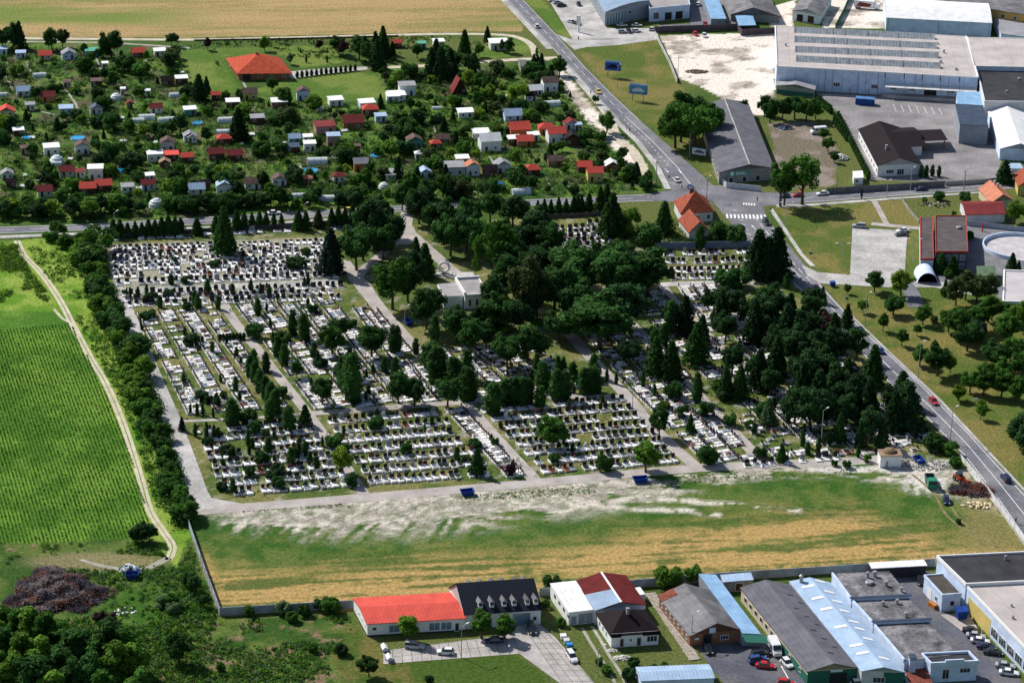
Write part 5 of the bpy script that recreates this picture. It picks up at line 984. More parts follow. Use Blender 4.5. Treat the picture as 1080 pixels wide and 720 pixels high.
for k in range(6): boxthing(q, -1.2, 1.2, -.6, .6, .2*k, .2*k+.05); boxthing(q, -1.2, 1.2, -.55, -.4, .2*k+.05, .2*k+.2); boxthing(q, -1.2, 1.2, .4, .55, .2*k+.05, .2*k+.2)
q.obj('pallet_slats', mat('orange_wood', (.5, .2, .06), .8), t)
def bin_(label, px, py, col, s=1.0):
    t = thing('wheeled_bin', label, 'bin', G(px, py), .2, s=s); q = MB(); a, c = .55, .7
    bt = [(-a, -.4, .15), (a, -.4, .15), (a, .4, .15), (-a, .4, .15)]; tp = [(-c, -.55, 1.2), (c, -.55, 1.2), (c, .55, 1.2), (-c, .55, 1.2)]; q.face(bt[::-1])
    for i in range(4): j = (i+1) % 4; q.face([bt[i], bt[j], tp[j], tp[i]])
    q.obj('body', col, t); q = MB(); q.slab([(-c, -.6, 1.25), (c, -.6, 1.25), (c, .55, 1.4), (-c, .55, 1.4)], .1); q.obj('lid', col, t)
bin_('large blue bin against the annex corner', 1013.5, 652, SB, 2.0); bin_('blue barrel-like bin on the yard edge above the white car', 600.5, 683, mat('barrel_blue', (.03, .25, .6), .5), .95); bin_('white bin at the yard edge, farthest from the white car', 594, 674, MG['white'], 1.0); bin_('white bin at the yard edge, next to the blue one', 597.5, 678.5, MG['offwhite'], .95); bin_('dark blue bin on the park corner by the cross street', 878, 302, SB, 1.2)
for (px, py, lb) in ((405.5, 685.5, 'small pale covered trailer at the slab yard corner'), (410.5, 696, 'small pale covered trailer nearest the lawn edge')):
    loc, rz = head(px, py, 2, 5); t = thing('car_trailer', lb, 'trailer', loc, rz, 'covered trailers at the yard corner', s=.8); q = MB(); boxthing(q, -1.5, 1.3, -.8, .8, .5, 1.1); q.obj('body', MG['bluewhite'], t); q = MB(); q.slab([(-1.55, -.85, 1.15), (1.35, -.85, 1.15), (1.35, 0, 1.75), (-1.55, 0, 1.75)], .08); q.slab([(-1.55, .85, 1.15), (1.35, .85, 1.15), (1.35, 0, 1.75), (-1.55, 0, 1.75)], .08); boxthing(q, -1.5, 1.3, -.6, .6, 1.05, 1.3); q.obj('cover', MG['white'], t); q = MB(); boxthing(q, 1.3, 2.4, -.05, .05, .45, .55); q.obj('tow_bar', MG['dark'], t); wheels(t, (-.2,), .85, .3)
# ------------------------------------------------------------------ lamps, poles, billboards
def lamp(label, px, py, h=9, dx=6, dy=-3, double=False, name='street_lamp'):
    loc, rz = head(px, py, dx, dy); t = thing(name, label, 'street lamp', loc, rz, 'tall street lamps'); q = MB(); q.cyl((0, 0, 0), (0, 0, h), .13, .08, 6); q.obj('pole', MG['concrete'], t)
    for s in ((1, -1) if double else (1,)):
        q = MB(); q.cyl((0, 0, h-.1), (1.5*s, 0, h+.25), .05, .05, 5); q.obj('arm', MG['steel'], t); q = MB(); q.box(Vector((1.9*s, 0)), Vector((1, 0)), Vector((0, 1)), .5, .18, h+.17, h+.33); q.obj('lamp_head', MG['offwhite'], t)
for a in (('lamp post by the showroom lawn nearest the first billboard', 651, 93, 9), ('lamp post near the end of the long market hall', 727, 166, 9), ('lamp post on the far bank of the main road by the bus bay', 692, 191, 8), ('lamp post beside the gatehouse at the crossroads', 745, 211, 8), ('lamp post in the park beside the big round tree', 968, 399, 11), ('lamp post on the park verge above the black car', 912, 346, 11), ('lamp post at the near end of the cemetery lane', 866, 468, 10), ('lamp post beside the south road near the kiosk wall', 1002, 466, 10),
          ('lamp post before the brown barn', 729, 680, 8), ('lamp post on the slabs before the dormered house entrance', 486.5, 693, 8), ('lamp post in the grass below the brown-roofed house', 630.5, 712, 7), ('lamp post beside the west road in the spruce row', 321, 240, 8), ('lamp post by the cemetery drive near the chapel', 427, 344, 6), ('lamp post behind the chapel wing', 531, 296, 6), ('lamp post beside the middle cemetery path', 667, 430, 7), ('lamp post at the allotment edge of the west road', 121, 249, 8), ('lamp post on the sandy lot', 715, 80, 8), ('lamp post by the east road at the footpath', 935, 209, 6), ('lamp post on the east road by the yard fence', 1016, 202, 8), ('lamp post on the east road before the office', 960, 201, 8)): lamp(*a)
lamp('double-armed lamp on the lawn beside the pale parking lot', 887, 285, 9, 9, 0, True); lamp('double-armed lamp between parking lot and red-trimmed wing', 962.5, 277, 8, 9, 0, True); lamp('double-armed lamp on the lawn near the south road bend', 829, 238, 8, 9, 0, True)
def billboard(label, px, py, w_, h_, z, cols, dx=8, dy=.6, vee=True):
    loc, rz = head(px, py, dx, dy); t = thing('billboard', label, 'billboard', loc, rz)
    for s in ((0, 1) if vee else (0,)):
        q = MB(); yy = s*1.6; q.box(Vector((0, yy)), Vector((1, -.12*s)).normalized(), Vector((.12*s, 1)).normalized(), w_/2, .1, z, z+h_); bo = q.obj('panel', mat('billboard_frame', (.15, .3, .5), .6), t)
        if s: continue
        q = MB(); q.face([(-w_/2+.2, -.11, z+.2), (w_/2-.2, -.11, z+.2), (w_/2-.2, -.11, z+h_-.2), (-w_/2+.2, -.11, z+h_-.2)]); q.obj('poster', cols[0], bo)
        q = MB(); W2 = w_/2; q.face([(x*W2, -.12, z+y*h_) for x, y in ((-.65, .3), (.7, .3), (.78, .45), (.55, .55), (.25, .75), (-.25, .75), (-.5, .55), (-.7, .48))]); q.obj('poster_car', cols[1], bo)
    q = MB()
    for x in (-w_*.3, w_*.3): q.cyl((x, .2, 0), (x, .2, z), .12, .12, 6)
    q.obj('legs', MG['dark'], t)
billboard('blue billboard with a dark car poster, the one nearer the side road', 646, 82, 6.4, 3.6, 2.8, (mat('poster_navy', (.05, .11, .42), .5), mat('poster_dark', (.015, .015, .05), .5))); billboard('light blue billboard with a white car poster, nearer the big trees', 672.5, 107, 7, 3.6, 2.8, (mat('poster_sky', (.10, .28, .48), .5), mat('poster_white', (.6, .65, .7), .5)), 8, .8)
billboard('white billboard with red stripe and dark figures by the market hall', 737, 168, 5.5, 2.6, 1.6, (mat('poster_pale', (.65, .63, .66), .5), mat('poster_grey', (.12, .12, .15), .5)), 8, 1.2, False)
# signs and small posts
for k, (px, py, lb) in enumerate(((1077, 441, ''),)): pass
def post(name, label, cat, px, py, h, m, top=None, r=.09):
    t = thing(name, label, cat, G(px, py)); q = MB(); q.cyl((0, 0, 0), (0, 0, h), r, r*.8, 6); q.obj('pole', m, t)
    if top: q = MB(); q.box(Vector((0, -.1)), Vector((1, 0)), Vector((0, 1)), top[0]/2, .04, h-top[1], h); q.obj('sign_plate', top[2], t)
    else: q = MB(); q.cyl((-.7, 0, h-.5), (.7, 0, h-.5), .05, .05, 5); q.obj('crossbar', m, t)
post('advert_pylon', 'white advertising pylon on the forecourt island', 'sign', 610, 34, 7, MG['white'], (1.8, 3.4, MG['white']), .5); post('utility_pole', 'wooden pole behind the allotment edge by the bus bay', 'pole', 692, 196, 9, MG['wood']); post('utility_pole', 'dark pole beside the crossroads gatehouse', 'pole', 745, 216, 9, MG['wood']); post('utility_pole', 'pole at the edge of the factory yard on the east road', 'pole', 882, 206, 6, MG['wood']); post('utility_pole', 'pole on the east road by the yard gate', 'pole', 1017, 200, 7, MG['wood']); post('utility_pole', 'thick dark post on the pavement of the east road', 'pole', 908.5, 210, 3.6, MG['dark'], (.9, 2.6, MG['dark']), .2)
post('road_sign', 'small blue sign on the park lawn', 'sign', 893, 319, 1.8, MG['steel'], (.9, .7, SB)); post('road_sign', 'small blue sign on the bare lawn by the parking lot', 'sign', 855, 271, 1.6, MG['steel'], (1.2, .6, SB)); post('road_sign', 'small pale sign near the single lime tree', 'sign', 956, 320, 1.8, MG['steel'], (.8, .6, MG['white']))
post('bus_stop', 'white sign at the end of the park verge', 'sign', 1029, 426, 1.9, MG['steel'], (1.2, .6, MG['white'])); post('booth_post', 'red and white post at the metal fence', 'post', 1036, 244, 3, MG['red'], None, .25)
b = B('toll_booth', 'small white booth with a flat roof behind the slatted wall', 'booth', (900.5, 188), (910.5, 187.5), (899.5, 181), 2.6, M_['white'], RF['white'], kind='flat', over=.15); b.pan('F', .6, 1.8, 1, 2)
# ------------------------------------------------------------------ people
def person(label, px, py, dx, dy, top, bottom, hair=(.04, .03, .02), ph=.35):
    loc, rz = head(px, py, dx, dy); m = bpy.data.meshes.new('person'); s = math.sin(ph)*.4
    V = [(0, 0, .95), (0, 0, 1.15), (0, 0, 1.4), (0, 0, 1.52), (.02, 0, 1.66), (.03, 0, 1.76), (0, .18, 1.42), (-s*.4, .24, 1.15), (s*.1, .25, .9), (.06, .25, .8), (0, -.18, 1.42), (s*.4, -.24, 1.15), (s*.9, -.25, .92), (s+.02, -.25, .82), (0, .1, .9), (s*.6, .1, .5), (s*.7, .1, .07), (s*.7+.18, .1, .04), (0, -.1, .9), (-s*.3, -.1, .5), (-s*1.0, -.1, .09), (-s*1.0+.18, -.1, .04)]
    E_ = [(0, 1), (1, 2), (2, 3), (3, 4), (4, 5), (2, 6), (6, 7), (7, 8), (8, 9), (2, 10), (10, 11), (11, 12), (12, 13), (0, 14), (14, 15), (15, 16), (16, 17), (0, 18), (18, 19), (19, 20), (20, 21)]
    R_ = [.14, .13, .15, .06, .10, .085, .065, .048, .036, .035, .065, .048, .036, .035, .095, .062, .045, .04, .095, .062, .045, .04]
    m.from_pydata(V, E_, []); o = bpy.data.objects.new('person', m); COL.objects.link(o); md = o.modifiers.new('s', 'SKIN'); md.use_smooth_shade = True
    for i, r in enumerate(R_): m.skin_vertices[0].data[i].radius = (r, r)
    m.skin_vertices[0].data[0].use_root = True; sb = o.modifiers.new('d', 'SUBSURF'); sb.levels = 1
    dg = bpy.context.evaluated_depsgraph_get(); me = bpy.data.meshes.new_from_object(o.evaluated_get(dg)); o.modifiers.clear(); o.data = me
    me.materials.clear()
    for mm in (mat('skin', (.45, .26, .18), .7), mat(f'cloth_{top}', top, .9), mat(f'cloth_{bottom}', bottom, .9), MG['dark']): me.materials.append(mm)
    for p in me.polygons: z = p.center.z; p.material_index = 0 if z > 1.5 or (abs(p.center.y) > .2 and z < 1.0) else 1 if z > .95 else 3 if z < .12 else 2
    t = tag(o, label, 'person'); o.location = loc; o.location.z = .14; o.rotation_euler = (0, 0, rz); q = MB(); q.blob((0, 0, 1.76), (.12, .11, .1), 0, 10, 6, .02); q.obj('hair', mat('hair', hair, .9), t); return t
person('person in a white top walking on the pavement beside the main road', 661, 138, -5, -6, (.6, .6, .6), (.05, .06, .12)); person('person in dark clothes walking beside the white-topped walker', 664, 140, -5, -6, (.05, .05, .08), (.04, .04, .05)); person('person in blue standing at the bus bay pavement', 705.5, 190, 4, 5, (.06, .10, .30), (.03, .03, .05)); person('person in dark clothes on the road edge behind the gatehouse', 719, 200, 5, 2, (.03, .03, .05), (.03, .03, .05))
person('person in black crossing the east road at the crossroads', 798.5, 213, 1, 7, (.02, .02, .03), (.03, .03, .04)); person('person in a light shirt walking along the west road', 304, 226, 6, 0, (.45, .5, .55), (.05, .07, .14)); person('person in a red top on the pavement of the near south road', 1071, 552, 4, 6, (.4, .05, .05), (.04, .05, .12)); person('person in dark clothes on the pavement corner below the zebra crossing', 813, 224, -3, -5, (.04, .04, .05), (.06, .05, .04)); person('person in white standing on the south pavement by the wall', 1002, 470, 5, 6, (.6, .6, .6), (.1, .1, .12)); person('person walking alone on the main road pavement by the verge track', 623, 100, -5, -6, (.1, .1, .2), (.03, .03, .04))
# ------------------------------------------------------------------ labels that single out: nearest landmark plus order
LMK = [('the big red hipped house', 278, 76), ('the A-frame cabin', 484, 98), ('the dome greenhouse', 165, 219), ('the white flat-roofed garden house', 101, 190), ('the round blue pool', 127, 180), ('the red garden roofs', 560, 145), ('the bus bay', 685, 165), ('the crossroads', 775, 215), ('the gatehouse', 735, 235), ('the chapel', 496, 312), ('the ring sculpture', 468, 290), ('the drive entrance', 430, 245), ('the white kiosk', 940, 482), ('the market hall', 790, 180), ('the sawtooth factory', 920, 90), ('the dark-roofed office', 945, 175), ('the pale parking lot', 925, 268), ('the red-trimmed building', 1003, 270), ('the flat pavilion', 1062, 320), ('the side road mouth', 860, 300), ('the bright red car', 985, 425), ('the top-left pasture edge', 60, 50), ('the long garden lane', 440, 72), ('the yellow car', 369, 224), ('the main road verge', 630, 110), ('the dirt track fork', 78, 340), ('the maize corner', 165, 555), ('the brushwood heap', 62, 620), ('the rubbish skip', 139, 606), ('the wall corner', 232, 650), ('the red-roofed workshop', 430, 670), ('the dormered house', 530, 665), ('the west lane top', 125, 305), ('the cross path west end', 197, 444), ('the west lane corner', 215, 530), ('the middle path foot', 384, 520), ('the chapel path foot', 566, 508), ('the east path foot', 736, 493), ('the far east path', 806, 487), ('the pale grave field', 230, 275), ('the first middle path', 285, 390), ('the chapel path bend', 434, 363), ('the central path crossing', 487, 420), ('the east path top', 590, 340), ('the cross path east end', 655, 420), ('the northern grey fence', 741, 262), ('the orange-walled cottage', 378, 180), ('the pink garden hut', 340, 150), ('the maroon twin cottages', 370, 135), ('the mint-green hut', 438, 157), ('the white gabled hut', 516, 158), ('the orange-gabled hut', 500, 185), ('the scarlet hip-roofed hut', 560, 185), ('the red long cottage', 190, 168), ('the purple-roofed hut', 245, 165), ('the road spruce row', 160, 250), ('the garden lawn', 340, 95), ('the yard trees', 840, 125), ('the south road bend', 900, 380)]
REG = []
def reg(o, desc, px, py): REG.append((o, desc, px, py))
def ordn(n): return f"{n}{'th' if 10 <= n % 100 <= 20 else {1: 'st', 2: 'nd', 3: 'rd'}.get(n % 10, 'th')}"
def finish_labels():
    D = {}
    for o, desc, px, py in REG:
        lm = min(LMK, key=lambda l: (l[1]-px)**2+((l[2]-py)*1.6)**2); dx, dy = px-lm[1], (py-lm[2])*1.6
        rel = 'beside' if math.hypot(dx, dy) < 9 else ('behind' if dy < 0 else 'before') if abs(dy) > abs(dx) else ('left of' if dx < 0 else 'right of')
        D.setdefault(f'{desc} {rel} {lm[0]}', []).append((px, o))
    for k, v in D.items():
        v.sort(key=lambda t: t[0])
        for i, (px, o) in enumerate(v):
            lb = k if len(v) == 1 else f"{k}, {'leftmost' if i == 0 else 'rightmost' if i == len(v)-1 else ordn(i+1)+' from left'}"
            if len(lb.split()) > 16: lb = lb.replace(' garden house', ' house').replace(' with ', ', ').replace(' flat-roofed', '')
            o['label'] = lb
# ------------------------------------------------------------------ tree prototypes (10 m tall)
def leafcloud(C, R, n, size, rs, flat=0.0, droop=0.0):
    C = np.array(C, float); R = np.array(R, float); idx = rs.integers(0, len(C), n) if len(C) > 1 else np.zeros(n, int)
    d = rs.normal(size=(n, 3)); d /= np.linalg.norm(d, axis=1)[:, None]
    rr = R[idx] if R.ndim > 1 else R[idx][:, None]*np.ones((1, 3)); p = C[idx]+d*rr*(rs.uniform(.72, 1.08, n))[:, None]
    nr = d*.9+rs.normal(size=(n, 3))*.45; nr[:, 2] += .25; nr /= np.linalg.norm(nr, axis=1)[:, None]
    a = np.cross(nr, rs.normal(size=(n, 3))); a /= np.linalg.norm(a, axis=1)[:, None]; b = np.cross(nr, a); s = (rs.uniform(.6, 1.3, n)*size)[:, None]
    if droop: b = b*(1-droop)+np.array((0, 0, -1))*droop; b /= np.linalg.norm(b, axis=1)[:, None]
    Q = np.stack([p-a*s-b*s*.7, p+a*s*.7-b*s, p+a*s+b*s*.7*(1+droop*2), p-a*s*.6+b*s*(1+droop*2)], 1); return Q
def quads_mesh(name, Q, m, extra=None, ms=None, mi=None):
    V = Q.reshape(-1, 3); F = len(Q); me = bpy.data.meshes.new(name); ev = np.array(extra.v) if extra and extra.v else np.zeros((0, 3)); ef = extra.f if extra else []
    if ef:
        me.from_pydata(np.concatenate([V, ev]).tolist(), [], np.arange(F*4).reshape(-1, 4).tolist()+[tuple(i+F*4 for i in f) for f in ef])
    else:
        me.vertices.add(len(V)); me.vertices.foreach_set('co', V.ravel().astype(np.float32)); me.loops.add(F*4); me.loops.foreach_set('vertex_index', np.arange(F*4, dtype=np.int32)); me.polygons.add(F); me.polygons.foreach_set('loop_start', np.arange(0, F*4, 4, dtype=np.int32)); me.update(calc_edges=True)
    for x in (m if isinstance(m, list) else [m]): me.materials.append(x)
    if mi is not None: me.polygons.foreach_set('material_index', np.asarray(mi, np.int32))
    me.update(); return me
LEAF = {n: mat('leaves_'+n, c, .75, (.55, .35), (2.5, .25), rnd=.25, spec=.08, transl=.3) for n, c in dict(deep=(.026, .070, .020), dark=(.037, .102, .020), mid=(.058, .150, .020), light=(.105, .215, .022), lime=(.17, .27, .025), blue=(.028, .055, .038), purple=(.055, .025, .03), olive=(.07, .10, .03), pale=(.10, .17, .07)).items()}
def tproto(kind, seed):
    rs = np.random.default_rng(seed); pr = random.Random(seed); tr_ = MB(); core = MB(); Q = []
    if kind in ('broad', 'airy', 'poplar'):
        N = {'broad': 44, 'airy': 34, 'poplar': 34}[kind]; cz, rx, rz = {'broad': (5.9, 3.5, 3.6), 'airy': (6.2, 3.3, 3.5), 'poplar': (5.6, 1.9, 4.3)}[kind]; C = []; R = []
        lob = [(pr.uniform(0, 6.28), pr.uniform(.75, 1.2)) for _ in range(5)]
        for _ in range(N):
            d = rs.normal(size=3); d /= np.linalg.norm(d); an = math.atan2(d[1], d[0]); f = 1+.16*math.sin(an*2+lob[0][0])+.10*math.sin(an*3+lob[1][0]+d[2]*3); r = rs.uniform(.45, .88)*f
            z = d[2]*rz*r; C.append((d[0]*rx*r, d[1]*rx*r, cz+z*(1 if z > 0 else .85))); R.append(rs.uniform(.75, 1.35)*(1 if kind == 'broad' else .8))
        Q.append(leafcloud(C, R, {'broad': 4600, 'airy': 2300, 'poplar': 3400}[kind], .19, rs))
        if kind != 'airy':
            for c, r in zip(C, R): core.blob(c, (r*.66, r*.66, r*.62), 0, 6, 4, .12, pr)
        tr_.cyl((0, 0, -.1), (.1, 0, 3), .32, .2, 7); tr_.cyl((.1, 0, 3), (0, .1, 6), .2, .08, 6)
        for k in range(5): a = k*1.26+pr.random(); tr_.cyl((.06, 0, 2.2+.3*k), (math.cos(a)*1.9, math.sin(a)*1.9, 4.6+.35*k), .11, .04, 5)
    elif kind == 'spruce':
        C, R = [], []
        for k in range(15):
            t = k/15; z = .9+8.9*t; r = 2.55*(1-t)**.85+.12; nb = 8 if t < .7 else 5
            for j in range(nb):
                a = j*2*PI/nb+k*.7+pr.uniform(-.25, .25); q = r*pr.uniform(.8, 1.08)
                for f in (.45, .8, 1.0): C.append((math.cos(a)*q*f, math.sin(a)*q*f, z-.42*q*f*.5)); R.append((.36*(1.15-t*.6), .36*(1.15-t*.6), .2))
        Q.append(leafcloud(C, R, 4200, .15, rs, droop=.35)); core.cyl((0, 0, .9), (0, 0, 9.7), 1.65, .05, 8); tr_.cyl((0, 0, -.1), (0, 0, 1.4), .25, .2, 6)
    elif kind == 'column':
        C, R = [], []
        for k in range(46): z = .5+9*(k+.5)/46; r = 1.55*math.sin(min(1, (z+.9)/4.5)*PI/2)*(1-max(0, (z-5.5)/4.9))**.65+.05; a = pr.uniform(0, 6.28); C.append((math.cos(a)*r*.5, math.sin(a)*r*.5, z)); R.append((r*.62+.12, r*.62+.12, .8))
        Q.append(leafcloud(C, R, 2600, .15, rs)); core.cyl((0, 0, .2), (0, 0, 5.5), 1.15, 1.15, 8); core.cyl((0, 0, 5.5), (0, 0, 9.3), 1.15, .1, 8); tr_.cyl((0, 0, -.1), (0, 0, 1), .18, .15, 6)
    elif kind == 'bush':
        C, R = [], []
        for k in range(20): d = rs.normal(size=3); d /= np.linalg.norm(d); C.append((d[0]*3.4, d[1]*3.4, max(1.6, 4.6+d[2]*3.2))); R.append(rs.uniform(1.5, 2.3))
        Q.append(leafcloud(C, R, 2000, .36, rs)); [core.blob(c, (r*.7, r*.7, r*.7), 0, 6, 4, .1, pr) for c, r in zip(C, R)]; tr_.cyl((0, 0, -.1), (0, 0, 3), .3, .2, 6)
    elif kind == 'willow':
        C, R = [], []
        for k in range(60): a = pr.uniform(0, 6.28); q = math.sqrt(pr.random())*3.2; z = 9.4-q*q*.42; 
        for k in range(70): a = pr.uniform(0, 6.28); q = math.sqrt(pr.random())*3.3; z0 = 9.3-q*q*.25; C.append((math.cos(a)*q, math.sin(a)*q, z0-pr.random()*q*1.5)); R.append((.55, .55, 1.1))
        Q.append(leafcloud(C, R, 5200, .17, rs, droop=.7)); core.blob((0, 0, 6), (2.4, 2.4, 2.9), 0, 10, 6, .06, pr); tr_.cyl((0, 0, -.1), (0, 0, 5), .4, .2, 7)
    nm = {'broad': 'broadleaf_tree', 'airy': 'broadleaf_tree', 'poplar': 'poplar_tree', 'spruce': 'conifer_tree', 'column': 'thuja_tree', 'bush': 'garden_shrub', 'willow': 'willow_tree'}[kind]
    return nm, tr_.mesh('trunk', MG['trunk'], True), quads_mesh('crown', np.concatenate(Q), LEAF['mid'], core)
TP = {k: [tproto(k, s+i) for i in range(n)] for k, s, n in (('broad', 10, 5), ('airy', 30, 2), ('poplar', 40, 3), ('spruce', 50, 3), ('column', 60, 3), ('bush', 70, 3), ('willow', 80, 1))}
TR = random.Random(99); NT = {}
CATN = {'broadleaf_tree': 'tree', 'poplar_tree': 'tree', 'conifer_tree': 'conifer', 'thuja_tree': 'thuja', 'garden_shrub': 'shrub', 'willow_tree': 'tree'}
DESC = {'deep': 'very dark', 'dark': 'dark green', 'mid': 'green', 'light': 'light green', 'lime': 'yellow-green', 'blue': 'blue-green', 'purple': 'purple', 'olive': 'olive', 'pale': 'pale green'}
def tree(kind, px, py, h, col, wd=1.0, grp=None):
    nm, tm, cm = TR.choice(TP[kind]); p = G(px, py); rz = TR.uniform(0, 6.28); s = h/10
    t = thing(nm, '', CATN[nm], (p.x, p.y, 0), rz, grp or {'conifer_tree': 'conifers', 'thuja_tree': 'columnar thujas', 'garden_shrub': 'rounded shrubs', 'broadleaf_tree': 'broadleaf trees', 'poplar_tree': 'poplars by the brushwood'}.get(nm), s=(s*wd, s*wd, s))
    link('trunk', tm, t); c = link('crown', cm, t); c.material_slots[0].link = 'OBJECT'; c.material_slots[0].material = LEAF[col]
    size = 'tall' if h > 12 else 'small' if h < 5 else 'mid-sized'; form = {'broad': 'leafy tree', 'airy': 'open-crowned tree', 'poplar': 'upright tree', 'spruce': 'conical conifer', 'column': 'columnar thuja', 'bush': 'rounded shrub', 'willow': 'weeping willow'}[kind]
    if kind == 'bush': size = 'low' if h < 3 else 'large'
    reg(t, f'{size} {DESC[col]} {form}', px, py); NT[kind] = NT.get(kind, 0)+1
    return t
def trees(kind, col, spec, wd=1.0):
    for it in spec.split():
        a = it.split(','); tree(kind, float(a[0]), float(a[1]), float(a[2]), a[4] if len(a) > 4 and a[4] else col, float(a[3]) if len(a) > 3 and a[3] else wd)
# chapel grove and northern edge
trees('broad', 'dark', '376,285,15,1.05 503,352,8,1.1,deep 530,350,13,1.2 548,350,12,1.2,deep 566,335,13,1.2 534,318,14,1.1 520,330,11,1.1,deep 497,372,11,1.1 436,305,12,1.1,deep 430,318,12,1.1 545,300,14,1.2 528,275,14,1.2 505,272,13,1.1 600,330,14,1.3 412,264,14,1,deep 404,273,12 424,222,9 437,226,10 428,216,8 388,258,14 395,262,16,1.1,deep 383,275,14 402,250,14,1,deep 414,326,17,1,mid 450,347,14,1 482,360,11,1.2 475,270,14,1.1 492,264,15,1,deep 466,254,15 442,236,13,1,deep 494,248,14 517,234,12 541,242,13,1.1 567,264,15,1.1,deep 577,274,14 556,272,13,1,deep 432,206,9,1,mid 450,216,10,1 467,208,9,1,mid 518,216,9 556,338,20,1,olive 585,333,17,1.15 571,300,14,1,deep 545,318,14,1.1,deep 610,312,17,1.5 632,368,17,1.7 650,318,18,1.3 683,313,15,1.55 610,345,15,1.3 600,300,13,1.2,deep 660,345,14,1.4,deep 590,360,11,1.3 640,290,13,1.3 664,300,14,1.3,deep 560,296,13,1.2,deep 535,388,11,1.1 557,380,11,1.1 513,367,9 571,378,7 455,396,11,1.1 392,377,11,1.2 357,360,8,1.2 350,374,9,1.2,mid 313,398,5,1.1 340,427,9,1.1 420,425,10,1 437,428,9,1.2,deep 472,429,9,1.2 583,472,9,1.3,mid 695,460,9,.9 538,386,9')
tree('willow', 523, 292, 18, 'mid', 1.25); tree('broad', 360.5, 500, 8, 'lime', 1.1); tree('broad', 681, 498, 9, 'light', 1.3)
trees('spruce', 'dark', '349.5,288,16,1.1,blue 438.7,276,9,1 448,292,12,1.2 518,343,16,1.2 369,398,10,1.1 237,267,17,.95 404,262,10 645,249,16,1.2 700,246,12,1.2 799,292,17,1.25,deep 818,293,18,1.2,deep 809,294,15,1.1,deep 867,320,6 893,345,8,1.1 609,224,7 920,408,14,1.1 950,427,11,1.4,deep 503,500,8,1.1 192,454,4.5,1,blue 810,449,9,1.1,pale 734,384,14,1.2 707,401,13,1.1 691,396,13,1.1 322,448,6.5,1.3 824,487,6 728,456,6')
# dark grove over the eastern plots
trees('broad', 'deep', '707,350,11,.8 753,332,10,1.2 770,338,12,1.1 806,357,14 820,352,13 772,396,10 664,386,9,1.1 848,370,14 858,352,12 838,392,14 822,386,13 862,390,14 880,385,13,1 848,418,14,1.1 868,415,14,1 854,452,13,1.2 838,448,12,1.1 886,452,12,1 905,430,11,1 917,467,12,.9 893,440,12 945,440,12,1 880,430,13 790,345,11 765,362,10,1.1 855,330,9,1.1 872,362,11,1,purple 812,418,10 795,402,9,1,dark 903,380,10,.9,dark 812,330,10,1,dark')
trees('spruce', 'deep', '722,352,13,1.1 760,345,13,1.1 795,362,15 828,370,16,1.1 852,384,16 873,402,16 845,432,16 892,425,15 862,438,15,1.1 915,445,14 956,452,15,1.4 800,410,13,1.1 818,398,14 780,420,11,1,dark 765,419,10,1.1,dark 740,366,11 885,465,9,.9,dark 930,472,9,1 942,455,13,1.1 907,470,8,.9 878,370,13 832,352,14')
trees('bush', 'dark', '767,302,7,1.25 778,303,7,1.2 746,489,6,1 984,474,5,1.2 997,476,3.5,1.2 802,482,3.5,1.1 893,493,2.5 638,496,5,1 372,512,4,1 353,471,4.5,1.2 364,478,3 428,478,3.5 522,469,2.5 197,327,3 268,356,5,1.1 298,417,3.2 264,502,3 276,490,4.5 293,514,3.5,1 491,488,2.6 268,457,4 262,445,4.5,1.2 659,265,4,1.3,mid 757,254,7,1.2 775,257,7,1.2 683,259,8,1.2 915,487,2.5,1,mid 604,404,4 626,400,5 710,419,5.5 585,488,3 880,491,2 330,330,3.4,1.1 236,420,2.4 372,345,3 805,440,5 790,452,3,1,mid 770,448,4 745,440,5 720,440,4 757,412,4,1,mid')
tree('bush', 664, 247, 10, 'light', .8); tree('bush', 539, 501, 4.5, 'purple', .6); trees('bush', 'light', '600,408,2.5 565,346,4 532,352,3 700,432,3')
trees('column', 'dark', '458,362,9,1.2 414.6,372,9,1.1 419,371,8.5,1.1 491.7,399,9,1.4 417,399,7,1.2 472,400,5,1.3 405,393,5,1.3 438.7,373,5,1.5 566,396,7,1.3 588,398,7 594,398,6.5 626,396,7,1.3 492.6,421,10,2.0 461,403,11,2 478,410,10,1.8 520,435,9,2 533,426,8,1.9 541,427,8.5,1.9 549,427,8.5,1.9 556,426,8,1.8 570,429,6.5,1.8,mid 572,410,8.5,1.8 587,421,9.5,1.5 595,421,9,1.5 604,403,6.5,1.5 616,415,8,1.7 623,415,8,1.7 629,414,7.5,1.6 735,423,9,1.2 372,423,15,1.3 367,415,12,1.3 361,410,10,1.2 707,352,11,1.1 738,262,8,1.4 829,304,5,1.3 245,448,8,2 285,444,7,1.5 291,437,8,1.5 286,430,8,1.5 280,420,7,1.5 274,413,7,1.5 264,398,7,1.3 269,404,7,1.3 305,454,7.5,1.6 248.6,412,4.5,1.4 268,388,6,1.4 280.5,391,6,1.4 293,377,7,1.4 300,386,7,1.4 309,353,8,1.4 321,360,9,1.5 331,377,5,1.4 335,386,5 288,363,4 291,364,4 272,332,5.5,1.4 206,322,5,1.5 209,326,5,1.5 219,309,5,1.3 230,326,4.5,1.3 168.6,324,4,1.5 134,314,3.2 137.5,314,3.6 146,314,3.8 155,313,4.4 284,312,4,1.2 275,311,4 283.5,478,5,1.4 315,483,4.5,1.3 322,482,5,1.2 307,491,5.5,1.5 246,519,4,1.4 206,460,4 218,461,4.6 226,462,4.2 262,470,5 201,436,3 208,437,3.6 214,437,3.4 225,440,3 340,470,3 640,402,4 650,405,4 678,408,5 690,418,4 714,395,6 690,372,8,1.3 700,366,8,1.3 846,470,5 863,477,5 905,482,4 600,430,2.5,1.4 635,425,2.6,1.4 528,452,2.5,1.4 448,455,2.5')
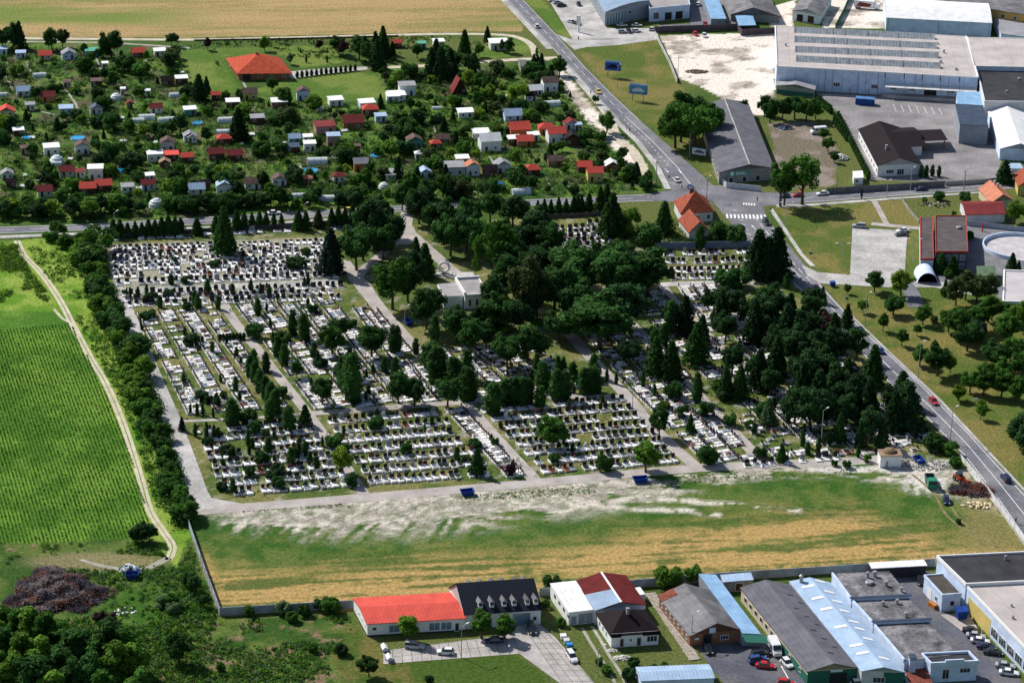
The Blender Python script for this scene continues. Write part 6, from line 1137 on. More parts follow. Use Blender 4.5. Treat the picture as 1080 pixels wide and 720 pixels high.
for k in range(8): tree('column', 232+k*3.6, 359-.2*k, 2.2, 'deep', 1.8)
for k in range(6): tree('column', 196+k*3.5, 361, 2.1, 'deep', 1.6)
for x in (120, 127, 135, 143, 150, 157, 164, 171, 178, 185, 191): tree('spruce', x, 250.5-(x-120)*.05, TR.uniform(5, 7.5), 'dark', 1.25)
trees('spruce', 'dark', '208,247,6,1.5 228,245,6.5,1.3 250,243,8 258,242,7 266,241,6 274,240,6.5 281,240,6 289,240,5.5 297,239,5 315,242,7.5,1.2 323,242,7 336,240,7,1.2,olive 350,239,7 357,238,7.5 364,238,7 372,236,7.5 379,236,7 390,234,7 567,228,6 574,228,6.5 581,227,6 589,226,6.5 597,226,6 605,226,7 613,225,7 621,224,7.5,1.1 633,222,9 640,218,9')
cy = random.Random(31); CYP = [[(142, 332), (226, 326), (305, 428), (192, 436)], [(245, 324), (352, 318), (440, 424), (330, 430)], [(205, 454), (322, 444), (374, 514), (235, 525)], [(118, 270), (350, 262), (358, 314), (126, 320)], [(448, 370), (560, 364), (640, 413), (497, 422)], [(750, 415), (850, 405), (925, 478), (815, 484)], [(340, 443), (460, 433), (722, 489), (392, 513)]]
for k in range(110):
    P_ = CYP[(0, 1, 2, 3, 0, 1, 2, 4, 3, 5, 6)[k % 11]]; u, v = cy.random(), cy.random(); x = (P_[0][0]*(1-u)+P_[1][0]*u)*(1-v)+(P_[3][0]*(1-u)+P_[2][0]*u)*v; y = (P_[0][1]*(1-u)+P_[1][1]*u)*(1-v)+(P_[3][1]*(1-u)+P_[2][1]*u)*v
    tree(cy.choice(('column', 'column', 'bush')), x, y, cy.uniform(1.8, 3.8), cy.choice(('deep', 'deep', 'dark')), cy.uniform(1.2, 1.9), 'small evergreens among the graves')
# west hedgerow
hr = random.Random(3)
HP = [(60, 247), (74, 254), (85, 262), (92, 276), (100, 290), (108, 306), (114, 322), (122, 340), (131, 358), (139, 378), (146, 398), (152, 418), (158, 436), (163, 452), (168, 470), (174, 490), (180, 508), (188, 526), (194, 545)]
for i, (x, y) in enumerate(HP):
    for k in range(3 if i < 15 else 4):
        h = hr.uniform(5.5, 9.5) if 2 < i < 12 else hr.uniform(4, 7); tree(hr.choice(['broad', 'broad', 'bush']), x+hr.uniform(-9, 9), y+hr.uniform(-6, 8), h*.8, hr.choice(['mid', 'light', 'dark', 'mid', 'light'] if i < 13 else ['dark', 'mid', 'mid']), hr.uniform(1.15, 1.5), 'trees of the west hedgerow')
trees('airy', 'mid', '100,262,9,1.1 112,270,8 118,262,8,1,dark 95,268,9'); trees('broad', 'deep', '150,572,5.5,1.3 158,571,5,1.2 143,572,4.5,1.2')
# poplar thicket in the lower left corner
for (x, y, h) in ((4, 668, 7.5), (20, 676, 9), (36, 680, 10), (52, 684, 10), (68, 690, 9), (84, 700, 9.5), (100, 706, 8), (8, 696, 9), (26, 706, 10), (46, 712, 10), (64, 718, 9), (118, 702, 12), (130, 706, 11), (143, 715, 10), (124, 722, 11), (96, 728, 10), (78, 732, 9.5), (12, 728, 10), (34, 738, 11), (54, 742, 9), (110, 742, 9), (146, 740, 9), (-8, 690, 10), (-6, 724, 9)):
    tree('poplar', x, y+4, h*1.12, hr.choice(['mid', 'dark', 'mid', 'mid', 'light']), hr.uniform(1.3, 1.6), 'poplars by the brushwood')
trees('broad', 'dark', '189,700,8,1.2 389,713,5.5,1.2 205,625,5,1.1 197,618,4,1.2 183,640,4,1.2,mid 215,640,3.5,1.2 117,660,4,1,purple'); trees('bush', 'mid', '173,640,3.5,1.2,pale 182,646,3,1.2,pale 350,645,4,1.3 340,642,3.5,1.2,dark 299,647,3.5,1.1,pale 360,690,3,1.1,deep 262,650,3 320,648,3,1.2,dark 330,688,2.4 105,655,3,1,purple 308,655,2.8,1.1 232,708,2.6 452.6,720,2.2,1,deep 582,622,4.6,1,dark 705,618,6,1.2,light 731,613,5,.9 600,622,3 575,640,2.4 592,660,2.4 668,702,2.4,1.2,dark 663,716,3,1.2,deep 640,710,2.2,1.3 632,700,2 700,705,2 690,708,2.2 1003,479,4,1.2 1008,492,3,1.3,mid 1011,552,1.6,1,deep')
trees('poplar', 'light', '431,676,7,1.6,light 508,673,7.5,1.6,mid 532,673,6.8,1.7,mid')
# park to the east
trees('broad', 'dark', '922,308,7,1.3 950,312,8.5,1.2,lime 942,332,6.5,1.5,dark 973,342,6.5,1.2,mid 967,354,4,1,mid 951,365,5.5,1,dark 988,396,10,1.1,dark 970,386,6.5,1.2,mid 1023,414,7.5,1.1,mid 1037,417,8.5,1.1,mid 1056,418,8.5,1.2,mid 1072,423,8,1.1,mid 1008,322,9,1.1,olive 1018,316,9,1.2,olive 1030,318,9,1.2,olive 1043,318,9,1.1,olive 1014,352,8,1.3,mid 1030,350,9,1.2,mid 1042,340,8,1.2,mid 1020,370,10,1.2,dark 1050,392,10,1.2,dark 1008,358,9,1.1,mid 1060,362,10,1.2,mid 1075,348,9,1.2,light 1078,400,10,1.2,mid 1065,384,9,1.2,mid 1046,338,8,1.1,lime 1062,340,7,1.2,mid 1076,470,10,1.3,deep 1088,480,11,1.3,deep 1030,362,8,1.2,blue 1000,350,8,1.1,mid 1056,405,8,1.1,mid 1040,404,7,1.1,mid 1070,236,9,1.2,light 1010,422,2.5')
trees('broad', 'light', '893,310,3.5,1,dark 910,330,5,1,light 931,349,5.5,.9,mid 986,370,3.5,1,mid 1002,393,5.5,.9,light 1011,422,5,1.2,lime 1034,442,5,1,light 1035,430,3,1.2,lime 1078,452,4,1,light')
trees('spruce', 'dark', '992,287,7,1.4 1004,290,7,1.5 1067,284,6,1.3 1059,193,9,1.5,deep 997,304,3.5 1074,286,4 1052,232,4'); trees('bush', 'mid', '1000,293,3 996,312,3,1,dark 990,211,3.5,1.2,dark 1017,213,4,1.2,dark 1006,228,2 975,213,2,1,light 1023,252,3 985,340,2.5,1,olive')
trees('airy', 'dark', '846,216,20,.95,mid 823,218,18,.9,mid 827,217,15,.9')
trees('broad', 'dark', '712,156,17,1.15,mid 733,158,18,1.15,mid 724,144,18,1.2,dark 742,146,15,1.2,mid 707,138,9,1,mid 718,150,16,1.1,mid 783,122,6,1.1 812,130,9,1.1 825,127,9,1.1 838,126,10,1.2 850,128,9.5,1.2,mid 860,126,8,1.1,mid 806,122,8,1 868,148,5,1.2,mid 873,160,6,1.2,mid 880,172,4,1.2 640,140,8,1.25,mid 590,80,8,1.2,mid 628,110,4 655,180,5,1,mid')
for k in range(14): tree('column', 863+k*2.2+(k > 6)*1.4, 110+k*(1.7 if k < 7 else 3.0), 3.6, 'dark', 1.5)
for k in range(24): tree('column', 884+k*1.38, 126+k*2.75, 3.4, 'dark', 1.6)
trees('column', 'deep', '971,187,4.6,1.3 976.5,187,4.6,1.3 983,186,4.4,1.3 990,186,4,1.3')
trees('column', 'mid', '610,42,1.5 566,60,4')
for k in range(13): tree('column', 313.5+k*5.1, 82-k*.62, 2.6, 'deep', 1.8)
# top row and house garden
trees('broad', 'mid', '14,50,10,1.1,dark 3,52,9,1.1,dark 55,53,9,1.1,dark 66,50,8,1,olive 117,60,12,1.1,dark 181,49,6,1.2,dark 186,62,6,1.1,dark 96,68,5 219,53,5,1,purple 279,54,6,1.1,light 337,53,4.5,1,purple 357,57,8,1.1,dark 362,60,7,1,purple 379,64,11,1.1,dark 390,70,11,1,dark 287,97,6.5,1.1,dark 306,68,4.5,1,pale 494,95,8,1.2,lime 517,102,9,1.1,dark 505,98,8,1.1,mid 537,56,6,1.1,dark 530,55,5,1,dark 478,74,9,1.2,dark 494,78,9,1.2,dark 469,66,8,1.1,mid 505,60,6 440,62,7,1,dark')
trees('spruce', 'deep', '21,51,12,1 396,62,12,1 405,61,12,1 398,73,13,1.1 404,56,12,1 414,58,6 490,60,12,1,dark 514,44,7 563,74,7,1.1 571,73,7,1 567,72,6 455,82,13,1.1 465,84,14,1.2 475,80,12,1.1 460,70,12 210,106,11,1.3 252,148,13,1.3 218,98,7 28,130,6 230,190,8 440,200,9 420,190,9 470,195,8')
trees('column', 'deep', '323,66,3 345,66,3 228,68,1.8 230,69,2 315,54,1.8 317,56,2.2 326,45,2 331,47,2')
# ------------------------------------------------------------------ allotment huts
e_ = G(370, 220)-G(0, 240); RZ = math.atan2(e_.y, e_.x)
WALLC = dict(w=('white', 'white'), g=('grey', 'offwhite'), k=('dark timber', 'wood'), b=('brick', 'brick'), p=('pink', 'pink'), o=('orange', 'orange'), y=('yellow', 'yellow'), t=('mint-green', 'teal'), c=('cream', 'cream'), s=('blue-grey', 'bluewhite'))
ROOFC = dict(R=('bright red', 'red'), r=('maroon', 'maroon'), d=('dark brown', 'darkbrown'), b=('brown', 'brown'), g=('grey', 'greyhut'), w=('white', 'white'), B=('pale blue', 'metal'), G=('green', 'green'), T=('orange tile', 'orangetile'), n=('tan', 'tan'), s=('slate', 'bluegrey'))
HUTS = []
def hut(px, py, w_, kind, roof, wall, h=2.5, d=None, rise=None):
    p = G(px, py); d = d or w_*.8; HUTS.append((px, py, w_)); rz = RZ+random.uniform(-.07, .07)
    nm = {'f': 'garden_hut', 'g': 'garden_hut', 'x': 'garden_hut', 'h': 'garden_hut', 'a': 'triangular_cabin'}[kind]
    t = thing(nm, '', 'garden hut', (p.x, p.y, 0), rz, 'allotment huts'); wm = MB(); r = MB(); a = w_/2; m_ = MG[WALLC[wall][1]]; rise = rise or w_*.28
    if kind == 'a': h, rise = .3, w_*.95
    wm.prism([(-a, 0), (a, 0), (a, d), (-a, d)], -.2, h); o = .3
    if kind == 'f': r.slab([(-a-o, -o-.2, h+.12), (a+o, -o-.2, h+.12), (a+o, d+o, h+.32), (-a-o, d+o, h+.32)], .16, 0, [(0, 0), (w_, 0), (w_, d), (0, d)])
    elif kind in 'ga':   # gable to the front
        for v in (0, d): wm.face([(-a, v, h), (a, v, h), (0, v, h+rise-.03)]); wm.face([(a, v, h), (-a, v, h), (0, v, h+rise-.03)])
        for s in (-1, 1): r.slab([(s*(a+o), -o, h-rise*o/a), (s*(a+o), d+o, h-rise*o/a), (0, d+o, h+rise), (0, -o, h+rise)], .12, 0, [(0, 0), (d, 0), (d, a), (0, a)])
    elif kind == 'x':
        for u in (-a, a): wm.face([(u, 0, h), (u, d, h), (u, d/2, h+rise-.03)]); wm.face([(u, d, h), (u, 0, h), (u, d/2, h+rise-.03)])
        for v, s in ((-o, 1), (d+o, -1)): r.slab([(-a-o, v, h-rise*o/d*2), (a+o, v, h-rise*o/d*2), (a+o, d/2, h+rise), (-a-o, d/2, h+rise)], .12, 0, [(0, 0), (w_, 0), (w_, d/2), (0, d/2)])
    else:
        c = min(w_, d)*.5-.05; r.slab([(-a-o, -o, h), (a+o, -o, h), (a-c, d/2, h+rise), (-a+c, d/2, h+rise)], .12); r.slab([(-a-o, d+o, h), (a+o, d+o, h), (a-c, d/2, h+rise), (-a+c, d/2, h+rise)], .12)
        for s in (-1, 1): r.slab([(s*(a+o), -o, h), (s*(a+o), d+o, h), (s*(a-c), d/2, h+rise)], .12)
    wm.obj('wall', m_, t); r.obj('roof', RF[ROOFC[roof][1]], t)
    q = MB(); x = a*random.choice((-.45, .45)); q.prism([(x-.42, -.05), (x+.42, -.05), (x+.42, .02), (x-.42, .02)], 0, 1.95); q.obj('door', MG['wood'], t)
    q = MB(); q.prism([(-x-.5, -.06), (-x+.5, -.06), (-x+.5, .02), (-x-.5, .02)], .95, 1.85); wo = q.obj('window', MG['frame'], t); q = MB(); q.prism([(-x-.4, -.08), (-x+.4, -.08), (-x+.4, -.055), (-x-.4, -.055)], 1.05, 1.75); q.obj('pane', MG['glass'], wo)
    kd = {'f': 'flat', 'g': 'gabled', 'x': 'pitched', 'h': 'hipped', 'a': 'steep'}[kind]
    reg(t, f'{WALLC[wall][0]} hut with {ROOFC[roof][0]} {kd} roof', px, py); return t
HS = '''22,62,4.5,f,B,s 48,64,6,x,R,c 73,63,6.5,g,g,s 97,60,6,f,G,t 147,61,6,x,R,b 169,60,5.5,f,w,w 2,58,5,f,B,s 111,73,2.6,f,w,w 71,93,3.5,f,b,c 102,92,5,f,b,k 177,91,5.5,x,d,k 192,89,5.5,f,w,k 25,102,6,x,B,g 51,108,6.5,x,r,o 7,124,7,g,R,c 32,117,4,f,g,g 70,121,6,f,B,s 102,121,5.5,g,s,g 137,115,2.6,g,r,b 165,120,5.5,x,r,g 201,122,5.5,f,w,t 20,144,4.5,f,w,k 201,150,5.5,g,g,g 156,102,2,f,w,w
55,164,6.5,f,w,w,3 87,163,6,g,b,w,3.2 71,187,6,x,r,g 85,188,4,f,r,w 101,190,6.2,f,w,w,4.2 93,205,6.5,x,R,k 110,202,6.5,x,R,k 48,208,6,x,r,g 164,171,6.5,f,w,w,3 181,170,6,f,R,k 198,172,5,x,R,k 174,178,4.5,g,n,b 157,201,5.5,x,r,s 208,206,6.5,x,B,g 8,190,5,g,g,g 177,160,6,g,b,g,3.5 203,151,4,g,g,w 27,163,4,f,b,c
264,106,6.5,x,b,y,3 320,106,6,g,b,s,3.5 295,114,7,f,w,b 246,114,6,f,w,r 355,112,6.5,f,w,w 388,115,7,f,w,s 391,122,7,h,R,k 228,106,4,x,R,k 272,131,6,f,g,k 344,141,9,f,r,p,2.8 373,137,9,x,r,b,3 352,156,5.5,f,B,p,4.5 415,108,6,f,w,w
237,206,6.5,g,B,w,3.5 267,200,6.5,x,b,w 295,196,6,g,b,w 248,170,6.5,x,r,k 229,170,6.5,x,r,k,3 237,153,6,h,R,k 309,162,6,f,s,k 327,160,5,f,w,w,3 311,152,5,x,B,t 381,181,6,x,g,o,3.2 358,193,5,h,r,w 325,195,3.5,h,T,b 415,191,6.5,f,g,g 377,163,2.6,f,b,b,3.2 217,200,4,x,d,k
419,51,4.5,x,R,k 445,52,4,f,G,t 463,50,5.5,f,w,g 527,53,9,f,w,g,3 430,101,7.5,f,g,w,4 419,107,8,f,w,w 581,97,7,x,b,w,4 566,101,6.5,x,w,g 561,107,5,x,d,w 492,125,7,f,w,w 542,128,8,x,B,s 549,146,9,x,R,o,3.6 577,142,7,h,R,o 588,151,8,x,R,w,3.8 507,147,6,f,w,w
438,157,6.5,g,b,t,3.2 467,153,6,x,b,b 509,146,6,f,w,w 518,160,9,x,w,w,4.2 460,158,4.5,h,R,k 443,169,4,h,w,g 554,155,7,x,R,o 543,153,5.5,f,w,k 563,149,5,f,w,g 604,154,7,g,d,k,3 488,174,5.5,f,w,o 480,186,9,f,g,g,3.4 417,189,6,f,g,g 449,189,6,g,B,s 499,186,5.5,g,T,w,4 517,186,6,x,d,b 531,183,6.5,g,g,w,3.2 562,186,6.5,h,R,k 586,176,6,x,b,b 617,182,6,x,R,k
628,192,6.5,x,R,y,3.6 646,181,6,g,w,b 603,137,6,g,r,s 610,138,3,f,B,s 402,129,5,f,B,s 325,151,4,f,w,w 130,100,2,f,w,w 12,199,4,x,d,k 135,204,5,f,g,w 158,192,4,f,w,w'''
for it in HS.split():
    a = it.split(','); hut(float(a[0]), float(a[1]), float(a[2])*.82, a[3], a[4], {'r': 'k', 'R': 'b'}.get(a[5], a[5]), float(a[6]) if len(a) > 6 else 2.4)
hut(485, 100, 6.5, 'a', 'r', 'k')
def greenhouse(px, py, w_, dome=False):
    p = G(px, py); HUTS.append((px, py, w_)); t = thing('greenhouse', '', 'greenhouse', (p.x, p.y, 0), RZ+random.uniform(-.1, .1), 'polytunnel greenhouses'); q = MB(); n = 8; r = w_*.27 if not dome else w_*.5
    if dome: q.blob((0, r, 0), (r, r, r*1.0), 0, 12, 8, .0)
    else:
        pts = [(r*1.0-math.cos(PI*i/n)*r, math.sin(PI*i/n)*r*1.15) for i in range(n+1)]
        for i in range(n): q.face([(-w_/2, *pts[i]), (w_/2, *pts[i]), (w_/2, *pts[i+1]), (-w_/2, *pts[i+1])])
        for s in (-1, 1): q.face([(s*w_/2, *c) for c in pts])
    q.obj('cover', MG['film'], t); q = MB()
    for k in range(4): x = -w_/2+w_*k/3; [q.cyl((x, r-math.cos(PI*i/n)*r*1.02, math.sin(PI*i/n)*r*1.18), (x, r-math.cos(PI*(i+1)/n)*r*1.02, math.sin(PI*(i+1)/n)*r*1.18), .04, .04, 4, caps=False) for i in range(n)] if not dome else q.cyl((math.cos(k*1.57)*r, r+math.sin(k*1.57)*r, 0), (0, r, r*1.02), .05, .05, 4)
    q.obj('hoops', MG['steel'], t); reg(t, 'round white dome greenhouse' if dome else 'pale tunnel greenhouse', px, py)
for x, y, w_ in ((42, 82, 5), (186, 103, 5), (155, 127, 6), (145, 130, 5), (176, 130, 6), (239, 130, 6), (346, 213, 6), (315, 209, 4.5), (335, 174, 7), (583, 113, 6.5), (461, 116, 3.5), (551, 206, 6.5), (2, 102, 4), (237, 143, 6), (59, 175, 4)): greenhouse(x, y, w_)
greenhouse(123, 107, 5, True); greenhouse(165.5, 220, 5.5, True); greenhouse(60, 174, 5.5, True); greenhouse(406, 200, 4, True)
def pool(px, py, r, col, lb):
    t = thing('garden_pool', lb, 'pool', G(px, py), group='round garden pools'); q = MB(); q.cyl((0, 0, 0), (0, 0, .8), r, r, 20, caps=False); q.cyl((0, 0, .8), (0, 0, 0), r-.12, r-.12, 20, caps=False); q.obj('rim', MG['bluewhite'], t); q = MB(); q.prism([(math.cos(a*PI/10)*(r-.12), math.sin(a*PI/10)*(r-.12)) for a in range(20)], .3, .65); q.obj('pool_water', col, t)
PC = mat('pool_water', (.03, .32, .62), .15, None)
pool(127, 181, 2.2, PC, 'round blue pool with white rim in the middle of the allotments, before the west road'); bpy.data.objects[-1]
pool(28, 146.5, 1.8, PC, 'small round blue pool beside the white-roofed shed at the west side'); pool(396, 165.5, 2.0, PC, 'cyan pool behind the orange-walled cottage'); pool(525, 196, 2.2, mat('pool_blue', (.02, .12, .55), .2, None), 'dark blue pool beside the grey gabled hut'); pool(327, 181.5, 2.8, PC, 'wide pale blue pool before the flat-roofed garden huts'); pool(82, 147, 2.6, PC, 'pale blue pool behind the brown gabled white cottage'); pool(632, 170, 1.5, mat('pool_blue', (.02, .12, .55)), 'small blue pool near the bus bay'); pool(208, 131, 2.0, PC, 'turquoise pool beside the teal-walled hut')
for k in range(46):
    cfx = random.Random(k*7+1); px, py = cfx.uniform(8, 620), cfx.uniform(62, 205)
    if not inpoly(np.array([px]), np.array([py]), ALLOT)[0] or any(abs(px-x) < 8 and -7 < py-y < 10 for x, y, _ in HUTS): continue
    t = thing('cold_frame', '', 'cold frame', G(px, py), RZ+cfx.uniform(-.2, .2), 'pale cold frames in the gardens'); q = MB(); L_, D_ = cfx.uniform(1.2, 2.6), cfx.uniform(.8, 1.4)
    q.prism([(-L_/2, -D_/2), (L_/2, -D_/2), (L_/2, D_/2), (-L_/2, D_/2)], 0, .45); q.obj('box', MG['plank'], t); q = MB(); q.slab([(-L_/2-.05, -D_/2-.05, .5), (L_/2+.05, -D_/2-.05, .5), (L_/2+.05, D_/2+.05, .85), (-L_/2-.05, D_/2+.05, .85)], .05); q.obj('lid', MG[cfx.choice(('white', 'film', 'film', 'offwhite'))], t); reg(t, 'small pale cold frame', px, py); HUTS.append((px, py, L_))
# garden paths
gp = MB()
for q in ('27,65 38,84', '4,76 14,96', '68,94 80,110 86,132', '125,60 133,74', '153,62 160,75', '58,121 44,118', '254,82 262,98', '266,112 272,124', '470,88 478,100', '540,108 567,130', '462,170 480,190 520,212', '315,172 322,184', '30,222 34,230', '365,120 378,136', '470,178 482,186', '516,165 524,178', '220,172 228,182', '100,60 108,76', '600,196 612,206', '575,186 582,200', '104,210 110,220', '455,130 460,140', '140,100 143,108', '186,100 200,108'): strip('', [tuple(map(float, c.split(','))) for c in q.split()], .9, None, .035, gp)
struct('garden_paths', gp, MG['gpath'])
fr = random.Random(8)
for k in range(34):
    x, y = fr.uniform(10, 620), fr.uniform(62, 205)
    if not inpoly(np.array([x]), np.array([y]), ALLOT)[0] or (190 < x < 420 and y < 110) or any(abs(x-a) < 7 and -8 < y-b < 8 for a, b, _ in HUTS): continue
    p = G(x, y); up = fr.random() < .6; rz = RZ+(PI/2-.35 if up else 0); Lf = fr.uniform(8, 16) if up else fr.uniform(6, 12); t = thing('plot_fence', '', 'fence', (p.x, p.y, 0), rz, 'low fences between garden plots'); q = MB(); n_ = int(Lf/2)
    for i in range(n_+1): q.prism([(i*2-.05, -.05), (i*2+.05, -.05), (i*2+.05, .05), (i*2-.05, .05)], 0, 1.15)
    po = q.obj('posts', MG['wood'], t); po['kind'] = 'stuff'; q = MB()
    for z in (.4, .9): q.box(Vector((n_, 0)), Vector((1, 0)), Vector((0, 1)), n_, .03, z, z+.12)
    ra = q.obj('rails', MG['plank'], t); ra['kind'] = 'stuff'; reg(t, 'low wooden plot fence', x, y)
# scattered garden trees and shrubs, kept off the huts and out of the sight lines to them
def inp(px, py, P): return inpoly(np.array([px]), np.array([py]), P)[0]
AL = [(0, 48), (190, 60), (212, 104), (262, 104), (340, 114), (412, 106), (400, 80), (500, 72), (585, 72), (604, 105), (650, 165), (695, 200), (610, 206), (512, 210), (440, 213), (370, 217), (285, 223), (200, 227), (0, 236)]
def free(px, py, h, rad_=3.0):
    for (x, y, w_) in HUTS:
        sc = scale_at(y); hw = (w_/2+rad_*.8)*sc
        if abs(px-x) < hw*.8 and -4 < py-y < h*sc*.93*.72: return False
    return True
pl = []; ar = random.Random(12); n = 0; tries = 0
while n < 430 and tries < 30000:
    tries += 1; x = ar.uniform(0, 700); y = ar.uniform(48, 236)
    if not inp(x, y, AL): continue
    h = ar.choice((2.4, 3, 3.6, 4.2, 5, 6, 7)) if y < 200 else ar.choice((3, 4, 5, 6, 7.5)); r = h*.36
    if not free(x, y, h, r) or any(abs(x-a)*1.0 < 4.3 and abs(y-b) < 2.7 for a, b in pl): continue
    pl.append((x, y)); n += 1; k = ar.random()
    kind = 'broad' if k < .5 else 'bush' if k < .9 else 'spruce'
    tree(kind, x, y, h, ar.choice(('dark', 'dark', 'deep') if kind == 'spruce' else ('dark', 'dark', 'mid', 'mid', 'deep', 'light', 'dark', 'lime' if ar.random() < .35 else 'olive')), ar.uniform(.95, 1.3), 'fruit trees in the allotments' if kind == 'broad' else None).name = {'broad': 'fruit_tree', 'bush': 'garden_shrub', 'spruce': 'conifer_tree'}[kind]
for k in range(46):   # tall dark belt along the west road
    x = k*8.2+ar.uniform(-3, 3); y = 231-x*.035+ar.uniform(-4, 0)
    if 60 < x < 70 or not free(x, y, 5, 1.5): continue
    tree(ar.choice(('broad', 'bush', 'broad')), x, y, ar.uniform(3.5, 6.5), ar.choice(('dark', 'deep', 'mid')), 1.25, 'trees along the allotment road edge')
def undergrowth(name, label, poly, n, hmin, hmax, cols, seed, dens=.45, avoid=None, bb=None, leaf=.16, lq=26):
    rs = random.Random(seed); nr = np.random.default_rng(seed); xs = [p[0] for p in poly]; ys = [p[1] for p in poly]; Q = []; MI = []; c = 0; t = 0
    while c < n and t < n*12:
        t += 1; px, py = rs.uniform(min(xs), max(xs)), rs.uniform(min(ys), max(ys))
        if not inp(px, py, poly): continue
        p = G(px, py)
        if fbm(np.array([p.x]), np.array([p.y]), .06, seed)[0] < dens+rs.uniform(-.06, .06): continue
        if avoid and not avoid(px, py): continue
        h = rs.uniform(hmin, hmax); r = h*rs.uniform(.6, 1.0); c += 1
        q = leafcloud([(p.x, p.y, h*.45)], np.array([(r, r, h*.5)]), lq, leaf*rs.uniform(.7, 1.3)*(.6+h*.3), nr); q[:, :, 2] = np.maximum(q[:, :, 2], .02); Q.append(q); MI += [rs.randrange(len(cols))]*lq
    o = link(name, quads_mesh(name, np.concatenate(Q), cols, mi=MI)); return tag(o, label, 'undergrowth', kind='stuff')
UG = [LEAF['dark'], LEAF['mid'], LEAF['mid'], LEAF['light'], LEAF['deep'], LEAF['olive']]
undergrowth('undergrowth', 'low bushes and vegetable beds filling the allotment gardens', AL, 8000, .5, 1.9, UG, 5, .32, lambda a, b: free(a, b, .6, .8))
undergrowth('undergrowth', 'rough weeds and low brambles on the waste ground', [(-5, 575), (160, 570), (186, 602), (200, 575), (230, 655), (370, 650), (372, 668), (350, 690), (352, 725), (-5, 725)], 4600, .25, 1.1, [LEAF['mid'], LEAF['light'], LEAF['dark'], LEAF['light'], LEAF['pale'], LEAF['mid']], 6, .42, lambda a, b: not ((math.hypot((a-140)/34, (b-635)/26) < 1 and (a*7+b*3) % 5 < 4) or math.hypot((a-100)/90, (b-592)/9) < 1 or math.hypot((a-62)/55, (b-630)/24) < 1))
undergrowth('undergrowth', 'tall weeds of the meadow beside the dirt track', [(0, 256), (16, 256), (30, 284), (56, 318), (0, 324)], 700, .3, 1.2, [LEAF['light'], LEAF['mid'], LEAF['lime']], 7, .48)
undergrowth('undergrowth', 'weeds between the dirt track and the west hedgerow', [(24, 258), (64, 252), (112, 330), (150, 420), (190, 545), (178, 560), (160, 520), (140, 450), (104, 380), (70, 318)], 900, .3, 1.4, [LEAF['mid'], LEAF['dark'], LEAF['light']], 8, .42)
undergrowth('undergrowth', 'dense bushes at the foot of the west hedgerow', [(62, 250), (100, 258), (120, 300), (136, 350), (158, 400), (178, 460), (200, 545), (186, 556), (165, 480), (140, 410), (112, 350), (88, 290)], 900, .8, 2.6, [LEAF['mid'], LEAF['dark'], LEAF['light'], LEAF['mid']], 18, .35, lq=34)
undergrowth('undergrowth', 'green weeds along the edge of the field below the lane', [(230, 541), (560, 517), (740, 500), (900, 494), (900, 500), (740, 509), (640, 519), (560, 525), (400, 533)], 900, .12, .45, [LEAF['mid'], LEAF['light']], 9, .48, leaf=.1, lq=12)
undergrowth('undergrowth', 'rows of weeds in the wheat field margin and gardens at the north edge', [(0, 42), (190, 44), (420, 38), (545, 42), (500, 60), (380, 66), (200, 50)], 500, .3, 1.0, [LEAF['dark'], LEAF['olive'], LEAF['mid']], 15, .5)
undergrowth('undergrowth', 'hedge plants around the gatehouse garden', [(655, 240), (712, 232), (756, 236), (790, 254), (692, 258)], 260, .4, 1.4, UG, 16, .35)
# ------------------------------------------------------------------ graves
SM = {n: mat('stone_'+n, c, r, (1.5, .12), rnd=.06) for n, c, r in (('white', (.82, .80, .78), .8), ('light', (.60, .59, .58), .8), ('grey', (.26, .265, .28), .5), ('blue', (.22, .27, .34), .35), ('black', (.022, .022, .026), .25), ('brown', (.13, .05, .04), .4), ('pink', (.45, .28, .24), .7), ('sand', (.45, .38, .28), .8), ('soil', (.09, .07, .045), .95), ('red', (.5, .03, .04), .7), ('green', (.04, .10, .03), .8), ('yellow', (.6, .42, .05), .7))}
SN = list(SM); SL_ = [SM[n] for n in SN]; SI = {n: i for i, n in enumerate(SN)}
VAR = [('white', 'white', 'black', 0), ('white', 'soil', 'black', 1), ('light', 'white', 'black', 0), ('white', 'light', 'grey', 1), ('light', 'black', 'black', 0), ('white', 'blue', 'black', 2), ('pink', 'brown', 'brown', 0), ('light', 'grey', 'black', 1), ('white', 'light', 'white', 2), ('sand', 'soil', 'brown', 1), ('white', 'white', 'brown', 1), ('grey', 'grey', 'black', 0)]
WGT = [8, 2, 8, 3, 5, 4, .5, 4, 1.2, .5, 1, 3]  # dark shares raised: backlit faces and shadows are partly in the stone colours
def grave_parts(v, W=1.75, L=2.4, ht=1.05):      # head at +Y, local boxes (x0,x1,y0,y1,z0,z1,material,part)
    bo, sl, hs, sh = VAR[v]; w = W/2; l = L/2; o = []
    for a in ((-w, w, -l, -l+.22), (-w, w, l-.2, l), (-w, -w+.2, -l+.22, l-.2), (w-.2, w, -l+.22, l-.2)): o.append((*a, 0, .3, bo, 'border'))
    o.append((-w+.2, w-.2, -l+.22, l-.2, 0, .22 if sl == 'soil' else .36, sl, 'slab'))
    hw = w*(.74 if sh != 2 else .46); o.append((-hw-.1, hw+.1, l-.42, l+.02, .3, .46, bo, 'headstone_base'))
    o.append((-hw, hw, l-.3, l-.1, .46, ht, hs, 'headstone'))
    if sh == 1: o.append((-hw*.6, hw*.6, l-.29, l-.11, ht, ht+.22, hs, 'headstone'))
    if sh == 2: o.append((-hw*1.7, -hw*1.1, l-.3, l-.12, .3, ht*.75, hs, 'side_stone'))
    return o
GR = []     # x, y, angle, block, row, variant, height
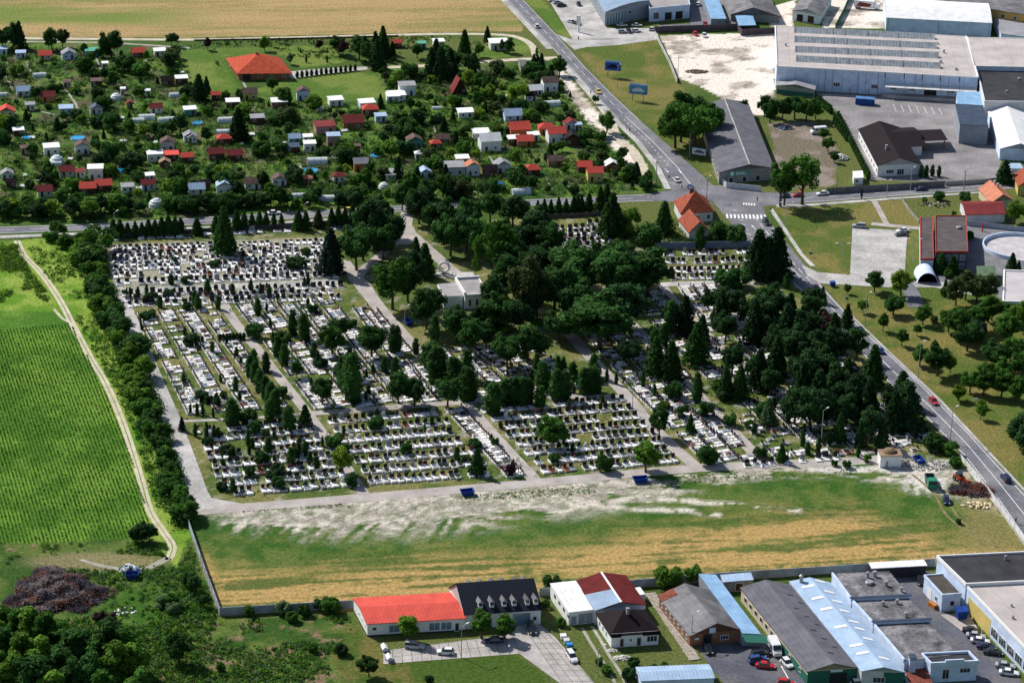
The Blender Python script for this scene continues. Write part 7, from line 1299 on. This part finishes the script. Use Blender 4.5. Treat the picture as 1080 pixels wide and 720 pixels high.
def block(name, TL, TR_, BR_, BL_, mode, n, pitch=2.15, gap=.07, gl=2.5, seed=1, hide_=None, sections=None):
    rs = random.Random(seed); TL, TR_, BR_, BL_ = (G(*p).xy for p in (TL, TR_, BR_, BL_))
    at = lambda u, v: (TL.lerp(TR_, u)).lerp(BL_.lerp(BR_, u), v)
    for i in range(n):
        if mode == 'rows': A, Bq = at(0, (i+.5)/n), at(1, (i+.5)/n)
        else: A, Bq = at((i+.5)/n, 0), at((i+.5)/n, 1)
        d = (Bq-A); Lr = d.length; d.normalize(); nn = Vector((-d.y, d.x)); s = rs.uniform(0, 1)
        while s < Lr-1:
            if rs.random() < gap: s += pitch*rs.choice((1, 1, 2)); continue
            wv = pitch*rs.choice((.85, 1, 1, 1.15)); v = rs.choices(range(12), WGT)[0]; ht = rs.uniform(.8, 1.25) if name == 'far graves' else rs.uniform(1.35, 1.95)
            if mode == 'rows':
                c = A+d*(s+wv/2)+nn*rs.uniform(-.2, .2); vd = (at((s+wv/2)/Lr, 0)-at((s+wv/2)/Lr, 1)).normalized(); an = math.atan2(vd.y, vd.x)-PI/2; GR.append((c.x+rs.uniform(-.3, .3), c.y+rs.uniform(-.5, .5)*('graves' in name), an+rs.uniform(-.03, .03), name, n-i, v, ht, wv*.84, gl))
            else:
                for sg in (-1, 1):
                    if rs.random() < .1: continue
                    c = A+d*(s+wv/2)+nn*sg*(gl/2+.12); an = math.atan2(d.y, d.x)+(0 if sg < 0 else PI); GR.append((c.x, c.y, an+PI, name, i+1, rs.choices(range(12), WGT)[0], ht*.8, wv*.84, gl))
            s += wv
block('west corner plots', (203, 452), (322, 442), (374, 516), (235, 527), 'rows', 8, 1.9, .07, seed=1)
block('plots left of chapel path', (338, 441), (460, 431), (524, 506), (392, 515), 'rows', 7, 1.9, .04, seed=2)
block('twin columns beside chapel path', (468, 431), (486, 429), (556, 503), (534, 505), 'cols', 1, 1.7, .05, 2.4, seed=3)
block('plots right of chapel path', (502, 430), (652, 418), (722, 491), (574, 503), 'rows', 8, 1.9, .04, seed=4)
block('columns left of chapel path crossing', (448, 368), (560, 362), (640, 415), (497, 424), 'cols', 5, 1.8, .12, 2.3, seed=5)
block('columns between the eastern paths', (650, 398), (700, 385), (800, 485), (745, 490), 'cols', 3, 1.8, .07, 2.3, seed=6)
block('columns under the eastern grove', (750, 415), (850, 405), (925, 478), (815, 484), 'cols', 5, 1.9, .2, 2.2, seed=7)
block('columns beside the white kiosk', (880, 415), (930, 420), (1000, 474), (955, 478), 'cols', 3, 2, .2, 2.2, seed=8)
block('graves', (142, 330), (226, 324), (310, 430), (192, 438), 'cols', 4, 1.75, .05, 2.3, seed=9)
block('graves', (245, 322), (352, 316), (440, 424), (330, 432), 'cols', 5, 1.8, .08, 2.3, seed=10)
block('graves', (374, 322), (394, 330), (475, 420), (446, 424), 'cols', 2, 1.8, .1, 2.3, seed=11)
block('far graves', (116, 261), (348, 254), (356, 288), (116, 294), 'rows', 9, 1.95, .13, 2.9, seed=12)
block('graves', (120, 297), (356, 289), (358, 294), (122, 303), 'rows', 1, 2.2, .1, seed=13)
block('graves', (126, 309), (358, 300), (366, 318), (134, 325), 'rows', 3, 2.2, .1, seed=14)
block('graves', (582, 236), (636, 234), (650, 266), (586, 270), 'rows', 7, 2.2, .05, seed=15)
block('graves', (696, 265), (796, 262), (808, 280), (702, 282), 'rows', 2, 2.0, .05, seed=16); block('graves', (702, 284), (808, 282), (814, 295), (706, 298), 'rows', 2, 2.0, .05, seed=17)
block('graves', (716, 302), (765, 300), (810, 345), (745, 350), 'cols', 4, 1.8, .12, 2.3, seed=18)
block('graves', (664, 312), (694, 306), (740, 345), (700, 360), 'cols', 2, 1.8, .12, 2.3, seed=19)
block('graves', (610, 350), (680, 345), (735, 400), (655, 405), 'cols', 3, 1.8, .2, 2.3, seed=20)
block('graves', (700, 362), (790, 352), (850, 400), (755, 412), 'cols', 4, 1.9, .2, 2.3, seed=21)
block('graves', (200, 246), (368, 239), (368, 243), (202, 250), 'rows', 1, 3, .2, seed=22); block('graves', (115, 251.5), (200, 248), (200, 250.5), (115, 255), 'rows', 1, 3, .3, seed=23)
block('graves', (780, 489), (885, 481), (888, 487), (782, 495), 'rows', 1, 2.2, .15, seed=24)
block('graves', (800, 352), (870, 345), (920, 405), (855, 408), 'cols', 3, 2, .3, 2.3, seed=25)
order = sorted(range(len(GR)), key=lambda i: GR[i][1]); near = set([i for i in order if GR[i][3] in ('west corner plots', 'plots left of chapel path', 'twin columns beside chapel path', 'plots right of chapel path')][:300])
gproto = {}
def bx_add(mb, a, mi=0, f=None):
    x0, x1, y0, y1, z0, z1 = a; P = [(x0, y0), (x1, y0), (x1, y1), (x0, y1)]
    if f: P = [f(x, y) for x, y in P]
    mb.prism(P, z0, z1, mi, bottom=False)
for v in range(12):
    t = thing('grave', '', 'grave', (0, 0, -60)); by = {}
    for *a, m, nm in grave_parts(v): by.setdefault((nm, m), []).append(a)
    for (nm, m), L in by.items():
        q = MB(); [bx_add(q, a) for a in L]; q.obj(nm, SM[m], t)
    if v % 3 != 1:
        q = MB(); q.cyl((.35, .3, .3), (.35, .3, .6), .12, .16, 6); vo = q.obj('vase', SM['grey'], t); q = MB(); q.blob((.35, .3, .7), (.2, .2, .16), 0, 6, 4, .3); q.obj('flowers', SM[('red', 'green', 'yellow', 'pink')[v % 4]], vo)
    else: q = MB(); q.blob((0, -.2, .3), (.35, .5, .18), 0, 7, 4, .25); q.obj('flowers', SM['green'], t)
    gproto[v] = t
index_kids()
rows = {}
for i in near: rows.setdefault((GR[i][3], GR[i][4]), []).append(i)
def gcopy(o, par, loc=None, rz=None, sc=None):
    c = o.copy(); COL.objects.link(c); c.parent = par
    if loc is not None: c.location = loc; c.rotation_euler = (0, 0, rz); c.scale = sc
    for k in KIDS.get(o.name, ()): gcopy(k, c)
    return c
STN = {'white': 'white', 'light': 'pale grey', 'grey': 'grey', 'blue': 'blue-grey', 'black': 'black', 'brown': 'brown', 'pink': 'pinkish', 'sand': 'sand-coloured'}
for (bn, rw), L in rows.items():
    L.sort(key=lambda i: PX(GR[i][0], GR[i][1])[0] if 'twin' not in bn else PX(GR[i][0], GR[i][1])[1])
    for j, i in enumerate(L):
        x, y, an, _, _, v, ht, wv, gl = GR[i]; g = gcopy(gproto[v], None, (x, y, 0), an, (wv/1.75, gl/2.4, ht)); g.name = 'grave'
        g['group'] = f'graves of the {bn}'; hs = STN[VAR[v][2]]
        g['label'] = f"{ordn(j+1)} grave from left, {hs} headstone, row {rw} above lane, {bn}" if 'twin' not in bn else f"{ordn(j+1)} grave from the top, {hs} headstone, {bn}"
for t in gproto.values():
    def kill(o):
        for k in KIDS.get(o.name, ()): kill(k)
        bpy.data.objects.remove(o)
    kill(t)
sm = MB(); gr = random.Random(4)
for i, (x, y, an, bn, rw, v, ht, wv, gl) in enumerate(GR):
    if i in near: continue
    c, s_ = math.cos(an), math.sin(an); sx, sy = wv/1.75, gl/2.4; f = lambda a, b: (x+(a*sx)*c-(b*sy)*s_, y+(a*sx)*s_+(b*sy)*c)
    for *a, m, nm in grave_parts(v, ht=ht):
        if nm == 'border' and a[0] > -.5: continue
        bx_add(sm, a, SI[m], f)
    if gr.random() < .6: p = f(gr.uniform(-.5, .5), gr.uniform(-.8, .8)); sm.blob((*p, .4), (.3, .3, .25), SI[gr.choice(('red', 'green', 'green', 'yellow', 'pink'))], 5, 3, .3)
tag(sm.obj('graves', SL_), 'rows of pale framed graves with dark headstones across the rest of the cemetery', 'graves', kind='stuff')
# clipped evergreen balls and stone edging between the far plots
undergrowth('undergrowth', 'small clipped evergreens and flowers among the grave rows', [(120, 300), (350, 290), (440, 420), (650, 415), (725, 490), (560, 503), (380, 514), (235, 527), (190, 440), (140, 330)], 650, .3, 1.1, [LEAF['deep'], LEAF['dark'], LEAF['dark'], LEAF['mid']], 21, .40, leaf=.13, lq=16)
undergrowth('undergrowth', 'small plants among the graves below the eastern grove', [(650, 400), (860, 400), (990, 475), (745, 490)], 350, .3, 1.3, [LEAF['deep'], LEAF['dark'], LEAF['mid']], 22, .40, leaf=.13, lq=16)
# a few small people among the graves are not built: none can be told apart in the photograph
finish_labels()
print('TREES', NT, 'GRAVES', len(GR), 'HUTS', len(HUTS))
